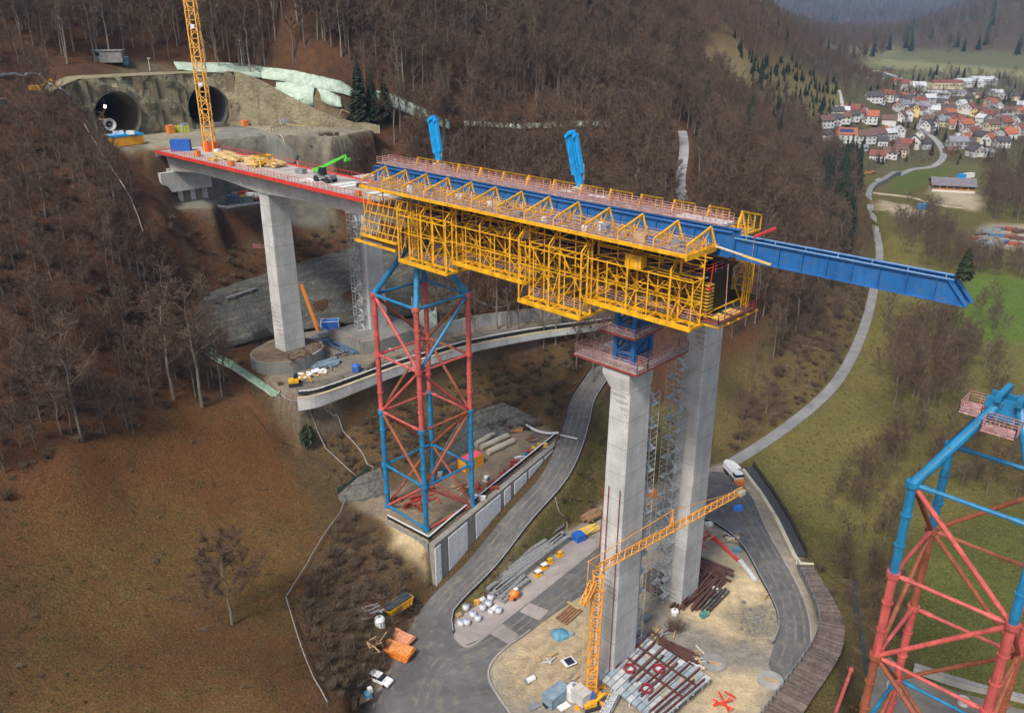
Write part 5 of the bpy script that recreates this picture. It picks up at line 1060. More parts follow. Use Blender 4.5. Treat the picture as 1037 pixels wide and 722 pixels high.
drape('anchored_wall', 'rough grey anchored slope wall behind the left piers, dotted with anchor heads', 'wall', [(196,322),(210,300),(240,290),(300,270),(345,257),(375,250),(420,262),(470,292)], [(200,352),(228,356),(262,347),(300,338),(345,332),(385,325),(430,322),(480,321)], ANC, .7, 44, 8)
drape('anchored_wall', 'grey sprayed concrete slope behind the blue container, below the right tunnel floor', 'wall', [(224,133),(240,131),(262,134),(284,143),(303,160)], [(222,158),(240,166),(262,170),(282,170),(300,168)], SHOTG, .6, 20, 6)
def bank(name, lab, cat, BT_, mat, k=10):
    b_, t_ = BT_; t = thing(name, lab, cat, b_[0]); mb = MB(); n = 6; B = []; Tq = []
    for i in range(len(b_)-1):
        for j in range(n): B.append(b_[i].lerp(b_[i+1], j/n)); Tq.append(t_[i].lerp(t_[i+1], j/n))
    B.append(b_[-1]); Tq.append(t_[-1]); th = Vector((BK.x*.8, BK.y*.8, -.4)); r_ = random.Random(5); mb.loft([[p-Vector((0,0,.6)), q+Vector((0,0,r_.uniform(-.15,.15))), q+th, p+th-Vector((0,0,.6))] for p, q in zip(B, Tq)]); mb.build('face', mat, t); return t
bank('shotcrete_wall', 'grey sprayed concrete slope behind the stacked pipes on the tower terrace', 'wall', SW1, anchored('terrace shotcrete', (.20,.195,.17)))
bank('shotcrete_wall', 'narrow grey sprayed concrete slope left of the tower foot', 'wall', SW2, bpy.data.materials['terrace shotcrete'])
# fences that follow the ground
def fence(name, lab, px, h=1.1, band=WHITE, posts=3.0, rail=.12, off=0, mesh=None, cat='fence'):
    P = [G(*p) for p in px]; Q = []
    for a, b in zip(P, P[1:]):
        k = max(1, round((b-a).length/posts)); Q += [a.lerp(b, i/k) for i in range(k)]
    Q.append(P[-1]); Q = [Vector((q.x, q.y, gz(q.x, q.y))) for q in Q]; t = thing(name, lab, cat, Q[0]); mb = MB(); b2 = MB()
    for q in Q: b2.bar(q-Vector((0,0,.3)), q+Vector((0,0,h)), .09)
    for a, b in zip(Q, Q[1:]): mb.bar(a+Vector((0,0,h*.85)), b+Vector((0,0,h*.85)), rail, rail*1.6)
    if mesh:
        m3 = MB()
        for a, b in zip(Q, Q[1:]): m3.bar(a+Vector((0,0,h*.45)), b+Vector((0,0,h*.45)), .05, h*.85)
        m3.build('netting', mesh, t)
    b2.build('posts', BROWNS, t); mb.build('rail', band, t); return t
PALER = M('pale rope', (.55,.54,.50), .8, 0, .2); GREYR = M('grey rail', (.30,.29,.27), .8, 0, .3)
fence('slope_fence', 'pale rope fence running down the wooded crest beside the tunnel', [(86,130),(112,172),(128,196),(140,222),(146,240)], 1.2, PALER)
fence('slope_fence', 'pale rope fence winding down to the green mat strip', [(170,292),(166,308),(160,322),(176,338),(196,352),(240,380),(284,400)], 1.2, PALER)
fence('hose_line', 'thick pale hose along the path above the tunnel', [(0,80),(30,77),(40,78),(62,93),(72,100)], .9, M('pale blue hose', (.50,.58,.62), .6), 3, .3)
fence('meadow_fence', 'grey post and rail fence between the meadow and the brown scrub', [(284,402),(300,410),(322,440),(344,470),(362,486)], 1.0, GREYR)
fence('meadow_fence', 'grey fence zigzagging down the edge of the meadow towards the road', [(350,508),(345,522),(318,562),(290,608),(302,648),(318,690),(332,715)], 1.0, GREYR)
fence('meadow_fence', 'thin dark fence around the upper meadow edge near the tree line', [(250,415),(270,440),(300,456),(325,470),(344,488),(346,500)], 1.0, BROWNS)
fence('net_fence', 'dark green net fence at the corner above the tower terrace', [(342,500),(356,492),(374,478)], 1.8, NET, 2, .1, 0, NET)
fence('yard_fence', 'wooden rail fence along the terrace right of the tunnel mouths', [(275,134),(290,130),(310,132),(340,128),(362,122)], 1.4, WOOD, 2.2, .14)
fence('stair_rail', 'pale zigzag stair rail on the slope right of the grey sprayed wall', [(283,140),(290,152),(298,160),(303,172)], 1.1, PALER, 1.8, .14)
# white beam barriers by the tower terrace entrance
t = thing('swing_barrier', 'white swing barrier closing the tower terrace entrance by the road', 'barrier', Z(545,440,PLZ)); mb = MB(); arc = spline([Z(533,434,PLZ), Z(542,439,PLZ), Z(553,442,PLZ), Z(566,442,PLZ)], 4); mb.pipe([p+Vector((0,0,1)) for p in arc], .32, 6); mb.build('beam', WHITE, t); mb = MB()
for p in arc[::4]: mb.bar(p, p+Vector((0,0,1)), .2)
mb.build('posts', GREY, t)
t = thing('road_pole', 'thin white pole lying across the curving road beside the swing barrier', 'pole', Z(576,443,11)); MB().tube(Z(566,440,11.2), Z(584,444,11.6), .14, n=6).tube(Z(584,444,10.6), Z(584,444,12), .18, n=6).build('pole', WHITE, t)
# pale hoses on the scrub below the terrace
def hose(lab, px, r=.14, mat=None): 
    P = spline([G(*p)+Vector((0,0,.15)) for p in px], 5); P = [Vector((p.x, p.y, gz(p.x, p.y)+.15)) for p in P]; o = MB().pipe(P, r, 6).build('hose', mat or PALER); tag(o, lab, 'hose'); return o
hose('pale hose running down the scrub below the left end of the terrace wall', [(326,408),(336,420),(350,440),(366,458),(372,470),(378,474),(374,482),(350,500)], .13, GREYR)
hose('dark hose hanging in a loop on the slope right of the red tower', [(474,300),(490,308),(505,312),(525,306)], .25, GREY)
hose('thin pale line from the curving road down to the black sheet on the bank', [(560,500),(565,515),(574,528),(573,543)], .09, GREYR)
# ------------------------------------------------------------------ cranes
def lattice(mb, a, b, w, k, r=.09, up=(0,0,1), ch=.16):
    """square lattice mast or boom"""
    a, b = Vector(a), Vector(b); d = (b-a).normalized(); u = Vector(up)
    if abs(d.dot(u)) > .95: u = Vector((1,0,0))
    x = d.cross(u).normalized()*(w/2); y = x.cross(d).normalized()*(w/2); c = [-x-y, x-y, x+y, -x+y]
    for q in c: mb.bar(a+q, b+q, ch)
    for i in range(k):
        p, n = a.lerp(b, i/k), a.lerp(b, (i+1)/k)
        for j in range(4):
            e, f = c[j], c[(j+1) % 4]
            if i % 2: e, f = f, e
            mb.bar(p+e, n+f, r); mb.bar(n+c[j], n+c[(j+1) % 4], r)
    return mb
cr = thing('tower_crane', 'yellow lattice tower crane standing at the tunnel end of the finished deck', 'crane', L(-133,4,DZ)); cb = L(-133,3.6,DZ)
lattice(MB(), cb, cb+Vector((0,0,73)), 2.2, 36, .13, (0,1,0), .26).build('mast', YEL2, cr)
MB().box(cb+Vector((0,0,1.1)), (2.7,2.7,2.2), AX).build('base_sleeve', M('orange red paint', (.75,.12,.03), .5), cr); top = cb+Vector((0,0,73))
jd = Vector((-.5,.86,0)); lattice(MB(), top+Vector((0,0,1.5)), top+jd*42+Vector((0,0,1.5)), 1.6, 20, .1).build('jib', YEL2, cr); lattice(MB(), top+Vector((0,0,1.5)), top-jd*13+Vector((0,0,1.5)), 1.6, 6, .1).build('counter_jib', YEL2, cr); MB().box(top-jd*12, (2,2.4,3), 0).build('counterweight', CONC, cr); MB().box(top+Vector((1.8,-1,0)), (1.6,1.8,2.2), 0, .85).build('cab', WHITE, cr)
lattice(MB(), top+Vector((0,0,2)), top+Vector((0,0,8)), 1.2, 3, .1, (0,1,0)).build('tower_head', YEL2, cr)
mb = MB()
for k, zz in enumerate((16,29,45)): mb.box(cb+Vector((.2,-1.3,zz)), (.9,.12,.9), 0)
mb.build('number_plate', WHITE, cr)
# small fast-erecting crane at the front pier
c0 = Z(598,706,0); zt = 25.4; ct_ = Vector((c0.x+.3, c0.y, zt))
fc = thing('tower_crane', 'small orange yellow crane whose jib crosses in front of the two tall piers', 'crane', c0); YO = M('orange yellow crane paint', (.80,.36,.055), .5, 0, .2, .8, (.4,.16,.05))
lattice(MB(), c0+Vector((0,0,1.8)), ct_, 1.5, 18, .11, (0,1,0), .24).build('mast', YO, fc)
tip = Z(752,497,24.6); jr = (tip-ct_); jr.z = 0; jr.normalize(); jb = MB(); e = tip; a = ct_+Vector((0,0,.6))
sd_ = Vector((-jr.y, jr.x, 0)); K_ = 22
for q in (sd_*.55, -sd_*.55): jb.bar(a+q, e+q, .15)
jb.bar(a+Vector((0,0,1.2)), e+Vector((0,0,.9)), .17)
for i in range(K_):
    p, n = a.lerp(e, i/K_), a.lerp(e, (i+1)/K_); h = Vector((0,0,1.15)); m_ = p.lerp(n, .5)+h
    for q in (sd_*.55, -sd_*.55): jb.bar(p+q, m_, .085); jb.bar(m_, n+q, .085)
    jb.bar(p+sd_*.55, n-sd_*.55, .07); jb.bar(p+sd_*.55, p-sd_*.55, .07)
jb.build('jib', YO, fc)
kp = a.lerp(e, .46); mb = MB(); mb.bar(kp+Vector((0,0,1)), kp+Vector((0,0,4.0)), .22); mb.bar(kp+sd_*.5, kp+Vector((0,0,4.0)), .12); mb.bar(kp-sd_*.5, kp+Vector((0,0,4.0)), .12); mb.build('king_post', YO, fc)
bk = ct_-jr*2.4+Vector((0,0,3.4)); mb = MB(); mb.bar(kp+Vector((0,0,4)), e.lerp(a,.12)+Vector((0,0,1)), .09); mb.bar(kp+Vector((0,0,4)), bk, .11); mb.bar(bk, ct_+Vector((0,0,1)), .22); mb.bar(bk, ct_-jr*2.6+Vector((0,0,-5)), .12); mb.bar(ct_-jr*2.6+Vector((0,0,-5)), ct_+Vector((0,0,-3)), .2); mb.bar(bk, c0-jr*2.6+Vector((0,0,2.2)), .07); mb.build('tie_bars', YO, fc)
lattice(MB(), ct_-jr*1.0+Vector((0,0,-1)), ct_-jr*3.2+Vector((0,0,-4.4)), .8, 4, .08).build('rear_strut', YO, fc)
tr_ = e.lerp(a, .02); mb = MB(); mb.box(tr_+Vector((0,0,.0)), (1.6,1.4,.9), math.atan2(jr.y,jr.x)); mb.build('trolley', CREAM, fc); mb = MB().bar(tr_, tr_-Vector((0,0,3.0)), .05); mb.box(tr_-Vector((0,0,3.4)), (1.5,.9,.9), .4); mb.build('hook_block', BLUEP, fc)
mb = MB().box(c0+Vector((0,0,.9)), (3.2,3.2,.5), .5)
for x, y in ((-2.4,-2.4),(2.4,-2.4),(2.4,2.4),(-2.4,2.4)): mb.bar(c0+Vector((0,0,1)), c0+Vector((x,y,.25)), .35); mb.box(c0+Vector((x,y,.1)), (.9,.9,.2))
mb.build('undercarriage', YO, fc); MB().box(c0-jr*2.3+Vector((0,0,2.0)), (2.2,2.8,2.2), math.atan2(jr.y,jr.x)).build('ballast', concrete('ballast',(.5,.49,.46),0,.4), fc)
mb = MB()
for q in (-1,1): mb.bar(c0+Vector((q,.4,1)), c0+Vector((q*.2,.8,6)), .2)
mb.build('mast_struts', YO, fc)
# ------------------------------------------------------------------ machines and vehicles
def wheel(mb, c, ax, r, w, n=14): c = Vector(c); ax = Vector(ax).normalized()*w/2; return mb.tube(c-ax, c+ax, r, n=n)
def local_thing(name, lab, cat, loc, rz, group=None): return thing(name, lab, cat, loc, group, rz)
def car(loc, rz, lab, col=CARW, ln=4.6, name='parked_car'):
    t = local_thing(name, lab, 'car', loc, rz); k = ln/4.6; h = 1.5
    prof = [(-2.28,.38),(-2.3,.75),(-2.22,1.0),(1.0,1.02),(2.1,.88),(2.3,.7),(2.3,.38)]
    mb = MB(); n = len(prof); vs = [(x*k,-.88,z) for x, z in prof]+[(x*k,.88,z) for x, z in prof]; mb.add(vs, [tuple(range(n-1,-1,-1)), tuple(range(n,2*n))]+[(i,(i+1)%n,n+(i+1)%n,n+i) for i in range(n)]); mb.build('body', col, t, local=True, bevel=.07)
    c = MB(); b = [(-2.15*k,-.8,1.0),(.95*k,-.8,1.0),(.95*k,.8,1.0),(-2.15*k,.8,1.0)]; tp = [(-1.95*k,-.68,h),(.25*k,-.68,h),(.25*k,.68,h),(-1.95*k,.68,h)]; c.loft([b, tp]); c.build('windows', GLASS, t, local=True)
    r = MB(); r.box((-.85*k,0,h+.03), (2.25*k,1.38,.07)); r.build('roof', col, t, local=True, bevel=.03)
    r = MB()
    for x in (-1.0,-.05):
        for y in (-.76,.76): r.bar((x*k-.1,y,1.0), (x*k+.02,y*.9,h), .09)
    r.build('pillars', col, t, local=True)
    for x in (-1.42,1.42):
        for y in (-.8,.8): m2 = MB(); wheel(m2, (x*k,y,.34), (0,1,0), .34, .24); m2.build('wheel', DARK, t, local=True)
    for y in (-.62,.62): MB().box((2.28*k,y,.7), (.08,.36,.16)).build('headlight', GALV, t, local=True); MB().box((-2.29*k,y,.8), (.06,.2,.28)).build('tail_light', REDP, t, local=True)
    return t
a, b = Z(373,683,0), Z(398,694,0); car(Z(385,690,0.15)+Vector((0,0,.02)), math.atan2((b-a).y, (b-a).x), 'white estate car parked on the asphalt near the bottom of the photo')
def skip(c, d, rz, mat, lab, tarp=None, lid=None, name='skip_container', cat='container'):
    t = local_thing(name, lab, cat, c, rz); l, w, h = d; mb = MB(); th = .09
    mb.hexa([(-l/2*.86,-w/2,.2),(l/2*.86,-w/2,.2),(l/2*.86,w/2,.2),(-l/2*.86,w/2,.2),(-l/2,-w/2,h),(l/2,-w/2,h),(l/2,w/2,h),(-l/2,w/2,h)])
    for y in (-w/2,w/2): mb.box((0,y,h), (l,.14,.16))
    for x in (-l/2,l/2): mb.box((x,0,h), (.14,w,.16))
    mb.build('tub', mat, t, local=True)
    rb = MB()
    for i in range(7):
        x = -l*.4+i*l*.8/6
        for y in (-w/2-.04,w/2+.04): rb.box((x,y,h*.55), (.12,.1,h*.8))
    rb.build('side_ribs', mat, t, local=True)
    MB().box((0,0,.1), (l*.8,w*.8,.2)).build('skids', GREY, t, local=True)
    if tarp:
        q = MB(); gx = 8
        for i in range(gx):
            for j in range(4):
                P = lambda u, v: (-l/2*.95+l*.95*u/gx, -w/2*.92+w*.92*v/4, h+.08+.09*math.sin(u*1.7+v)*math.cos(v*1.3)+.12)
                q.add([P(i,j),P(i+1,j),P(i+1,j+1),P(i,j+1)], [(0,1,2,3)])
        o = q.build('cover', tarp, t, local=True); md = o.modifiers.new('s','SOLIDIFY'); md.thickness = .16
    return t
ang = lambda p, q, z=0: math.atan2((Z(*q,z)-Z(*p,z)).y, (Z(*q,z)-Z(*p,z)).x)
SAL = M('salmon paint', (.72,.30,.16), .6, 0, .2, 1.0, (.4,.2,.12))
skip(Z(403,663,.15), (6.0,2.6,1.5), ang((388,658),(416,668)), ORG, 'orange skip with a lumpy tarpaulin on the asphalt above the white car', M('orange tarpaulin', (.72,.28,.08), .7, 0, .3, 1.5))
skip(Z(407,649,.15), (4.6,2.4,1.0), ang((397,643),(417,653)), SAL, 'flat salmon coloured skip beside the tarpaulin covered orange one', SAL)
skip(Z(403,617,2.0), (6.2,2.3,1.7), ang((387,624),(417,604),2), YEL, 'yellow skip with a dark cover on the scrub bank by the road', M('dark tarpaulin', (.045,.055,.06), .6, 0, .3, 1.2))
def barrel_tank(c, r, h, mat, lab, name='tank', cat='tank'):
    t = thing(name, lab, cat, c); c = Vector(c); MB().loft([[c+Vector((math.cos(a)*q, math.sin(a)*q, z)) for a in [i*PI/8 for i in range(16)]] for q, z in ((r*.92,.05),(r,.25),(r,h*.8),(r*.75,h*.95),(r*.3,h))]).build('vessel', mat, t, smooth=False); mb = MB().tube(c+Vector((0,0,h*.95)), c+Vector((0,0,h*1.1)), r*.25, n=8)
    for i in range(4): a = i*PI/2+.4; mb.bar(c+Vector((math.cos(a)*r,math.sin(a)*r,0)), c+Vector((math.cos(a)*r*1.02,math.sin(a)*r*1.02,h*.8)), .1)
    mb.build('fittings', GREY, t); return t
barrel_tank(Z(385,636,2.2), 1.0, 2.6, WHITE, 'white plastic tank next to the yellow skip on the bank')
def boxthing(name, lab, cat, c, d, rz, mat, extra=None, grp=None):
    """container, cabin or crate: body with corner posts, rails and a door"""
    t = local_thing(name, lab, cat, c, rz, grp); l, w, h = d; MB().box((0,0,h/2+.05), (l,w,h-.1)).build('body', mat, t, local=True); fr = MB()
    for x in (-l/2,l/2):
        for y in (-w/2,w/2): fr.box((x,y,h/2), (.14,.14,h+.04))
    for z in (.06,h):
        for y in (-w/2,w/2): fr.box((0,y,z), (l,.12,.12))
        for x in (-l/2,l/2): fr.box((x,0,z), (.12,w,.12))
    fr.build('frame', extra or mat, t, local=True); d_ = MB().box((l/2+.03,-w*.22,h*.47), (.06,w*.4,h*.82)); d_.build('door', extra or mat, t, local=True)
    rb = MB(); n = max(3, int(l/.55))
    for i in range(n):
        x = -l/2+l*(i+.5)/n
        for y in (-w/2-.02,w/2+.02): rb.box((x,y,h/2), (.14,.06,h*.85))
    rb.build('wall_ribs', mat, t, local=True); return t
boxthing('shipping_container', 'bright blue container standing on the tunnel end of the deck', 'container', Z(184,153,DZ), (4.4,2.4,2.7), .15, BLUEP)
boxthing('shipping_container', 'blue container on the upper terrace between the two left piers', 'container', Z(335,334,30.1), (4.6,2.6,2.7), .1, BLUEP, WHITE)
t = boxthing('shipping_container', 'orange container with a pink roof on the tower terrace', 'container', Z(477,472,PLZ), (5.6,2.5,2.5), ang((467,474),(490,462),PLZ), M('orange container paint', (.80,.36,.02), .5, 0, .15), None); MB().box((0,0,2.62), (5.5,2.4,.14)).build('roof_sheet', PINK, t, local=True)
boxthing('site_cabin', 'dark brown cabin at the foot of the scaffold stair of the rear pier', 'cabin', Z(664,597,0), (4.0,3.0,3.4), AX, M('brown cabin', (.13,.10,.08), .8, 0, .3), None)
boxthing('tool_container', 'small dusty blue container by the crane base at the bottom of the photo', 'container', Z(563,709,0), (4.2,2.2,2.2), ang((553,715),(573,700)), M('dusty blue', (.20,.28,.34), .7, 0, .3))
boxthing('crate', 'blue crate next to the yellow boards beside the lower road', 'crate', Z(586,547,.1), (2.2,2.0,1.7), .6, BLUEP)
barrel_tank(Z(361,376,30.1), 1.05, 1.9, BLUEP, 'small blue tank with white top beside the terrace barrier'); barrel_tank(Z(581,706,0), 1.4, 2.6, concrete('tank grey',(.6,.6,.58),0,.3), 'pale round tank wrapped in white cloth at the crane base')
# telehandler on the deck
rz = AX+.15; t = local_thing('telehandler', 'green telescopic handler with raised boom working on the deck', 'telehandler', L(-76,-.5,DZ+.05), rz); mb = MB()
mb.box((0,0,1.15), (4.8,1.9,.8)); mb.box((-2.0,.1,1.8), (1.3,1.7,.7)); mb.build('chassis', GREY, t, local=True, bevel=.06); MB().box((.3,-.75,2.3), (1.5,.9,1.6), 0, .85).build('cab', GLASS, t, local=True); mb = MB(); mb.box((.3,-.75,3.12), (1.4,.85,.1)); mb.box((-1.9,0,2.3), (1.6,1.6,.5)); mb.build('cab_roof', GREENP, t, local=True)
for x in (-1.6,1.6):
    for y in (-1.0,1.0): m2 = MB(); wheel(m2, (x,y,.62), (0,1,0), .62, .42); m2.build('wheel', DARK, t, local=True)
MB().bar((-2.4,.35,2.1), (3.4,.35,4.6), .5, .55).bar((3.3,.35,4.55), (6.0,.35,5.7), .36, .4).build('boom', GREENP, t, local=True); MB().bar((5.9,.35,5.7), (6.3,.35,5.0), .3).box((6.5,.35,4.9), (.5,1.4,.5)).build('carriage', GREENP, t, local=True)
# stacks of timber, bars and steel
def bundle(name, lab, cat, a, b, n, w, h, mat, layers=1, gap=1.15, jit=.0, group=None, alt=None, tube=False, bearers=True):
    """parallel bars lying side by side from a towards b; one part per layer"""
    a, b = Vector(a), Vector(b); d = (b-a); d.z = 0; d.normalize(); sd = Vector((-d.y, d.x, 0)); t = thing(name, lab, cat, a.lerp(b,.5), group); r_ = random.Random(int(a.x*7+a.y*3))
    if bearers:
        for f in (.2,.8): q = a.lerp(b, f); MB().bar(q-sd*(n*w*gap/2+.2)+Vector((0,0,.08)), q+sd*(n*w*gap/2+.2)+Vector((0,0,.08)), .16).build('bearer', WOOD, t)
    for k in range(layers):
        mb = MB()
        for i in range(n-(k % 2 if layers > 1 else 0)):
            o = (i-(n-1)/2)*w*gap; j1, j2 = r_.uniform(-jit,jit), r_.uniform(-jit,jit); sk = r_.uniform(-jit,jit)*.45; p = a+d*j1+sd*(o+sk); e = b+d*j2+sd*(o-sk); z = Vector((0,0,.16*bearers+h/2+k*h*1.03))
            mb.tube(p+z, e+z, w/2, n=8) if tube else mb.bar(p+z, e+z, w, h)
        mb.build('layer', mat if not alt or k % 2 == 0 else alt, t)
    return t
zs = .05
bundle('girder_stack', 'large stack of dark brown steel beams lying on the sand beside the rear pier', 'steel beams', Z(692,617,zs), Z(722,583,zs), 7, .4, .5, BROWNS, 2, 2.1, 1.6)
bundle('girder_stack', 'second stack of dark brown steel beams laid crosswise at the edge of the sand', 'steel beams', Z(702,570,zs), Z(737,584,zs), 6, .4, .45, BROWNS, 2, 2.1, 1.4)
bundle('girder_stack', 'short dark beams with pale edges beside the large brown beam stack', 'steel beams', Z(712,618,zs), Z(730,597,zs), 5, .4, .5, M('dark beam', (.05,.04,.035), .7, 0, .4, 1.0, (.5,.47,.42)), 1, 1.8, .6)
bundle('plank_stack', 'long brown planks lying along the edge of the formwork table', 'planks', Z(672,652,zs), Z(702,668,zs), 6, .35, .3, BROWNS, 2, 1.3, 1.2)
bundle('scaffold_stack', 'long stack of grey scaffold frames beside the lay-by, nearest the bank', 'scaffold stack', Z(503,592,.2), Z(556,556,.2), 4, .8, .55, M('grey scaffold frames', (.27,.275,.27), .5, .2, .45, 2.2, (.5,.49,.44)), 3, 1.08, .8)
bundle('scaffold_stack', 'long stack of grey scaffold frames beside the lay-by, in the middle', 'scaffold stack', Z(501,603,.2), Z(571,546,.2), 3, .8, .5, bpy.data.materials['grey scaffold frames'], 3, 1.08, .9)
bundle('scaffold_stack', 'short stack of grey scaffold frames next to the orange mixer', 'scaffold stack', Z(508,608,.2), Z(530,588,.2), 3, .8, .5, bpy.data.materials['grey scaffold frames'], 2, 1.1, .7)
bundle('plank_stack', 'brown boards stacked by the lower road beyond the yellow boards', 'planks', Z(592,527,1), Z(607,518,1), 5, .5, .3, M('old boards', (.30,.17,.08), .8, 0, .4), 2, 1.2, .4)
bundle('plank_stack', 'yellow formwork boards beside the blue crate', 'planks', Z(589,541,.3), Z(603,534,.3), 4, .6, .35, YPLY, 2, 1.1, .4)
bundle('plank_stack', 'brown pallet of boards on the sand left of the crane mast', 'planks', Z(568,630,zs), Z(584,616,zs), 5, .45, .25, M('brown boards', (.26,.14,.07), .8, 0, .4), 1, 1.3, .2)
t = thing('plank', 'single pale beam beside the brown pallet of boards', 'beam', Z(580,616,0)); MB().bar(Z(577,611,.3), Z(586,617,.3), .45, .4).build('beam', WOOD, t); MB().box(Z(576,610,.1), (.6,.6,.3)).build('block', WOOD, t)
for k, (a, b, l) in enumerate((((482,450),(503,437),'topmost'),((487,453),(514,441),'middle'),((494,458),(520,446),'lowest'))):
    A, B2 = Z(*a,PLZ+.7), Z(*b,PLZ+.7); t = thing('concrete_pipe', l+' of the long pale concrete columns lying on the tower terrace', 'column', A.lerp(B2,.5)-Vector((0,0,.7))); d = (B2-A).normalized(); MB().tube(A, B2, .72, n=14).build('shaft', concrete('pipe concrete', (.45,.40,.31), 0, .3) if k == 0 else bpy.data.materials['pipe concrete'], t)
    sd = Vector((-d.y,d.x,0))
    for f in (.2,.8): q = A.lerp(B2,f)-Vector((0,0,.66)); MB().bar(q-sd, q+sd, .2).build('bearer', WOOD, t)
bundle('plank_stack', 'orange brown timbers at the end of the concrete columns', 'planks', Z(512,435,PLZ), Z(530,436,PLZ), 4, .5, .4, M('orange timber', (.45,.22,.08), .8, 0, .3), 1, 1.4, .4)
# red steel pieces and boards strewn over the tower terrace
r_ = random.Random(12); spots = [(507,484,'red'),(513,480,'red'),(519,474,'red'),(497,492,'red'),(489,499,'red'),(483,495,'red'),(500,497,'red'),(526,466,'white'),(522,470,'red'),(536,460,'red'),(531,464,'blue'),(541,457,'yellow'),(549,453,'yellow'),(492,487,'white'),(486,506,'white'),(479,503,'red'),(452,478,'blue'),(446,483,'white'),(440,488,'orange'),(420,506,'red'),(412,514,'red'),(430,500,'red'),(437,497,'rust'),(425,516,'rust'),(402,508,'rust')]
cm = dict(red=M('red scrap steel', (.36,.07,.045), .7, 0, .4), white=WHITE, blue=TUBEB, yellow=YPLY, orange=ORG, rust=RUST)
where = ['by the terrace barrier','beside the terrace barrier near the red tower','in the middle of the tower terrace','at the foot of the red tower','under the red tower','near the far end of the tower terrace']
for i, (x, y, c) in enumerate(spots):
    p = Z(x, y, PLZ); w_ = 5 if x > 525 else (1 if x > 495 else (0 if x > 474 else (2 if x > 438 else 3 if x > 415 else 4)))
    t = local_thing('steel_part', {'red':'red','white':'white','blue':'blue','yellow':'yellow','orange':'orange','rust':'rusty'}[c]+' steel part lying in the clutter '+where[w_], 'steel part', p, r_.uniform(0,3), 'steel parts strewn on the tower terrace'); l = r_.uniform(1.2,2.6); mb = MB(); mb.box((0,0,.55), (l,.16,.8)); mb.box((0,0,1.0), (l,.7,.12)); mb.box((0,0,.15), (l,.7,.12)); mb.build('beam', cm[c], t, local=True); m2 = MB(); m2.box((l/2,0,.55), (.12,.9,1.1)); m2.bar((-l*.3,.8,.1), (l*.4,-.7,1.15), .12); m2.build('end_plate', cm[c], t, local=True)
# lay-by: bulk bags, mixer, compactors
bags = [(467,633),(473,632),(479,624),(484,628),(472,617),(489,617),(495,613),(505,620),(497,607)]
wds = ['lowest white bulk bag at the tip of the lay-by','white bulk bag second from the tip of the lay-by','white bulk bag in the row behind the tip of the lay-by','white bulk bag at the road side of the row behind the tip','white bulk bag against the grass bank of the lay-by','white bulk bag left of the flat white sheets','white bulk bag between the flat sheets and the scaffold frames','white bulk bag nearest the lower road, below the sheets','white bulk bag closest to the grey scaffold frames']
for (x, y), w_ in zip(bags, wds):
    p = Z(x, y, .25); t = thing('bulk_bag', w_, 'bag', p); MB().loft([[p+Vector((math.cos(a)*q*(1+.08*math.sin(3*a)), math.sin(a)*q, z)) for a in [i*PI/5+.3 for i in range(10)]] for q, z in ((.55,0),(.74,.3),(.74,.8),(.5,1.05),(.2,1.1))]).build('sack', M('white sack', (.50,.50,.53), .8, 0, .25, 2) if 'white sack' not in bpy.data.materials else bpy.data.materials['white sack'], t, smooth=True)
    mb = MB()
    for i in range(4): a = i*PI/2+.4; mb.bar(p+Vector((math.cos(a)*.5, math.sin(a)*.5, .9)), p+Vector((math.cos(a)*.15, math.sin(a)*.15, 1.35)), .07)
    mb.build('loops', BLUEP, t)
crate('pallet_load', 'flat white sheeted pallet in the clutter of the lay-by', 'pallet', Z(486,608,.25), (2.0,1.2,.5), .5, WHITE); crate('pallet_load', 'white sheeted pallet near the road edge of the lay-by', 'pallet', Z(500,618,.25), (2.2,1.0,.6), .9, WHITE); crate('pallet_load', 'yellow crate among the bulk bags of the lay-by', 'crate', Z(483,611,.25), (1.1,.9,.8), .3, YEL); crate('pallet_load', 'brown crate among the bulk bags of the lay-by', 'crate', Z(492,603,.25), (1.3,.9,.7), .1, BROWNS); crate('pallet_load', 'orange brown crate on the bank side of the bulk bags', 'crate', Z(465,624,.25), (1.2,.9,.6), .7, M('tan crate', (.40,.26,.12), .8))
p = Z(521,606,.2); t = local_thing('concrete_mixer', 'round orange mixer at the end of the scaffold stacks', 'mixer', p, .5); MB().loft([[Vector((x, math.cos(a)*q, 1.25+math.sin(a)*q)) for a in [i*PI/6 for i in range(12)]] for q, x in ((.3,-1.0),(.85,-.5),(.95,.1),(.6,.8),(.42,1.1))]).build('drum', ORG, t, local=True, smooth=True); mb = MB().box((-.2,0,.45), (1.9,1.2,.3)); m2 = MB(); mb.build('frame', ORG, t, local=True)
for y in (-.7,.7): m2 = MB(); wheel(m2, (-.3,y,.35), (0,1,0), .35, .2); m2.build('wheel', DARK, t, local=True)
MB().box((.3,0,2.25), (.8,.7,.12)).build('hood', WHITE, t, local=True)
for i, (x, y, l) in enumerate(((545,583,'yellow compactor with white cover at the lower end of the row beside the lay-by'),(551,576,'yellow compactor with white cover, second in the row beside the lay-by'),(557,570,'yellow compactor without cover in the middle of the row beside the lay-by'),(567,563,'yellow compactor at the upper end of the row beside the lay-by'))):
    t = local_thing('compactor', l, 'compactor', Z(x,y,.2), .7); MB().box((0,0,.25), (1.6,1.1,.3)).build('plate', YEL, t, local=True); MB().box((-.1,0,.8), (1.0,.8,.8)).build('engine', YEL, t, local=True, bevel=.05); MB().bar((-.6,0,1.0), (-1.3,0,1.5), .12).bar((-1.3,-.4,1.5), (-1.3,.4,1.5), .1).build('handle', DARK, t, local=True)
    if i < 2: MB().box((0,0,1.25), (1.3,1.0,.12)).build('cover', WHITE, t, local=True)
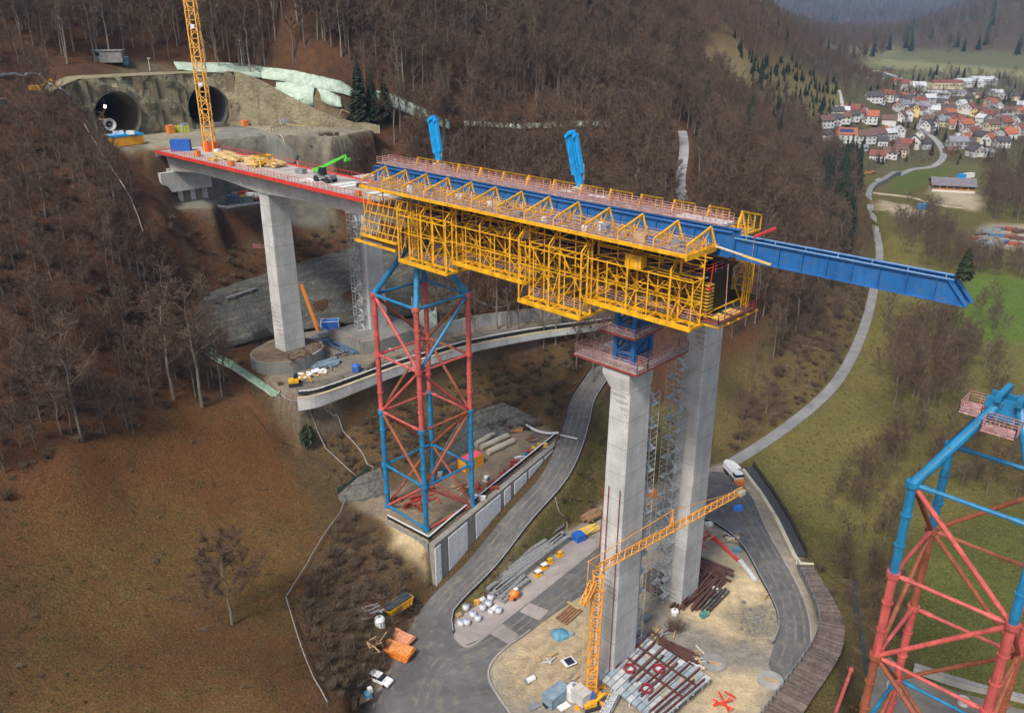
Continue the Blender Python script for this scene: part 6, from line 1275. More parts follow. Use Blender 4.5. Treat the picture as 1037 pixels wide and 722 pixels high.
t = thing('mesh_panel', 'rusty grid panel leaning on the grass bank above the scaffold stacks', 'grid panel', Z(560,526,2)); a, b, c, d = Z(548,520,2.6), Z(560,541,.8), Z(571,533,1.2), Z(559,513,3.1); up_ = Vector((0,0,.3)); mb = MB()
for i in range(6): f = i/5; mb.bar(a.lerp(b,f)+up_, d.lerp(c,f)+up_, .13); mb.bar(a.lerp(d,f)+up_, b.lerp(c,f)+up_, .13)
mb.build('grid', GREY, t)
t = thing('black_panel', 'dark panel lying on the bank at the head of the scaffold stacks', 'panel', Z(562,546,.8)); MB().bar(Z(551,549,1.0), Z(573,542,1.0), 1.6, .25).build('board', M('dark slate panel', (.03,.04,.05), .5), t); MB().bar(Z(551,550,.8), Z(573,543,.8), .2).build('frame', GREY, t)
# sand patch by the crane
t = thing('tarpaulin', 'crumpled blue tarpaulin over a heap on the sand left of the crane', 'tarpaulin', Z(568,643,0)); r2 = random.Random(3); p = Z(567,643,0); MB().loft([[p+Vector((math.cos(a)*q*(1+r2.uniform(-.2,.2)), math.sin(a)*q*.8*(1+r2.uniform(-.2,.2)), z+r2.uniform(-.05,.1))) for a in [i*PI/7 for i in range(14)]] for q, z in ((1.9,0),(1.6,.5),(1.0,.85),(.3,1.0))]).build('sheet', TARP, t); MB().loft([[p+Vector((1.9+math.cos(a)*q, .2+math.sin(a)*q*.8, z)) for a in [i*PI/5 for i in range(10)]] for q, z in ((.9,0),(.7,.5),(.2,.6))]).build('side_heap', M('grey blue sheet', (.25,.31,.33), .7, 0, .35, 2), t)
t = local_thing('solar_panel', 'white framed dark panel on the sand beside the crane', 'panel', Z(576,672,.1), .5); MB().box((0,0,.5), (2.3,2.0,.14)).build('frame', WHITE, t, local=True); MB().box((.12,0,.59), (1.5,1.6,.04)).build('glass', GLASS, t, local=True); MB().box((0,0,.22), (1.2,1.2,.42)).build('base', GREY, t, local=True)
p = Z(537,690,0); t = thing('drum', 'white drum lying in the weedy hollow of the sand patch', 'drum', p); MB().tube(p+Vector((-.7,-.5,.5)), p+Vector((.7,.5,.5)), .5, n=12).build('shell', WHITE, t); MB().tube(p+Vector((-.74,-.53,.5)), p+Vector((-.8,-.57,.5)), .53, n=12).build('rim', GREY, t)
for x, y, l, mt in ((556,713,'dark flat panel on the ground below the small blue container',GLASS),(540,716,'dark slab by the bottom edge of the sand patch',GREY),(571,716,'white boards at the very bottom by the crane',WHITE)): 
    t = local_thing('slab_stack', l, 'slab', Z(x,y,.05), .6); MB().box((0,0,.2), (2.0,1.2,.22)).build('top', mt, t, local=True); MB().box((0,0,.05), (1.6,1.0,.1)).build('pallet', WOOD, t, local=True)
# excavator beside the crane foot
t = local_thing('excavator', 'small yellow excavator with its bucket down at the crane foot', 'excavator', Z(598,716,0), .35); mb = MB()
for y in (-.85,.85): mb.box((0,y,.35), (2.8,.5,.7))
mb.build('tracks', DARK, t, local=True, bevel=.15); MB().box((-.3,0,1.15), (2.2,1.8,.8)).build('house', YEL, t, local=True, bevel=.08); MB().box((.3,.45,1.95), (1.1,.9,1.3), 0, .85).build('cab', BLUEP, t, local=True); mb = MB().bar((.6,-.35,1.3), (2.4,-.35,2.6), .32).bar((2.4,-.35,2.6), (3.9,-.35,1.7), .28); mb.build('arm', YEL, t, local=True); MB().loft([[(4.1,-.8,1.6),(4.1,.1,1.6),(4.1,.1,.7),(4.1,-.8,.7)],[(3.5,-.8,1.2),(3.5,.1,1.2),(3.6,.1,.8),(3.6,-.8,.8)]]).build('bucket', GREY, t, local=True)
# formwork table beside the front pier
fz = 2.6; cs_ = [Z(647,640,fz), Z(721,686,fz), Z(666,732,fz), Z(604,684,fz)]; ft = thing('formwork_table', 'large grey blue panel table with a row of brown steel beams beside the front pier', 'formwork table', cs_[0].lerp(cs_[2],.5)-Vector((0,0,fz)))
U = lambda u, v, z: (cs_[0].lerp(cs_[1],u)).lerp(cs_[3].lerp(cs_[2],u), v)+Vector((0,0,z))
tones = [M('panel %s' % k, c, .55, .05, .22, .9, (.42,.42,.40)) for k, c in (('blue', (.27,.34,.39)), ('grey', (.36,.40,.42)), ('pale', (.50,.51,.50)), ('tan', (.38,.36,.28)))]
rt = random.Random(8); NU, NV = 12, 9
for i in range(NU):
    mbs = MB()
    for j in range(NV):
        mbs.mat(rt.choice([0,0,1,1,2,3] if 0 < j < 8 else [0,1,2])); e = .006; u0, u1, v0, v1 = i/NU+e, (i+1)/NU-e, j/NV+e, (j+1)/NV-e; dz = rt.uniform(0,.06)
        mbs.hexa([U(u0,v0,-.3), U(u1,v0,-.3), U(u1,v1,-.3), U(u0,v1,-.3), U(u0,v0,dz), U(u1,v0,dz), U(u1,v1,dz), U(u0,v1,dz)])
    mbs.build('panel_row', tones, ft)
mb = MB()
for i in range(5):
    for j in range(4): q = U(.06+.22*i, .08+.28*j, -.3); mb.bar(Vector((q.x,q.y,-.2)), q, .22)
for j in range(4): mb.bar(U(0,.06+.29*j,-.42), U(1,.06+.29*j,-.42), .2)
mb.build('props', GALV, ft)
RB = M('red brown beam', (.12,.045,.04), .55, 0, .3, .8, (.2,.10,.08))
for k, (u, v0, v1) in enumerate(((.03,.02,.72),(.12,.0,.74),(.24,.0,.66),(.37,.0,.78),(.44,.14,.72),(.55,.02,.82),(.62,.12,.86),(.72,.0,.84),(.84,.0,.97),(.90,.2,.94),(.97,.1,.9))):
    mb = MB(); a, b = U(u,v0,.55), U(u,v1,.55); mb.bar(a, b, .24, .07); mb.bar(a-Vector((0,0,.2)), b-Vector((0,0,.2)), .07, .34); mb.bar(a-Vector((0,0,.4)), b-Vector((0,0,.4)), .24, .07); mb.build('beam', RB, ft)
mb = MB(); mb.bar(U(.06,.48,.1), U(.96,.5,.1), .5, .16); mb.bar(U(.06,.22,.1), U(.96,.24,.1), .5, .16); mb.build('cross_timber', BROWNS, ft)
for u, v in ((.26,.62),(.52,.36),(.60,.72)):
    q = U(u,v,.1); mb = MB(); 
    for i in range(6): a = 2*PI*i/6; b = 2*PI*(i+1)/6; mb.bar(q+Vector((math.cos(a)*1.0,math.sin(a)*1.0,.3)), q+Vector((math.cos(b)*1.0,math.sin(b)*1.0,.3)), .22, .5)
    rg_ = mb.build('red_collar', M('dark red collar', (.30,.03,.045), .5) if 'dark red collar' not in bpy.data.materials else bpy.data.materials['dark red collar'], ft); MB().tube(q, q+Vector((0,0,.22)), .62, n=10).build('jack', GALV, rg_)
t = thing('lattice_walkway', 'galvanised lattice walkway leading from the crane foot to the panel table', 'walkway', Z(616,706,1)); lattice(MB(), Z(624,700,1.6), Z(610,728,1.2), 1.3, 8, .07, (0,0,1), .1).build('truss', GALV, t); MB().bar(Z(624,700,1.7), Z(610,728,1.3), 1.0, .06).build('deck', GALVB, t)
t = thing('red_scaffold_frame', 'bright red steel frame pieces at the near corner of the panel table', 'steel frame', Z(735,712,0)); mb = MB(); rx = M('signal red', (.70,.06,.03), .5)
for a, b in (((722,714),(742,708)),((728,700),(738,720)),((722,708),(742,718)),((734,700),(745,706))): mb.bar(Z(*a,.5), Z(*b,.9), .24)
mb.build('bars', rx, t); mb = MB()
for q in ((724,710),(738,706),(741,716)): mb.bar(Z(*q,0), Z(*q,1.2), .3)
mb.build('posts', rx, t)
for x, y, r_0, l, m_ in ((723,672,2.1,'low round concrete ring plate on the gravel right of the panel table',concrete('ring grey',(.27,.26,.24),0,.4)),(780,690,2.2,'flat round concrete slab beside the lower end of the timber bridge',concrete('slab grey',(.34,.33,.30),0,.3))):
    p = Z(x,y,0); t = thing('round_slab', l, 'slab', p); MB().prism([(p.x+math.cos(i*PI/14)*r_0, p.y+math.sin(i*PI/14)*r_0) for i in range(28)], .05, .45).build('disc', m_, t); MB().bar(p+Vector((-1,.3,.5)), p+Vector((1.2,-.5,.5)), .3, .1).bar(p+Vector((-.8,-.2,.5)), p+Vector((.6,-.9,.5)), .25, .1).build('boards', WOOD, t)
# loop yard: red pipe, channels, boxes, boulders
t = thing('pipe', 'long red pipe lying on the sand inside the loop of the road', 'pipe', Z(735,553,.3)); MB().tube(Z(724,545,.4), Z(747,567,.4), .32, n=10).build('shell', REDP, t); MB().tube(Z(723.4,544.4,.4), Z(725,546,.4), .42, n=10).build('flange', REDP, t)
t = thing('drain_channel', 'grey drain channel lying beside the black barrier of the loop yard', 'channel', Z(758,580,.2)); mb = MB(); mb.bar(Z(749,567,.25), Z(765,588,.25), .9, .2); mb.build('bed', GALV, t); mb = MB(); mb.bar(Z(748,568,.5), Z(764,589,.5), .12, .5); mb.bar(Z(750.5,566,.5), Z(766.5,587,.5), .12, .5); mb.build('sides', GALV, t)
crate('crate', 'teal crate beside the large brown beam stack', 'crate', Z(713,624,0), (1.6,1.1,.9), .5, M('teal', (.05,.25,.2), .6)); crate('crate', 'dark crate beside the brown bush at the rear pier', 'crate', Z(654,627,0), (2.0,1.4,1.0), .7, GREY); crate('crate', 'pale blue crate on the sand beside the red pipe', 'crate', Z(746,558,0), (1.6,1.2,.8), .4, TARP)
crate('crate', 'white crate at the top of the loop yard by the black barrier', 'crate', Z(718,532,0), (1.6,1.1,.8), .2, WHITE); crate('crate', 'tan crate leaning on the black barrier of the loop yard', 'crate', Z(774,605,0), (1.8,1.0,.8), .9, WOOD); crate('crate', 'orange crate between the two tall piers', 'crate', Z(661,502,.1), (2.2,1.6,1.5), .3, ORG); crate('crate', 'blue crate between the two tall piers near the grass bank', 'crate', Z(666,484,.6), (1.8,1.2,1.0), .6, BLUEP); crate('crate', 'red crate between the two tall piers', 'crate', Z(659,487,.6), (2.0,1.0,.8), 1.0, REDP)
barrel_tank(Z(683,622,0), .8, 1.2, WHITE, 'white barrel beside the dark sheet piles'); barrel_tank(Z(724,598,0), .6, .9, WHITE, 'white barrel on the brown beam stack edge')
bp = spline([Z(x,y,.1) for x, y in ((709,526),(722,530),(736,539),(748,550),(757,562),(771,588),(780,605),(787,622),(788,638),(783,652))], 4); barrier('edge_barrier', 'black barrier with pale top around the loop yard', bp, .75, 2.2, DARK, GREY)
rb = MB(); r4 = random.Random(6)
for i in range(70):
    x, y = r4.gauss(766,9), r4.gauss(632,10); p = Z(x, y, .1); q = r4.uniform(.18,.5); rb.ball(p, q, 6, 4, (r4.uniform(.8,1.4), r4.uniform(.7,1.2), r4.uniform(.6,.9)))
stuff(rb.build('rubble', M('rubble', (.20,.185,.16), .9, 0, .5, 1.5)))
b = thing('bush', 'round bare brown bush by the panel table and the rear pier', 'bush', Z(684,637,0)); MB().add(*(lambda m: (m.v, m.f))(shrub_mb(31, 3.4, 160, .012))).build('stems', SHRUB, b, local=True)
r6 = random.Random(17)
def heap(lab, px, z, mats, n, rad, ln, cat='material heap', name='material_heap'):
    """untidy heap: a layer of bars and boards of each material"""
    p = Z(*px, z); t = thing(name, lab, cat, p)
    for m_ in mats:
        mb = MB()
        for i in range(n): c = p+Vector((r6.gauss(0,rad*.45), r6.gauss(0,rad*.45), r6.uniform(.1,.5))); a_ = r6.choice((.6,.75,2.2))+r6.gauss(0,.25); d = Vector((math.cos(a_), math.sin(a_), r6.uniform(-.06,.06)))*ln*r6.uniform(.35,1); mb.bar(c-d/2, c+d/2, r6.uniform(.12,.35), r6.uniform(.08,.25))
        mb.build('bars', m_, t)
    return t
for lab, px, mats, n, rad, ln in (('heap of dark bars and pale boards on the sand left of the brown bush', (668,642), (BROWNS, WOOD, GREY), 9, 2.4, 3), ('heap of brown timbers at the foot of the rear pier', (690,605), (BROWNS, WOOD), 8, 2.2, 3.4), ('heap of grey pipes and boards at the top of the loop yard', (712,545), (GREY, WOOD, REDP), 9, 2.6, 3.6), ('heap of pale boards and steel inside the black barrier of the loop yard', (742,545), (WOOD, GALV, BROWNS), 7, 2.0, 3), ('heap of mixed scrap between the two tall piers', (652,515), (RUST, GREY, WOOD), 8, 2.4, 2.6), ('heap of coloured scrap on the gravel beside the stair tower', (646,560), (WOOD, GREY, BLUEP), 7, 2.0, 2.4), ('strip of boards and bars beside the far edge of the panel table', (708,672), (WOOD, BROWNS, GALV), 9, 2.6, 3), ('heap of boards and hoses at the crane foot', (578,692), (WOOD, GREY), 7, 1.8, 2.4), ('heap of sand coloured boards on the lower sand patch', (555,668), (WOOD, PALEC), 6, 1.6, 2), ('heap of bent red and brown bars under the red tower', (426,508), (RUST, REDP), 10, 3, 3), ('heap of brown planks beside the orange skip on the road edge', (380,652), (WOOD, BROWNS), 7, 1.6, 3), ('dark heap of brush and boards by the yellow skip', (378,618), (BROWNS, GREY), 9, 2, 3)):
    heap(lab, px, (PLZ if px == (426,508) else gz(*Z(*px,1)[:2])), mats, n, rad, ln)
# white lorry and tarps at the junction
t = local_thing('flatbed_truck', 'white lorry parked at the junction behind the rear pier', 'truck', Z(742,482,.2), ang((735,472),(749,488))); MB().box((2.6,0,1.5), (1.8,2.2,2.2), 0, .92).build('cab', WHITE, t, local=True, bevel=.08); MB().box((2.75,0,2.0), (1.6,2.22,.7)).build('windows', GLASS, t, local=True); MB().box((-1,0,1.15), (5.2,2.3,.5)).box((-1,0,1.7), (4.8,2.0,.7)).build('load_bed', WHITE, t, local=True)
for x in (-2.4,-1.2,2.4):
    for y in (-1,1): m2 = MB(); wheel(m2, (x,y,.48), (0,1,0), .48, .3); m2.build('wheel', DARK, t, local=True)
t = thing('tarpaulin', 'white tarpaulin strip at the corner of the junction behind the lorry', 'tarpaulin', Z(741,469,0)); sp_ = spline([Z(734,466,.6), Z(741,468,.8), Z(748,474,.6)], 5); MB().ribbon(sp_, 1.6, .5).build('sheet', WHITE, t); MB().ribbon([p-Vector((0,0,.45)) for p in sp_], 1.2, .2).build('pallets', WOOD, t)
crate('crate', 'orange and white crate in front of the parked lorry', 'crate', Z(749,490,.2), (2.0,1.4,1.2), .4, ORG)
# fenced walkway and timber bridge on the right
mb_ = thing('parapet_wall', 'pale concrete parapet with dark railing along the road to the timber bridge', 'wall', Z(780,525,0)); pl = [Z(752,478,0), Z(770,502,0), Z(786,528,0), Z(804,566,0), Z(812,578,0)]; wall_run(pl, -.3, 1.0, .9).build('wall_body', concrete('sandstone wall', (.46,.41,.31), 0, .4), mb_); mb = MB()
pr = [Z(758,474,0)+Vector((0,0,.5)), Z(778,502,0)+Vector((0,0,.5)), Z(795,530,0)+Vector((0,0,.5)), Z(811,564,0)+Vector((0,0,.5))]
mb.ribbon(pr, 2.2, .3); mb.build('footway', M('dark footway', (.05,.052,.055), .7), mb_); railing([p+Vector((1.1,.3,0)) for p in pr], 1.5, 3, 1.6, .14, .12, .5).build('railing', DARK, mb_)
TBc = [(815,572,3.2),(826,592,3.6),(838,616,4.2),(842,634,4.6),(838,654,4.8),(825,676,4.9),(808,700,4.9),(793,722,5.0),(778,744,5)]
tb = thing('timber_bridge', 'curved temporary bridge with a dark planked timber deck', 'bridge', Z(840,640,1)); TBs = spline([Z(x,y,1.5) for x, y, w in TBc], 8); WS = np.interp(np.arange(len(TBs)), np.arange(0, 9)*8, [w for *_, w in TBc]); PLK = [M('dark planks %s' % k, c, .8, 0, .35, .9, (.20,.16,.13)) for k, c in (('a', (.135,.098,.078)), ('b', (.095,.07,.058)), ('c', (.175,.13,.105)))]
mb = MB(); acc = 0
for i in range(len(TBs)-1):
    d = (TBs[i+1]-TBs[i]); d.z = 0; ln = d.length; d.normalize(); sd = Vector((-d.y,d.x,0)); k = max(1, round(ln/.42))
    for j in range(k): c = TBs[i].lerp(TBs[i+1], (j+.5)/k); w = WS[i]/2+rt.uniform(-.06,.06); mb.mat(rt.choice((0,0,1,1,2))).bar(c-sd*w, c+sd*w, ln/k*.9, .16+rt.uniform(0,.03))
mb.build('planks', PLK, tb)
for q in (-.42,.42):
    mb = MB()
    for i in range(len(TBs)-1):
        d = (TBs[i+1]-TBs[i]).normalized(); sd = Vector((-d.y,d.x,0)); mb.bar(TBs[i]+sd*WS[i]*q-Vector((0,0,.5)), TBs[i+1]+sd*WS[i]*q-Vector((0,0,.5)), .4, .8)
    mb.build('bearer', GREY, tb)
mb = MB()
for sgn, dz in ((.5,0),):
    P = [TBs[i]+Vector((-(TBs[min(i+1,len(TBs)-1)]-TBs[i-1 if i else 0]).normalized().y, (TBs[min(i+1,len(TBs)-1)]-TBs[i-1 if i else 0]).normalized().x, 0))*WS[i]*-sgn for i in range(0, len(TBs), 2)]
    railing(P, 1.2, 2, 1.8, .1, .09, 0, mb)
mb.build('railing', GREY, tb); MB().bar(Z(806,570,1.6), Z(824,571,1.6), .5, .3).build('end_beam', CREAM, tb)
# tower terrace clutter at the foot of the right tower
t = thing('pipe', 'red pipe leaning on the bank right of the timber bridge', 'pipe', Z(855,700,0)); MB().tube(Z(862,678,.6), Z(846,722,.3), .3, n=8).build('shell', RED, t); MB().tube(Z(862,677,.6), Z(861.6,679,.6), .42, n=8).build('flange', RED, t)
for x, y, l in ((905,698,'large pale ring lying at the foot of the right tower'),(975,712,'smaller pale ring lying by the low wall at the right tower')):
    p = Z(x,y,.1); t = thing('concrete_ring', l, 'ring', p); mb = MB(); r0 = 1.25 if x < 940 else .9; mb.loft([[p+Vector((math.cos(a)*q, math.sin(a)*q, z)) for a in [i*PI/12 for i in range(24)]] for q, z in ((r0,0),(r0,1.0),(r0*.86,1.0),(r0*.86,.1))], cap=False); mb.build('ring_wall', PALEC, t); MB().loft([[p+Vector((math.cos(a)*q, math.sin(a)*q, z)) for a in [i*PI/12 for i in range(24)]] for q, z in ((r0*1.05,.85),(r0*1.05,.98))], cap=False).build('band', GALV, t)
lw = thing('low_wall', 'low grey block wall behind the foot of the right tower', 'wall', Z(980,690,0)); wall_run([Z(925,678,0), Z(960,690,0), Z(1000,702,0), Z(1060,716,0)], -.4, 1.1, .7).build('wall_body', concrete('block wall', (.30,.29,.26), 0, .6), lw); wall_run([Z(925,678,0), Z(960,690,0), Z(1000,702,0), Z(1060,716,0)], 1.1, 1.25, .9).build('coping', concrete('grey coping', (.22,.215,.20), 0, .6), lw)
sheet('tower_pad', zpoly(.14, (872,706),(884,680),(900,664),(925,684),(960,697),(1070,728),(1070,790),(868,790)), asphalt('pad gravel', (.15,.138,.115), .5))
# trailer at the lower left corner
t = local_thing('trailer', 'low trailer with long planks and a cyan machine at the bottom left of the road', 'trailer', Z(362,714,.8), ang((345,722),(378,706))); mb = MB().box((0,0,.7), (5.2,1.9,.2)); mb.build('bed', BROWNS, t, local=True); mb = MB()
for y in (-.7,-.35,0,.35,.7): mb.box((-.8,y,.95), (5.4,.28,.18))
mb.build('planks', WOOD, t, local=True); MB().box((1.9,0,1.25), (1.3,1.3,1.0), 0, .8).build('machine', TARP, t, local=True, bevel=.08); MB().box((2.5,.3,1.7), (.7,.7,.9)).build('tank', WHITE, t, local=True)
for y in (-1,1):
    for x in (-.5,.4): m2 = MB(); wheel(m2, (x,y,.38), (0,1,0), .38, .22); m2.build('wheel', DARK, t, local=True)
# ------------------------------------------------------------------ upper terrace and deck clutter
bm_ = M('blue grey steel', (.10,.17,.26), .5, .2, .35, 1.2)
for k, (a, b, l) in enumerate((((328,342),(352,352),'nearest the pier plinth'),((345,340),(372,348),'in the middle of the upper terrace'),((338,346),(366,356),'nearest the terrace road'),((352,336),(378,343),'farthest right, by the second plinth'))): bundle('steel_bundle', 'bundle of dark blue steel bars '+l, 'steel bars', Z(*a,30.1), Z(*b,30.1), 9, .42, .32, bm_, 2, 1.6, 2.0, 'steel bar bundles on the upper terrace', tube=False)
for x, y, l in ((309,382,'white sack pile by the round plinth, lower one'),(317,379,'white sack pile by the round plinth, upper one'),(325,377,'white sack pile at the end of the blue bundle by the round plinth')): 
    p = Z(x,y,30.1); t = thing('sack_pile', l, 'sacks', p); mb = MB(); rs = random.Random(x)
    for i in range(9): mb.ball(p+Vector((rs.uniform(-1.2,1.2), rs.uniform(-.8,.8), .25+.25*(i % 3))), .45, 8, 5, (1.3,.9,.5))
    mb.build('sacks', WHITE, t); MB().box(p+Vector((0,0,.06)), (3,2,.12)).build('pallet', WOOD, t)
bundle('steel_bundle', 'pale blue grey bundle of plates on the terrace beside the white sacks', 'steel plates', Z(318,372,30.1), Z(342,366,30.1), 5, .7, .3, M('pale blue steel', (.25,.33,.40), .5, .2, .35, 1.2), 2, 1.1, .8)
t = local_thing('excavator', 'small yellow excavator at the lower corner of the upper terrace', 'excavator', Z(299,390,30.1), .3); mb = MB()
for y in (-.85,.85): mb.box((0,y,.35), (2.8,.5,.7))
mb.build('tracks', DARK, t, local=True); MB().box((-.3,0,1.15), (2.2,1.8,.8)).build('house', YEL, t, local=True, bevel=.08); MB().box((.3,.45,1.95), (1.1,.9,1.3), 0, .85).build('cab', GLASS, t, local=True); MB().bar((.6,-.35,1.3), (2.4,-.35,2.4), .32).bar((2.4,-.35,2.4), (3.6,-.35,.6), .28).build('arm', YEL, t, local=True)
t = thing('drill_rig', 'drill rig with a tall orange boom leaning beside the left pier', 'drill rig', Z(324,340,31)); e = Z(323,338,31.8); tp_ = T(305,288,(e.y*ct-(e.z-H)*st_)-1.0); MB().bar(e, tp_, .55, .7).build('boom', ORG, t); MB().box(e+Vector((.8,.5,-.2)), (3.2,2.2,1.4), .6).build('carrier', GREY, t, bevel=.1); mb = MB(); mb.box(e+Vector((.4,-.7,-1.2)), (3.2,.6,.8), .6); mb.box(e+Vector((1.2,1.6,-1.2)), (3.2,.6,.8), .6); mb.build('tracks', DARK, t); MB().bar(e+Vector((.8,.4,.6)), e.lerp(tp_,.45), .2).build('ram', GREY, t)
dr = random.Random(9)
dp = MB(); pc = L(-91,2,33)
for i in range(40):
    p = L(-95+dr.uniform(-1,7), dr.uniform(-6,6), 33.0+dr.uniform(0,.2)); q = p+Vector((dr.uniform(-1.5,1.5), dr.uniform(-1.5,1.5), dr.uniform(.3,1.5))); dp.bar(p, q, .16)
stuff(dp.build('starter_bar_clutter', BROWNS))
mb = MB(); mb.loft([[L(-98+math.cos(a)*q*7.2, -1+math.sin(a)*q*8.7, z+dr.uniform(-.1,.15)) for a in [i*2*PI/24 for i in range(24)]] for q, z in ((1.0,32.9),(.85,33.3),(.5,33.5),(.05,33.6))]); o = mb.build('earth_fill', DIRT); o['kind'] = 'structure'
for lab, px, mats, n, rad, ln in (('heap of dark blue bars and boards beside the blue container on the upper terrace', (350,345), (bm_, WOOD), 9, 2.6, 4), ('heap of bars on the terrace between the white sacks and the plinth', (330,371), (bm_, GREY), 8, 2.2, 3.4), ('brown heap of bars between the round plinth and the road', (347,358), (BROWNS, GREY), 8, 2.2, 3), ('heap of pale boards at the foot of the second plinth', (392,352), (WOOD, PALEC), 7, 2.0, 2.6), ('small heap of boards on the terrace road beyond the red tower', (455,345), (WOOD, GREY), 6, 1.6, 2.4)): heap(lab, px, 30.1, mats, n, rad, ln)
for lab, px, mats, n, rad, ln in (('heap of boards at the back of the tower terrace near the columns', (505,452), (WOOD, GREY), 7, 2, 2.6), ('heap of red and pale parts in the middle of the tower terrace', (468,494), (RUST, WOOD), 8, 2.2, 2.6), ('heap of rusty mats at the far end of the tower terrace', (540,445), (RUST, GREY), 7, 1.8, 2.4)): heap(lab, px, PLZ, mats, n, rad, ln)
# deck: timber, frame, small things
tim = M('fresh formwork timber', (.62,.43,.17), .75, 0, .3, 1.2)
for k, (s, n, ln, w_, l) in enumerate(((-124,1.5,6,6,'nearest the crane mast'),(-118,.2,6,5,'second from the crane mast'),(-112,2.2,7,6,'in the middle of the deck'),(-107,.0,5,5,'beside the yellow frame'),(-103,2.5,5,6,'behind the yellow frame'))): bundle('plank_stack', 'stack of fresh yellow timber on the deck '+l, 'planks', L(s,n,DZ+.06), L(s+ln,n,DZ+.06), w_, .5, .3, tim, 3, 1.12, .9, 'timber stacks on the deck')
t = thing('storage_rack', 'upright yellow frame on the deck behind the timber stacks', 'frame', L(-101.5,-.5,DZ)); mb = MB()
for n in (-1.6,1.6):
    mb.bar(L(-102,n,DZ), L(-102,n,DZ+2.6), .25); mb.bar(L(-99.5,n,DZ), L(-99.5,n,DZ+2.6), .25); mb.bar(L(-102,n,DZ+2.6), L(-99.5,n,DZ+2.6), .25)
mb.build('posts', YEL, t); mb = MB()
for z in (1.3,2.6): mb.bar(L(-102,-1.6,DZ+z), L(-102,1.6,DZ+z), .2); mb.bar(L(-99.5,-1.6,DZ+z), L(-99.5,1.6,DZ+z), .2)
mb.build('rails', YEL, t)
for k, (s, n, d, m_, l) in enumerate(((-127,-2.8,(1.4,1.1,1.3),ORG,'orange box on the near edge of the deck behind the crane mast'),(-108,-4,(1.3,1.0,1.1),ORG,'orange box on the near edge of the deck by the timber'),(-88,1.4,(2.2,1.4,1.0),GREY,'dark generator box on the deck left of the green handler'),(-59,-4.6,(1.0,.8,1.0),ORG,'small orange box on the deck close to the gantry'),(-118,-3.4,(2.4,1.2,.6),YPLY,'flat yellow board stack on the near edge of the deck'),(-130,3.8,(1.8,1.2,.7),WHITE,'white box beside the foot of the crane mast'),(-66,1.0,(1.6,1.2,.7),DARK,'black box on the white sheets near the gantry'))): crate('crate', l, 'crate', L(s,n,DZ+.1), d, AX+.2, m_)
# portal yard
t = thing('work_platform', 'orange and blue platform wagon in the mouth of the left tunnel', 'platform wagon', Z(127,146,75.6)); pc = Z(127,147,75.6); mb = MB(); mb.box(pc+Vector((0,0,1.2)), (8.6,4.2,2.2), AX+PI/2); mb.build('wagon', M('wagon orange', (.80,.36,.02), .5, 0, .15), t, bevel=.05); MB().box(pc+Vector((0,0,2.6)), (8.8,4.4,.5), AX+PI/2).build('blue_deck', SKYB, t); mb = MB()
for i in range(4): mb.box(pc+Vector((dr.uniform(-3,3), dr.uniform(-1,1), 3.2)), (1.6,1.0,.8), dr.random())
mb.build('load_clutter', WHITE, t)
t = thing('ventilation_fan', 'round white ventilation fan mouth hanging in the left tunnel', 'fan', L(-178,-3.5,79)); K_ = 24; mb = MB(); cf = L(-177.2,-3.7,79.2); mb.loft([[cf+Vector((D_[0]*o, D_[1]*o, 0))+Vector((N_[0]*math.cos(a)*q, N_[1]*math.cos(a)*q, math.sin(a)*q)) for a in [i*2*PI/K_ for i in range(K_)]] for q, o in ((1.2,-6),(1.2,.2),(1.65,.6),(1.65,.8),(1.0,.5),(.9,-3))], cap=False); mb.build('duct', WHITE, t); MB().tube(cf+Vector((D_[0]*-.6, D_[1]*-.6, 0)), cf+Vector((D_[0]*.4, D_[1]*.4, 0)), .35, n=10).build('hub', GREY, t)
lm = bpy.data.materials.new('lit lamp'); lm.use_nodes = True; lb = lm.node_tree.nodes['Principled BSDF']; lb.inputs['Emission Color'].default_value = (1,.75,.4,1); lb.inputs['Emission Strength'].default_value = 30
lp = L(-182,-2.2,83.5); t = thing('tunnel_lamp', 'glowing warm lamp inside the left tunnel', 'lamp', lp); MB().ball(lp, .35, 10, 6).build('bulb', lm, t); MB().tube(lp+Vector((0,0,.3)), lp+Vector((0,0,3.4)), .05, n=6).build('stem', GREY, t)
pl_ = bpy.data.lights.new('tunnel_lamp_light', 'POINT'); pl_.energy = 25; pl_.color = (1,.75,.45); po = bpy.data.objects.new('tunnel_lamp_light', pl_); COL.objects.link(po); po.location = lp+Vector((.6,-.6,-.4))
crate('crate', 'orange box at the foot of the wall between the tunnels', 'crate', Z(173,135,75.6), (2.4,1.8,2.2), AX, ORG); crate('crate', 'yellow green skip between the two tunnels', 'skip', Z(183,134,75.6), (5.0,2.2,1.9), AX+1.2, M('yellow green', (.38,.40,.04), .6)); crate('crate', 'orange machine by the right tunnel mouth', 'machine', Z(248,128,75.6), (2.0,1.6,1.8), AX, ORG)
def board(lab, px, z, w, h, post, col=WHITE, stripe=None):
    p = Z(*px, z); t = thing('sign_board', lab, 'sign', p); MB().box(p+Vector((0,0,post+h/2)), (w,.12,h), AX+PI/2+.3).build('panel', col, t); mb = MB()
    for q in (-w*.4,w*.4): mb.bar(p+Vector((q*.6,q*.7,0)), p+Vector((q*.6,q*.7,post+h)), .12)
    mb.build('posts', GREY, t)
    if stripe: MB().box(p+Vector((.12,-.12,post+h*.5)), (w*.35,.1,h*.7), AX+PI/2+.3).build('stripe', stripe, t)
board('white and blue board beside the right tunnel mouth', (188,134), 75.6, 2.6, 2.2, .4, WHITE, SKYB); board('white sign on posts in the terrace right of the tunnels', (288,130), 75.6, 3.2, 1.3, 1.4); board('tall pale board on the wall between the tunnels', (185,122), 76.5, 1.2, 4.5, .1, GALV)
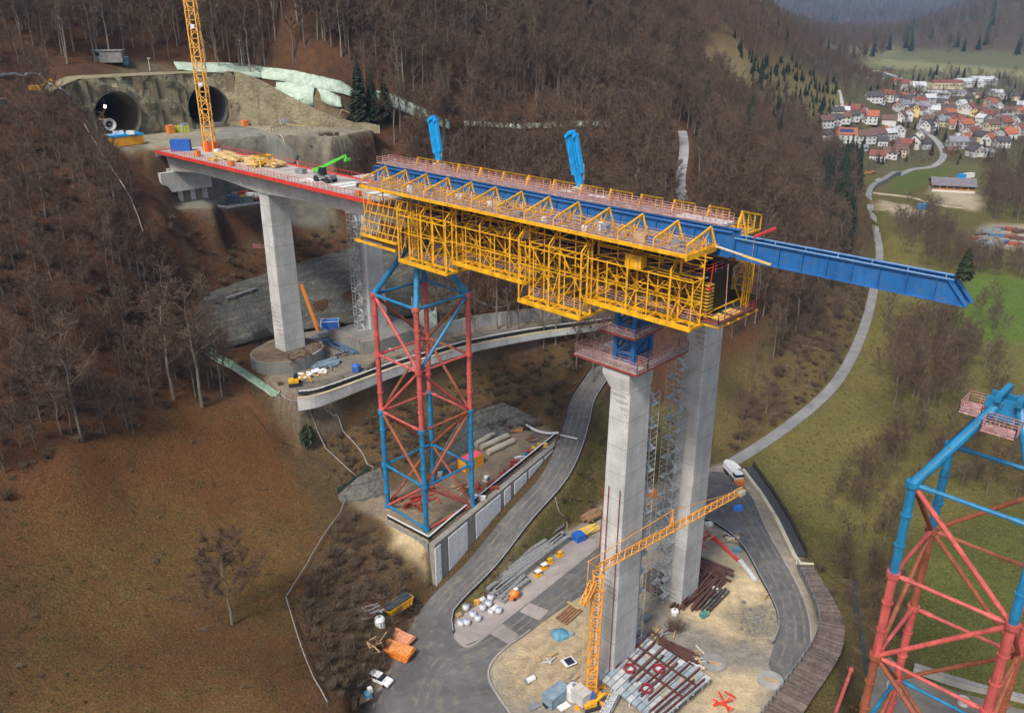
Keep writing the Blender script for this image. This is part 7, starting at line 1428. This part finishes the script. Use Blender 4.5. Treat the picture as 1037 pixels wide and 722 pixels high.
sp = G(112,63); t = local_thing('shed', 'grey shed with tarpaulin on the ledge above the left tunnel', 'shed', sp, .2); MB().box((0,0,1.5), (7.5,4,3.2)).build('wall', M('grey boards', (.20,.20,.19), .8, 0, .35), t, local=True); MB().box((0,0,3.2), (8,4.6,.25)).build('roof', M('shed roof', (.28,.29,.28), .7, 0, .3), t, local=True); MB().box((-2.8,-2.03,2.2), (1.2,.1,.8)).build('window', GLASS, t, local=True)
sp = G(128,66); t = local_thing('site_toilet', 'small blue site toilet right of the grey shed', 'cabin', sp, .2); MB().box((0,0,1.1), (1.4,1.4,2.2)).build('body', TARP, t, local=True); MB().box((0,0,2.25), (1.5,1.5,.15), 0, .8).build('roof', WHITE, t, local=True)
sp = G(40,95); t = local_thing('excavator', 'yellow excavator on the path at the far left above the wooded slope', 'excavator', sp, .1); mb = MB()
for y in (-1.1,1.1): mb.box((0,y,.4), (3.6,.6,.8))
mb.build('tracks', DARK, t, local=True); MB().box((-.3,0,1.4), (3.0,2.4,1.1)).build('house', YEL, t, local=True); MB().box((.6,.6,2.3), (1.4,1.1,1.4), 0, .85).build('cab', GLASS, t, local=True); MB().bar((.8,-.4,1.7), (3.4,-.4,3.4), .4).bar((3.4,-.4,3.4), (5.0,-.4,1.2), .34).build('arm', YEL, t, local=True)
for px in ((246,70,38),(152,70,58)):
    p = G(px[0], px[1]+2); t = thing('lamp_mast', 'slim pale mast above the green mat band' if px[0] > 200 else 'slim pale mast above the left tunnel', 'mast', p); hh = (px[1]-px[2])*.29; MB().tube(p, p+Vector((0,0,hh)), .12, .07, 6).build('pole', GALV, t); MB().box(p+Vector((.2,-.2,hh)), (.8,.4,.2), .4).build('lamp_head', WHITE, t)
# parked things on the shelf below the deck
rs = random.Random(22); names = []
SP = [(222,197),(229,199),(236,201),(243,200),(250,202),(226,192),(233,194),(240,195),(247,196),(254,197),(261,200),(223,187),(230,188),(238,189),(245,190),(252,191),(259,193),(266,197),(270,201)]
adj = ['silver','dark grey','pale','rusty','yellow','black','white','grey blue','orange','red']; mt_ = [GALV,GREY,PALEC,RUST,YEL,DARK,WHITE,bm_,ORG,REDP]
rowname = ['front row','middle row','back row']
for i, (x, y) in enumerate(SP):
    k = (i*7+3) % 10; row = 0 if i in (0,1,2,3,4) else (2 if i > 10 else 1); nb = ['beside the abutment columns','second along from the abutment columns','halfway along the shelf','past the middle of the shelf','near the far end of the shelf','at the far end of the shelf','under the deck edge','by the rail'][[0,1,2,3,4,0,1,2,3,4,5,0,1,2,3,4,5,6,7][i]]
    crate('equipment_box', adj[k]+' gear box on the shelf, '+rowname[row]+', '+nb, 'box', Z(x,y+3.5,60.05), (rs.uniform(2,4.2),rs.uniform(1.2,2.0),rs.uniform(.8,1.7)), rs.uniform(-.4,.9), mt_[k], grp='site gear on the shelf below the deck')
SF = [Z(x, y, 60.1) for x, y in ((216,209),(230,210),(246,208),(262,206),(274,203))]; t = thing('yard_fence', 'post fence with concrete kerb along the shelf below the deck', 'fence', SF[0]); wall_run(SF, 59.3, 60.5, .5).build('kerb', PALEC, t); railing([p+Vector((0,0,.3)) for p in SF], 1.6, 1, 2.2, .14, .08).build('posts', BROWNS, t)
bundle('pipe_stack', 'rack of dark pipes on the grass bench left of the left pier', 'pipes', G(228,302), G(256,293), 5, .4, .35, GREY, 1, 1.4, .6)
fence('bench_fence', 'pink mesh fence along the slope bench under the deck', [(256,251),(264,252),(272,252)], 1.3, RAIL, 2.2, .12, 0, M('pink mesh', (.45,.16,.14), .8))
# ------------------------------------------------------------------ village
WIN = M('window glass', (.03,.035,.045), .15); ROOFS = dict(red=M('red roof tiles', (.20,.065,.048), .8, 0, .25, .8), orange=M('orange roof tiles', (.34,.105,.055), .8, 0, .2, .8), brown=M('brown roof tiles', (.13,.075,.06), .8, 0, .25, .8), grey=M('grey roof', (.20,.205,.22), .7, 0, .2, .6), dark=M('dark roof', (.065,.06,.065), .8, 0, .2, .6), pale=M('pale roof', (.48,.49,.50), .6, 0, .12, .4)); WALLS = dict(white=M('white render', (.56,.55,.525), .85, 0, .08, .4), cream=M('cream render', (.58,.50,.34), .85, 0, .1, .4), grey=M('grey render', (.36,.36,.35), .85, 0, .1, .4), wood=M('wooden cladding', (.22,.12,.06), .85, 0, .25, .6), yellow=M('yellow render', (.62,.50,.20), .85, 0, .1, .4))
def house(px, py, w, d, h, rz, roof, wall, lab, pitch=.42, name='village_house', solar=False, cat='house', chim=True):
    p = G(px, py); t = local_thing(name, lab, cat, (p.x, p.y, p.z-.5), rz, 'village houses' if name == 'village_house' else None); rh = d*pitch
    mb = MB(); mb.add([(-w/2,-d/2,-1),(w/2,-d/2,-1),(w/2,d/2,-1),(-w/2,d/2,-1),(-w/2,-d/2,h),(w/2,-d/2,h),(w/2,d/2,h),(-w/2,d/2,h),(-w/2,0,h+rh),(w/2,0,h+rh)], [(3,2,1,0),(0,1,5,4),(2,3,7,6),(1,2,6,9,5),(3,0,4,8,7)]); mb.build('wall', WALLS[wall], t, local=True)
    e = .6; sl_ = rh/(d/2); mb = MB()
    for q in (-1,1): mb.hexa([(-w/2-e,q*(d/2+e),h-sl_*e+.05),(w/2+e,q*(d/2+e),h-sl_*e+.05),(w/2+e,0,h+rh+.05),(-w/2-e,0,h+rh+.05),(-w/2-e,q*(d/2+e),h-sl_*e+.35),(w/2+e,q*(d/2+e),h-sl_*e+.35),(w/2+e,0,h+rh+.35),(-w/2-e,0,h+rh+.35)])
    ro = mb.build('roof', ROOFS[roof], t, local=True)
    if chim: MB().box((w*.2,d*.1,h+rh*.9+.6), (.8,.7,1.6)).build('chimney', ROOFS['red'], ro, local=True)
    nw = max(2, int(w/3.4)); nf = max(1, round(h/2.9))
    for f in range(nf):
        for sgn in (-1,):
            mb = MB()
            mb.box((0, sgn*(d/2+.03), .8+f*2.8), (w*.92,.08,.08))
            for i in range(nw): mb.box((-w/2+w*(i+.5)/nw, sgn*(d/2+.03), 1.5+f*2.8), (1.3,.1,1.3))
            mb.build('window_band', WIN, t, local=True)
    mb = MB()
    for i in range(2): mb.box((-w/2-.03, -d*.22+i*d*.44, 1.6+(nf-1)*2.8), (.1,1.3,1.4))
    mb.box((-w/2-.03, 0, h+rh*.35), (.1,1.1,1.1)); mb.box((-w/2-.03, 0, .85+(nf-1)*2.8), (.08,d*.8,.08)); mb.box((-w/2-.03, 0, (h+1.6+(nf-1)*2.8)/2), (.06,.08,max(.3, h+rh*.3-1.6-(nf-1)*2.8))); mb.build('gable_glazing', WIN, t, local=True)
    if solar:
        q = MB(); q.hexa([(-w*.3,-(d/2-.4),h+.55),(w*.35,-(d/2-.4),h+.55),(w*.35,-d*.12,h+rh*.72+.55),(-w*.3,-d*.12,h+rh*.72+.55),(-w*.3,-(d/2-.4),h+.65),(w*.35,-(d/2-.4),h+.65),(w*.35,-d*.12,h+rh*.72+.65),(-w*.3,-d*.12,h+rh*.72+.65)]); q.build('solar_panels', M('solar', (.03,.05,.11), .2) if 'solar' not in bpy.data.materials else bpy.data.materials['solar'], t, local=True)
    return t
q = lambda a: math.radians(a)
# px, py (ground), width, depth, wall height, turn, roof, wall, label
HS = [
(834,128,17,10,6,8,'brown','white','long white house with brown roof at the left end of the upper row',0),(843,126,14,10,6,12,'dark','white','white house with dark roof, second in the upper row on the left',0),(853,124,14,10,6,-6,'brown','white','white house with brown roof, third in the upper row on the left',0),(863,122,12,9,6,10,'dark','white','white house with dark roof beside the big orange roof',0),(879,124,19,12,7,-22,'orange','white','large white house with bright orange roof in the upper row',0),
(855,143,20,13,7,-12,'orange','white','large white house with orange roof and solar panels in the middle row',1),(836,141,9,8,5,20,'dark','white','small white house with dark roof left of the solar roof',0),(875,144,20,12,7,14,'brown','white','wide house with purple brown roof right of the solar roof',0),(886,142,19,12,7,10,'brown','grey','wide house with brown roof in the centre of the village front',0),(900,140,15,9,6,34,'pale','white','pale roofed house at the right end of the middle row',0),
(820,134,11,9,5,6,'brown','wood','brown wooden house at the edge of the forest',0),(824,153,9,7,4,25,'grey','grey','grey shed by the forest below the middle row',0),(857,163,12,10,6,-30,'brown','cream','cream house with brown roof in the lower row on the left',0),(873,152,12,5,3,30,'grey','white','narrow white building with grey roof under the purple roof',0),(888,162,15,10,5,-20,'red','white','white house with pinkish red roof in the lower row',0),(901,160,14,11,6,-24,'brown','white','house with brown red roof in the lower row',0),(912,158,13,10,7,-40,'brown','cream','cream gabled house with brown roof in the lower row',0),(917,151,13,10,6,-45,'red','wood','house with long red roof above the cream gables',0),
(924,149,16,13,7,60,'dark','white','white house with dark roof by the conifers in the middle of the village',0),(931,143,13,11,7,50,'grey','white','white house with grey roof behind the dark roofed one',0),(936,150,10,9,5,10,'dark','white','small white house with dark roof by the conifer group',0),(893,147,10,8,5,0,'dark','white','low white house between the brown roofs and the conifers',0),
(968,150,19,11,7,6,'grey','grey','broad grey barn like house with grey roof on the right',0),(987,158,14,13,6,95,'dark','white','white gable house with dark roof low on the right',0),(999,159,10,8,5,15,'grey','white','small flat white house low on the right',0),(983,140,17,12,7,30,'red','white','white house with dark red roof right of the grey barn house',0),(976,132,18,12,7,20,'orange','white','white house with orange red roof above the grey barn house',0),(968,127,16,12,6,15,'red','white','house with deep red roof in the middle of the right cluster',0),(989,137,13,11,8,70,'pale','white','tall white house with pale roof in the right cluster',0),(1003,145,14,12,7,55,'red','white','white house with red roof above the small flat one',0),(1012,142,15,11,7,50,'dark','cream','cream house with dark roof in the right cluster',0),(1021,138,15,11,7,58,'orange','cream','cream house with orange roof at the right',0),(1034,136,16,11,7,10,'red','white','house with red roof touching the right edge',0),(1003,132,14,11,7,18,'brown','cream','cream house with brown roof in the upper right cluster',0),(1016,130,14,11,7,24,'red','grey','house with maroon roof near the right edge',0),(1030,127,13,11,7,40,'dark','white','white house with dark roof near the right edge',0),
(951,123,16,11,6,14,'brown','white','long brown roofed house left of the right cluster',0),(960,119,14,10,6,20,'orange','cream','cream house with orange roof along the village street',0),(980,116,18,12,8,40,'red','white','large white house with red roof high in the right cluster',0),(989,119,15,11,7,35,'brown','yellow','yellow house with brown roof beside the large white one',0),(997,122,15,11,7,22,'red','white','white house with red roof behind the maroon one',0),(1003,116,13,12,8,75,'grey','white','white house with grey roof near the top right',0),(1011,113,12,11,8,60,'grey','white','slim white house with grey gable at the top right',0),(1020,118,15,11,7,12,'brown','white','white house with brown roof at the top right',0),(1032,117,12,10,6,30,'orange','cream','cream house with orange roof by the upper right edge',0),(972,111,14,11,7,30,'pale','white','white house with pale roof at the top of the right cluster',0),
(919,121,15,11,7,70,'orange','white','white gable house with bright orange roof left of the street',0),(925,117,12,10,8,65,'dark','yellow','yellow house with dark roof behind the orange gable',0),(929,110,16,12,8,15,'red','white','white house with red roof left of the upper street',0),(934,113,13,10,7,20,'grey','white','white house with grey roof by the upper street',0),(921,107,15,11,7,0,'dark','white','white house with dark roof in the upper left of the street',0),(915,111,12,10,6,30,'grey','white','small white house with grey roof at the tree edge',0),(940,105,14,10,7,10,'pale','white','white house with pale roof in the middle of the upper street',0),(951,103,13,10,7,40,'dark','white','house with dark roof right of the upper street',0),
(884,103,18,11,6,5,'dark','white','long white house with dark roof behind the village on the left',0),(898,102,17,11,7,-30,'red','white','white house with red roof behind the village on the left',0),(890,105,10,9,5,10,'brown','white','small white house between the two behind the village',0),(900,74,10,8,5,20,'dark','wood','dark wooden house at the far road bend',0),(889,83,22,14,8,-35,'dark','white','large dark gabled house at the far road bend',0),(908,86,14,10,6,5,'orange','cream','house with orange roof among the far trees',0),(914,87,13,10,6,12,'red','white','house with red roof among the far trees',0),(928,92,26,14,8,4,'pale','white','white hall with pale roof behind the village',0),(917,90,22,13,8,5,'red','white','white building with red roof beside the far hall',0),(920,96,15,11,7,30,'brown','white','house with brown roof below the far hall',0),(907,150,11,9,5,20,'brown','wood','wooden shed with brown roof between garden trees',0),(962,156,12,8,4,12,'brown','wood','low wooden shed with brown roof beside the grey barn house',0)]
for (px, py, w, d, h, a, ro, wa, lab, so) in HS: k = .8; house(px, py, w*k, d*k, h*.92, q(a+random.uniform(-9,9)), ro, wa, lab, .42, solar=bool(so))
vr_ = random.Random(41); roofs_ = ['brown','dark','grey','red','brown','dark','orange','pale']
for (x0, y0, x1, y1, cnt) in ((905,100,945,118,12),(945,96,1036,114,22),(950,114,1036,134,18),(820,112,880,122,7),(960,134,1036,152,10),(895,120,945,140,7)):
    for _ in range(cnt):
        ro_ = vr_.choice(roofs_); wa_ = vr_.choice(['white','white','cream','grey']); house(vr_.uniform(x0,x1), vr_.uniform(y0,y1), vr_.uniform(8,12), vr_.uniform(7,9), vr_.uniform(4,6.2), vr_.uniform(0,3), ro_, wa_, 'small %s house with %s roof packed among the rows of the village' % (wa_, ro_), vr_.uniform(.36,.5), chim=vr_.random() < .5)
def hall(px, py, w, d, h, rz, lab, roofm, wallm, parts=1):
    p = G(px, py); t = local_thing('factory_hall', lab, 'hall', (p.x,p.y,p.z-.5), rz); MB().box((0,0,h/2), (w,d,h)).build('wall', wallm, t, local=True); mb = MB(); n = parts
    for i in range(n): x0, x1 = -w/2+w*i/n, -w/2+w*(i+1)/n; mb.loft([[(x0-.3,-d/2-.6,h),(x0-.3,d/2+.6,h),(x0-.3,0,h+d*.16)],[(x1+.3,-d/2-.6,h),(x1+.3,d/2+.6,h),(x1+.3,0,h+d*.16)]])
    mb.build('roof', roofm, t, local=True); mb = MB()
    for i in range(int(w/5)): mb.box((-w/2+2.5+5*i,-d/2-.04,h*.62), (3,.1,1.5))
    mb.build('window_band', WIN, t, local=True)
hall(957,90,42,20,9,.02,'long cream factory hall with red roof behind the village',ROOFS['red'],WALLS['cream']); hall(979,88,34,24,8,.02,'white factory hall with pale roof right of the red roofed one',ROOFS['pale'],WALLS['white']); hall(993,86,32,26,8,.05,'wide factory hall with bright roof at the right end of the row',ROOFS['pale'],WALLS['grey']); hall(946,99,30,18,7,.1,'low white hall with pale roof in front of the factory',ROOFS['pale'],WALLS['white']); hall(938,101,24,14,6,.15,'low white workshop at the end of the village street',ROOFS['pale'],WALLS['white']); hall(968,97,22,12,6,.2,'small white hall below the factory row',ROOFS['grey'],WALLS['white'])
# big timber barn
p = G(963,193); bz = -.32; t = local_thing('barn', 'large barn with grey roof and orange brown timber walls on a gravel yard', 'barn', (p.x,p.y,p.z-.3), bz); w, d, h = 26, 17, 5.2; TIM = M('orange brown cladding', (.42,.19,.06), .8, 0, .3, .5); rh = 3.4
MB().add([(-w/2,-d/2,-1),(w/2,-d/2,-1),(w/2,d/2,-1),(-w/2,d/2,-1),(-w/2,-d/2,h),(w/2,-d/2,h),(w/2,d/2,h),(-w/2,d/2,h),(-w/2,0,h+rh),(w/2,0,h+rh)], [(3,2,1,0),(0,1,5,4),(2,3,7,6),(1,2,6,9,5),(3,0,4,8,7)]).build('wall', TIM, t, local=True)
mb = MB()
for s in (-1,1): mb.hexa([(-w/2-1,s*(d/2+1.2),h-.4),(w/2+1,s*(d/2+1.2),h-.4),(w/2+1,0,h+rh+.1),(-w/2-1,0,h+rh+.1),(-w/2-1,s*(d/2+1.2),h-.1),(w/2+1,s*(d/2+1.2),h-.1),(w/2+1,0,h+rh+.4),(-w/2-1,0,h+rh+.4)])
mb.build('roof', M('barn roof', (.17,.155,.17), .7, 0, .2, .4), t, local=True); MB().box((0,-d/2-.06,.6), (w+.2,.16,2.4)).box((-w/2-.06,0,.6), (.16,d,2.4)).build('plinth', WALLS['white'], t, local=True); mb = MB()
for i in range(6): mb.box((-w/2+2.3+i*4.3,-d/2-.06,3.6), (3.4,.14,1.3))
mb.build('window_band', WIN, t, local=True)
for x, y, l in ((934,212,'blue skip on the pale gravel patch by the valley road'),(974,181,'blue container behind the big barn'),(981,180,'white container behind the big barn')): boxthing('shipping_container', l, 'container', G(x,y), (7,3,3.2), .3, SKYB if 'blue' in l else WHITE)
for i, (x, y, m_, l) in enumerate(((890,184,CARW,'white van on the road at the village entrance'),(884,176,ORG,'orange truck in the yard at the village edge'),(878,177,YEL,'yellow truck in the yard at the village edge'))): car(G(x,y)+Vector((0,0,.6)), .6, l, m_, 6.0, 'parked_van')
# storage yard right
ry = random.Random(3)
YB = [(988,243),(993,238),(999,236),(1005,234),(1011,233),(1017,233),(1024,234),(1031,236),(995,245),(1002,242),(1009,240),(1016,240),(1023,241),(1030,243),(1000,249),(1008,248),(1017,247),(1026,248)]
cols = [(RUST,'rusty'),(BROWNS,'dark brown'),(GREY,'grey'),(DARKC,'dull grey'),(bm_,'dark blue'),(cm['red'],'red')]
rown = ['in the back row','in the middle row','in the front row']
for i, (x, y) in enumerate(YB):
    c, cn = cols[i % 6]; rw_ = 0 if i < 8 else (1 if i < 14 else 2); g = G(x,y); crate('material_pile', cn+' pile of material '+rown[rw_]+' of the meadow storage yard'+(', right half' if x > 1012 else ', left half'), 'pile', g, (ry.uniform(5,8),ry.uniform(2,3.4),ry.uniform(1,2)), ry.uniform(-.4,.5), c, grp='piles in the storage yard')
# ------------------------------------------------------------------ trees that stand alone, valley thickets, undergrowth
def plant(kindname, lab, cat, px, py, k, s, grp=None, mats=(BARK, TWIG), src=None):
    p = G(px, py); key = (kindname, k)
    tr, cr_ = (BT[k] if kindname != 'conifer_tree' else CF[k])
    t = thing(kindname, lab, cat, p, grp, random.uniform(0,6)); 
    if key not in plant.mesh: a = tr.build('trunk', mats[0], t, local=True); b = cr_.build('crown', mats[1], t, local=True); plant.mesh[key] = (a.data, b.data)
    else:
        for nm, me_ in zip(('trunk','crown'), plant.mesh[key]): o = bpy.data.objects.new(nm, me_); COL.objects.link(o); o.parent = t
    t.scale = (s,)*3; return t
plant.mesh = {}; BT.append(bare_tree(21, 17, 1.5, .16, 4200))
for x, y, k, s, l in ((365,128,0,1.15,'tall dark conifer with bare lower trunk in front of the green mats'),(378,124,1,1.1,'second tall conifer beside it, left of the blue boom'),(391,122,0,.85,'slim conifer right of the tall pair on the hillside path'),(451,112,1,.95,'dark conifer above the hillside path behind the left blue boom'),(858,180,0,1.6,'dark conifer at the forest edge above the valley road, leftmost of three'),(852,205,1,1.6,'dark conifer lower down the forest edge above the valley road'),(866,190,0,1.6,'dark conifer at the forest edge, closest to the valley road'),(847,232,0,1.6,'dark conifer in the forest under the conifer group'),(822,290,1,1.0,'dark conifer near the foot of the slope beside the blue nose')): plant('conifer_tree', l, 'tree', x, y, k, s, None, (SPRUCE_BARK, NEED))
for x, y, k, s, l in ((235,632,4,1.0,'lone bare tree with a wide hazy crown in the lower meadow'),(83,446,0,1.25,'large bare tree at the upper edge of the meadow by the left border'),(205,412,0,1.5,'bare tree at the corner of the meadow and the fence'),(176,404,0,1.2,'broad bare tree just left of the meadow corner'),(225,402,0,.8,'slim bare tree right of the meadow corner above the mat strip'),(888,382,3,.7,'small lone bare tree on the grass beside the valley road'),(905,412,1,.9,'bare tree at the left end of the streamside group'),(925,402,3,1.1,'broad bare tree in the front of the streamside group'),(945,410,0,.85,'bare tree in the front right of the streamside group'),(918,372,3,1.0,'broad bare tree in the middle of the streamside group'),(940,368,1,1.0,'bare tree in the back of the streamside group'),(960,380,3,.9,'bare tree at the right end of the streamside group'),(975,365,1,.7,'small bare tree beside the bright green meadow'),(1004,372,3,.7,'small bare tree on the far bank below the bright meadow'),(905,470,3,.9,'bare tree on the stream bank below the group'),(945,470,3,.8,'bushy bare tree behind the top of the right tower'),(985,450,1,.7,'bare tree behind the right tower head'),(870,520,3,.6,'low bare tree on the stream bank right of the parapet road'),(858,560,3,.55,'low bare tree right of the timber bridge approach'),(885,590,3,.6,'low bare tree leaning over the stream'),(895,640,1,.55,'low bare tree left of the right tower legs'),(1005,210,0,1.15,'tall bare tree beside the big barn'),(997,215,1,1.0,'second tall bare tree beside the big barn'),(1016,205,1,1.05,'third tall bare tree right of the big barn')): plant('bare_tree', l, 'tree', x, y, k, s)
b = thing('evergreen_bush', 'dark green conical bush on the scrub slope left of the tower terrace', 'bush', G(312,452)); m2 = MB(); gb = green_bush(7, 3.4, 700); m2.add([(v[0]*.8, v[1]*.8, v[2]*1.5) for v in gb.v], gb.f); m2.build('foliage', GREEN, b, local=True); MB().tube((0,0,-.3),(0,0,3), .15, .05, 6).build('stem', BARK, b, local=True)
def fill(poly, step, dens, kinds, p, lo, hi, name, tilt=.08, excl=None):
    P_ = [(a.x, a.y) for a in poly]; x0, x1 = min(a[0] for a in P_), max(a[0] for a in P_); y0, y1 = min(a[1] for a in P_), max(a[1] for a in P_)
    ax, ay = jitter(x0, x1, y0, y1, step); m = inpoly(ax, ay, P_) & (rng.random(len(ax)) < dens)
    if excl is not None: m &= ~excl(ax, ay)
    ax, ay = ax[m], ay[m]; kk = rng.choice(kinds, len(ax), p=p); sz = rng.uniform(lo, hi, len(ax)); sz = np.where((kk < 6) & (lo > .5) & (step < 3), sz*.28, sz); acc.append((np.c_[ax, ay, gzv(ax, ay)], kk, sz))
def flush(name, tilt=.1):
    P = np.concatenate([a[0] for a in acc]); K = np.concatenate([a[1] for a in acc]); S = np.concatenate([a[2] for a in acc]); acc.clear(); return scatter(name, P, K, S, tilt)
acc = []; rd = lambda a, b: near(a, b, VP, 4) | near(a, b, vr, 6) | near(a, b, vr2, 3) | near(a, b, DITCH, 1.6)
fill(Gp((895,330),(960,320),(985,360),(975,410),(930,430),(895,400)), 4.4, .8, [0,1,3], [.25,.35,.4], .45, .85, '', excl=rd)
fill(Gp((905,222),(940,215),(990,260),(1000,280),(950,275),(915,262)), 5, .85, [0,1,3], [.2,.4,.4], .4, .75, '', excl=rd)
fill(Gp((945,258),(1000,262),(1060,270),(1060,290),(985,280)), 4.8, .85, [0,1,3], [.2,.4,.4], .4, .75, '', excl=rd)
fill(Gp((990,175),(1060,170),(1060,228),(1000,222)), 6.5, .8, [0,1,4], [.4,.5,.1], .55, .95, '', excl=rd)
fill(Gp((870,470),(905,430),(1000,430),(1060,440),(1060,520),(960,490),(910,540),(880,560)), 3.6, .75, [1,3], [.4,.6], .25, .6, '', excl=rd)
fill(Gp((855,570),(885,560),(925,600),(900,680),(870,660)), 3, .7, [3,1], [.7,.3], .18, .45, '', excl=rd)
fill(Gp((742,440),(748,400),(770,350),(800,300),(830,330),(800,382),(770,425)), 3.4, .62, [1,3,3], [.4,.3,.3], .2, .45, '', excl=rd)
fill(Gp((860,240),(884,225),(888,262),(872,300),(850,325)), 4.4, .5, [0,1,3], [.2,.4,.4], .25, .5, '', excl=rd)
fill(Gp((560,300),(620,290),(680,300),(690,345),(610,322)), 4, .5, [0,1,3], [.2,.4,.4], .2, .4, '')
fill(Gp((770,330),(800,262),(850,236),(872,262),(850,318),(806,352)), 4.2, .75, [0,1,3], [.2,.4,.4], .3, .62, '', excl=rd)
fill(Gp((925,300),(948,290),(965,330),(940,330)), 4.5, .5, [1,3], [.5,.5], .35, .6, '', excl=rd)
fill(Gp((835,520),(865,470),(905,455),(930,500),(905,560),(925,620),(905,690),(880,690),(862,640),(850,575)), 2.6, .75, [1,3,6,7], [.2,.35,.25,.2], .2, .5, '', excl=lambda a, b: near(a, b, DITCH, 1.0))
fill(Gp((985,300),(1012,300),(1018,420),(1000,425),(985,380)), 5, .7, [0,1,3], [.3,.4,.3], .35, .6, '', excl=rd)
fill(Gp((930,480),(1060,470),(1060,510),(960,505)), 4, .5, [1,3,6], [.3,.4,.3], .25, .5, '', excl=rd)
flush('valley_thicket')
fill(Gp((812,116),(860,110),(900,118),(940,112),(1000,120),(1060,118),(1060,172),(960,168),(900,172),(858,176),(820,160)), 9, .6, [0,1,3,4,5], [.2,.25,.2,.2,.15], .3, .62, '', excl=rd)
fill(Gp((885,92),(930,86),(1060,84),(1060,112),(990,108),(940,110),(895,112)), 12, .75, [0,1,3,4], [.35,.3,.2,.15], .4, .8, '', excl=rd)
fill(Gp((890,78),(960,74),(1060,80),(1060,86),(930,86),(900,90)), 14, .85, [0,1,3,4], [.35,.3,.15,.2], .5, .9, '', excl=rd)
flush('village_trees')
# low growth
SC = lambda a, b: near(a, b, RA, 4) | near(a, b, VP, 2.6)
fill(SCRUB, 1.3, .75, [6,7], [.6,.4], .6, 1.5, ''); fill(Gp((303,412),(345,408),(480,358),(612,338),(600,378),(560,425),(480,430),(440,455),(395,480),(350,495),(345,430)), 1.4, .6, [6,7,9], [.5,.35,.15], .6, 1.6, '', excl=SC)
fill([L(*p,0) for p in ((-108,-12),(-64,-12),(-60,36),(-112,20))], 1.9, .4, [6,7,9], [.5,.3,.2], .5, 1.1, '', excl=lambda a, b: near(a, b, [L(-98,0,0), L(-98,.1,0)], 9) | inpoly(a, b, [(p_.x, p_.y) for p_ in Gp((206,322),(250,294),(300,270),(375,250),(420,262),(470,292),(480,325),(300,400),(236,352))]))
fill(Gp((458,605),(500,578),(560,528),(600,455),(625,400),(700,420),(733,455),(690,478),(605,520),(560,540),(503,588),(470,612)), 1.4, .55, [9,6,7], [.6,.2,.2], .6, 1.2, '', excl=SC)
fill(Gp((735,460),(760,405),(800,335),(850,270),(872,262),(886,292),(868,345),(836,393),(785,435)), 1.8, .7, [6,7,9,3,1], [.36,.26,.24,.1,.04], .55, 1.7, '', excl=SC)
fill(Gp((0,520),(70,470),(130,440),(190,405),(240,415),(300,455),(345,500),(325,560),(297,605),(330,722),(260,760),(0,760)), 1.4, .12, [9,7], [.96,.04], .5, 1.0, '')
fill(Gp((0,105),(60,108),(105,152),(150,235),(190,310),(225,345),(240,400),(185,405),(130,440),(70,462),(0,510)), 2.0, .5, [6,7], [.6,.4], .6, 1.5, '')
fill(Gp((770,460),(850,395),(890,300),(940,300),(900,440),(960,480),(870,560),(800,500)), 2.0, .4, [9,7], [.98,.02], .5, 1.1, '', excl=rd)
fill(Gp((815,560),(860,560),(895,640),(870,722),(855,722),(850,620)), 1.5, .55, [9,6,7], [.4,.3,.3], .6, 1.3, '')
fill(Gp((150,215),(205,222),(215,300),(205,345),(175,290)), 1.9, .6, [6,7], [.6,.4], .7, 1.5, ''); fill(Gp((210,228),(345,212),(372,248),(300,266),(215,310)), 1.9, .6, [6,7,9], [.5,.3,.2], .7, 1.6, ''); fill(Gp((310,150),(370,140),(420,165),(400,185),(330,180)), 2.2, .6, [6,7], [.6,.4], .7, 1.5, '')
flush('undergrowth', .15)
# dead branch on the meadow edge
# ------------------------------------------------------------------ light, sky, air
world = bpy.data.worlds.new('World'); sc.world = world; world.use_nodes = True
wn = world.node_tree; bg = wn.nodes['Background']; sky = wn.nodes.new('ShaderNodeTexSky'); sky.sky_type = 'NISHITA'; sky.sun_disc = False
SUN_EL, SUN_AZ = math.radians(50), math.radians(-150)      # azimuth clockwise from +Y
sky.sun_elevation = SUN_EL; sky.sun_rotation = SUN_AZ; sky.air_density = 1.0; sky.dust_density = 3.0; sky.ozone_density = 1.0
wn.links.new(sky.outputs[0], bg.inputs[0]); bg.inputs[1].default_value = .09
sl = bpy.data.lights.new('sun', 'SUN'); sl.energy = 2.0; sl.angle = math.radians(11); sl.color = (1, .95, .87)
so = bpy.data.objects.new('sun', sl); COL.objects.link(so)
sd = Vector((math.sin(SUN_AZ)*math.cos(SUN_EL), math.cos(SUN_AZ)*math.cos(SUN_EL), math.sin(SUN_EL)))
so.rotation_euler = (-sd).to_track_quat('-Z', 'Y').to_euler()
sc.view_settings.view_transform = 'Standard'; sc.view_settings.look = 'None'; sc.view_settings.gamma = 1; sc.view_settings.exposure = EXPO if 'EXPO' in globals() else .3
sc.render.engine = 'CYCLES'; sc.cycles.use_denoising = True; sc.cycles.max_bounces = 5; sc.cycles.diffuse_bounces = 3; sc.cycles.volume_bounces = 0; sc.cycles.transparent_max_bounces = 8
sc.cycles.use_adaptive_sampling = True; sc.cycles.adaptive_threshold = .02
if HAZE:
    hm = bpy.data.materials.new('haze'); hm.use_nodes = True; hn = hm.node_tree; hn.nodes.remove(hn.nodes['Principled BSDF'])
    pv = hn.nodes.new('ShaderNodeVolumePrincipled'); pv.inputs['Color'].default_value = (.45,.69,.98,1); pv.inputs['Density'].default_value = HAZE; pv.inputs['Anisotropy'].default_value = .2
    hn.links.new(pv.outputs[0], hn.nodes['Material Output'].inputs['Volume'])
    zl, zh = float(ZZ.min())-1, max(float(ZZ.max())+35, 210); hz = MB().box((500, 3050, (zl+zh)/2), (10600, 8200, zh-zl)).build('haze', hm); stuff(hz)
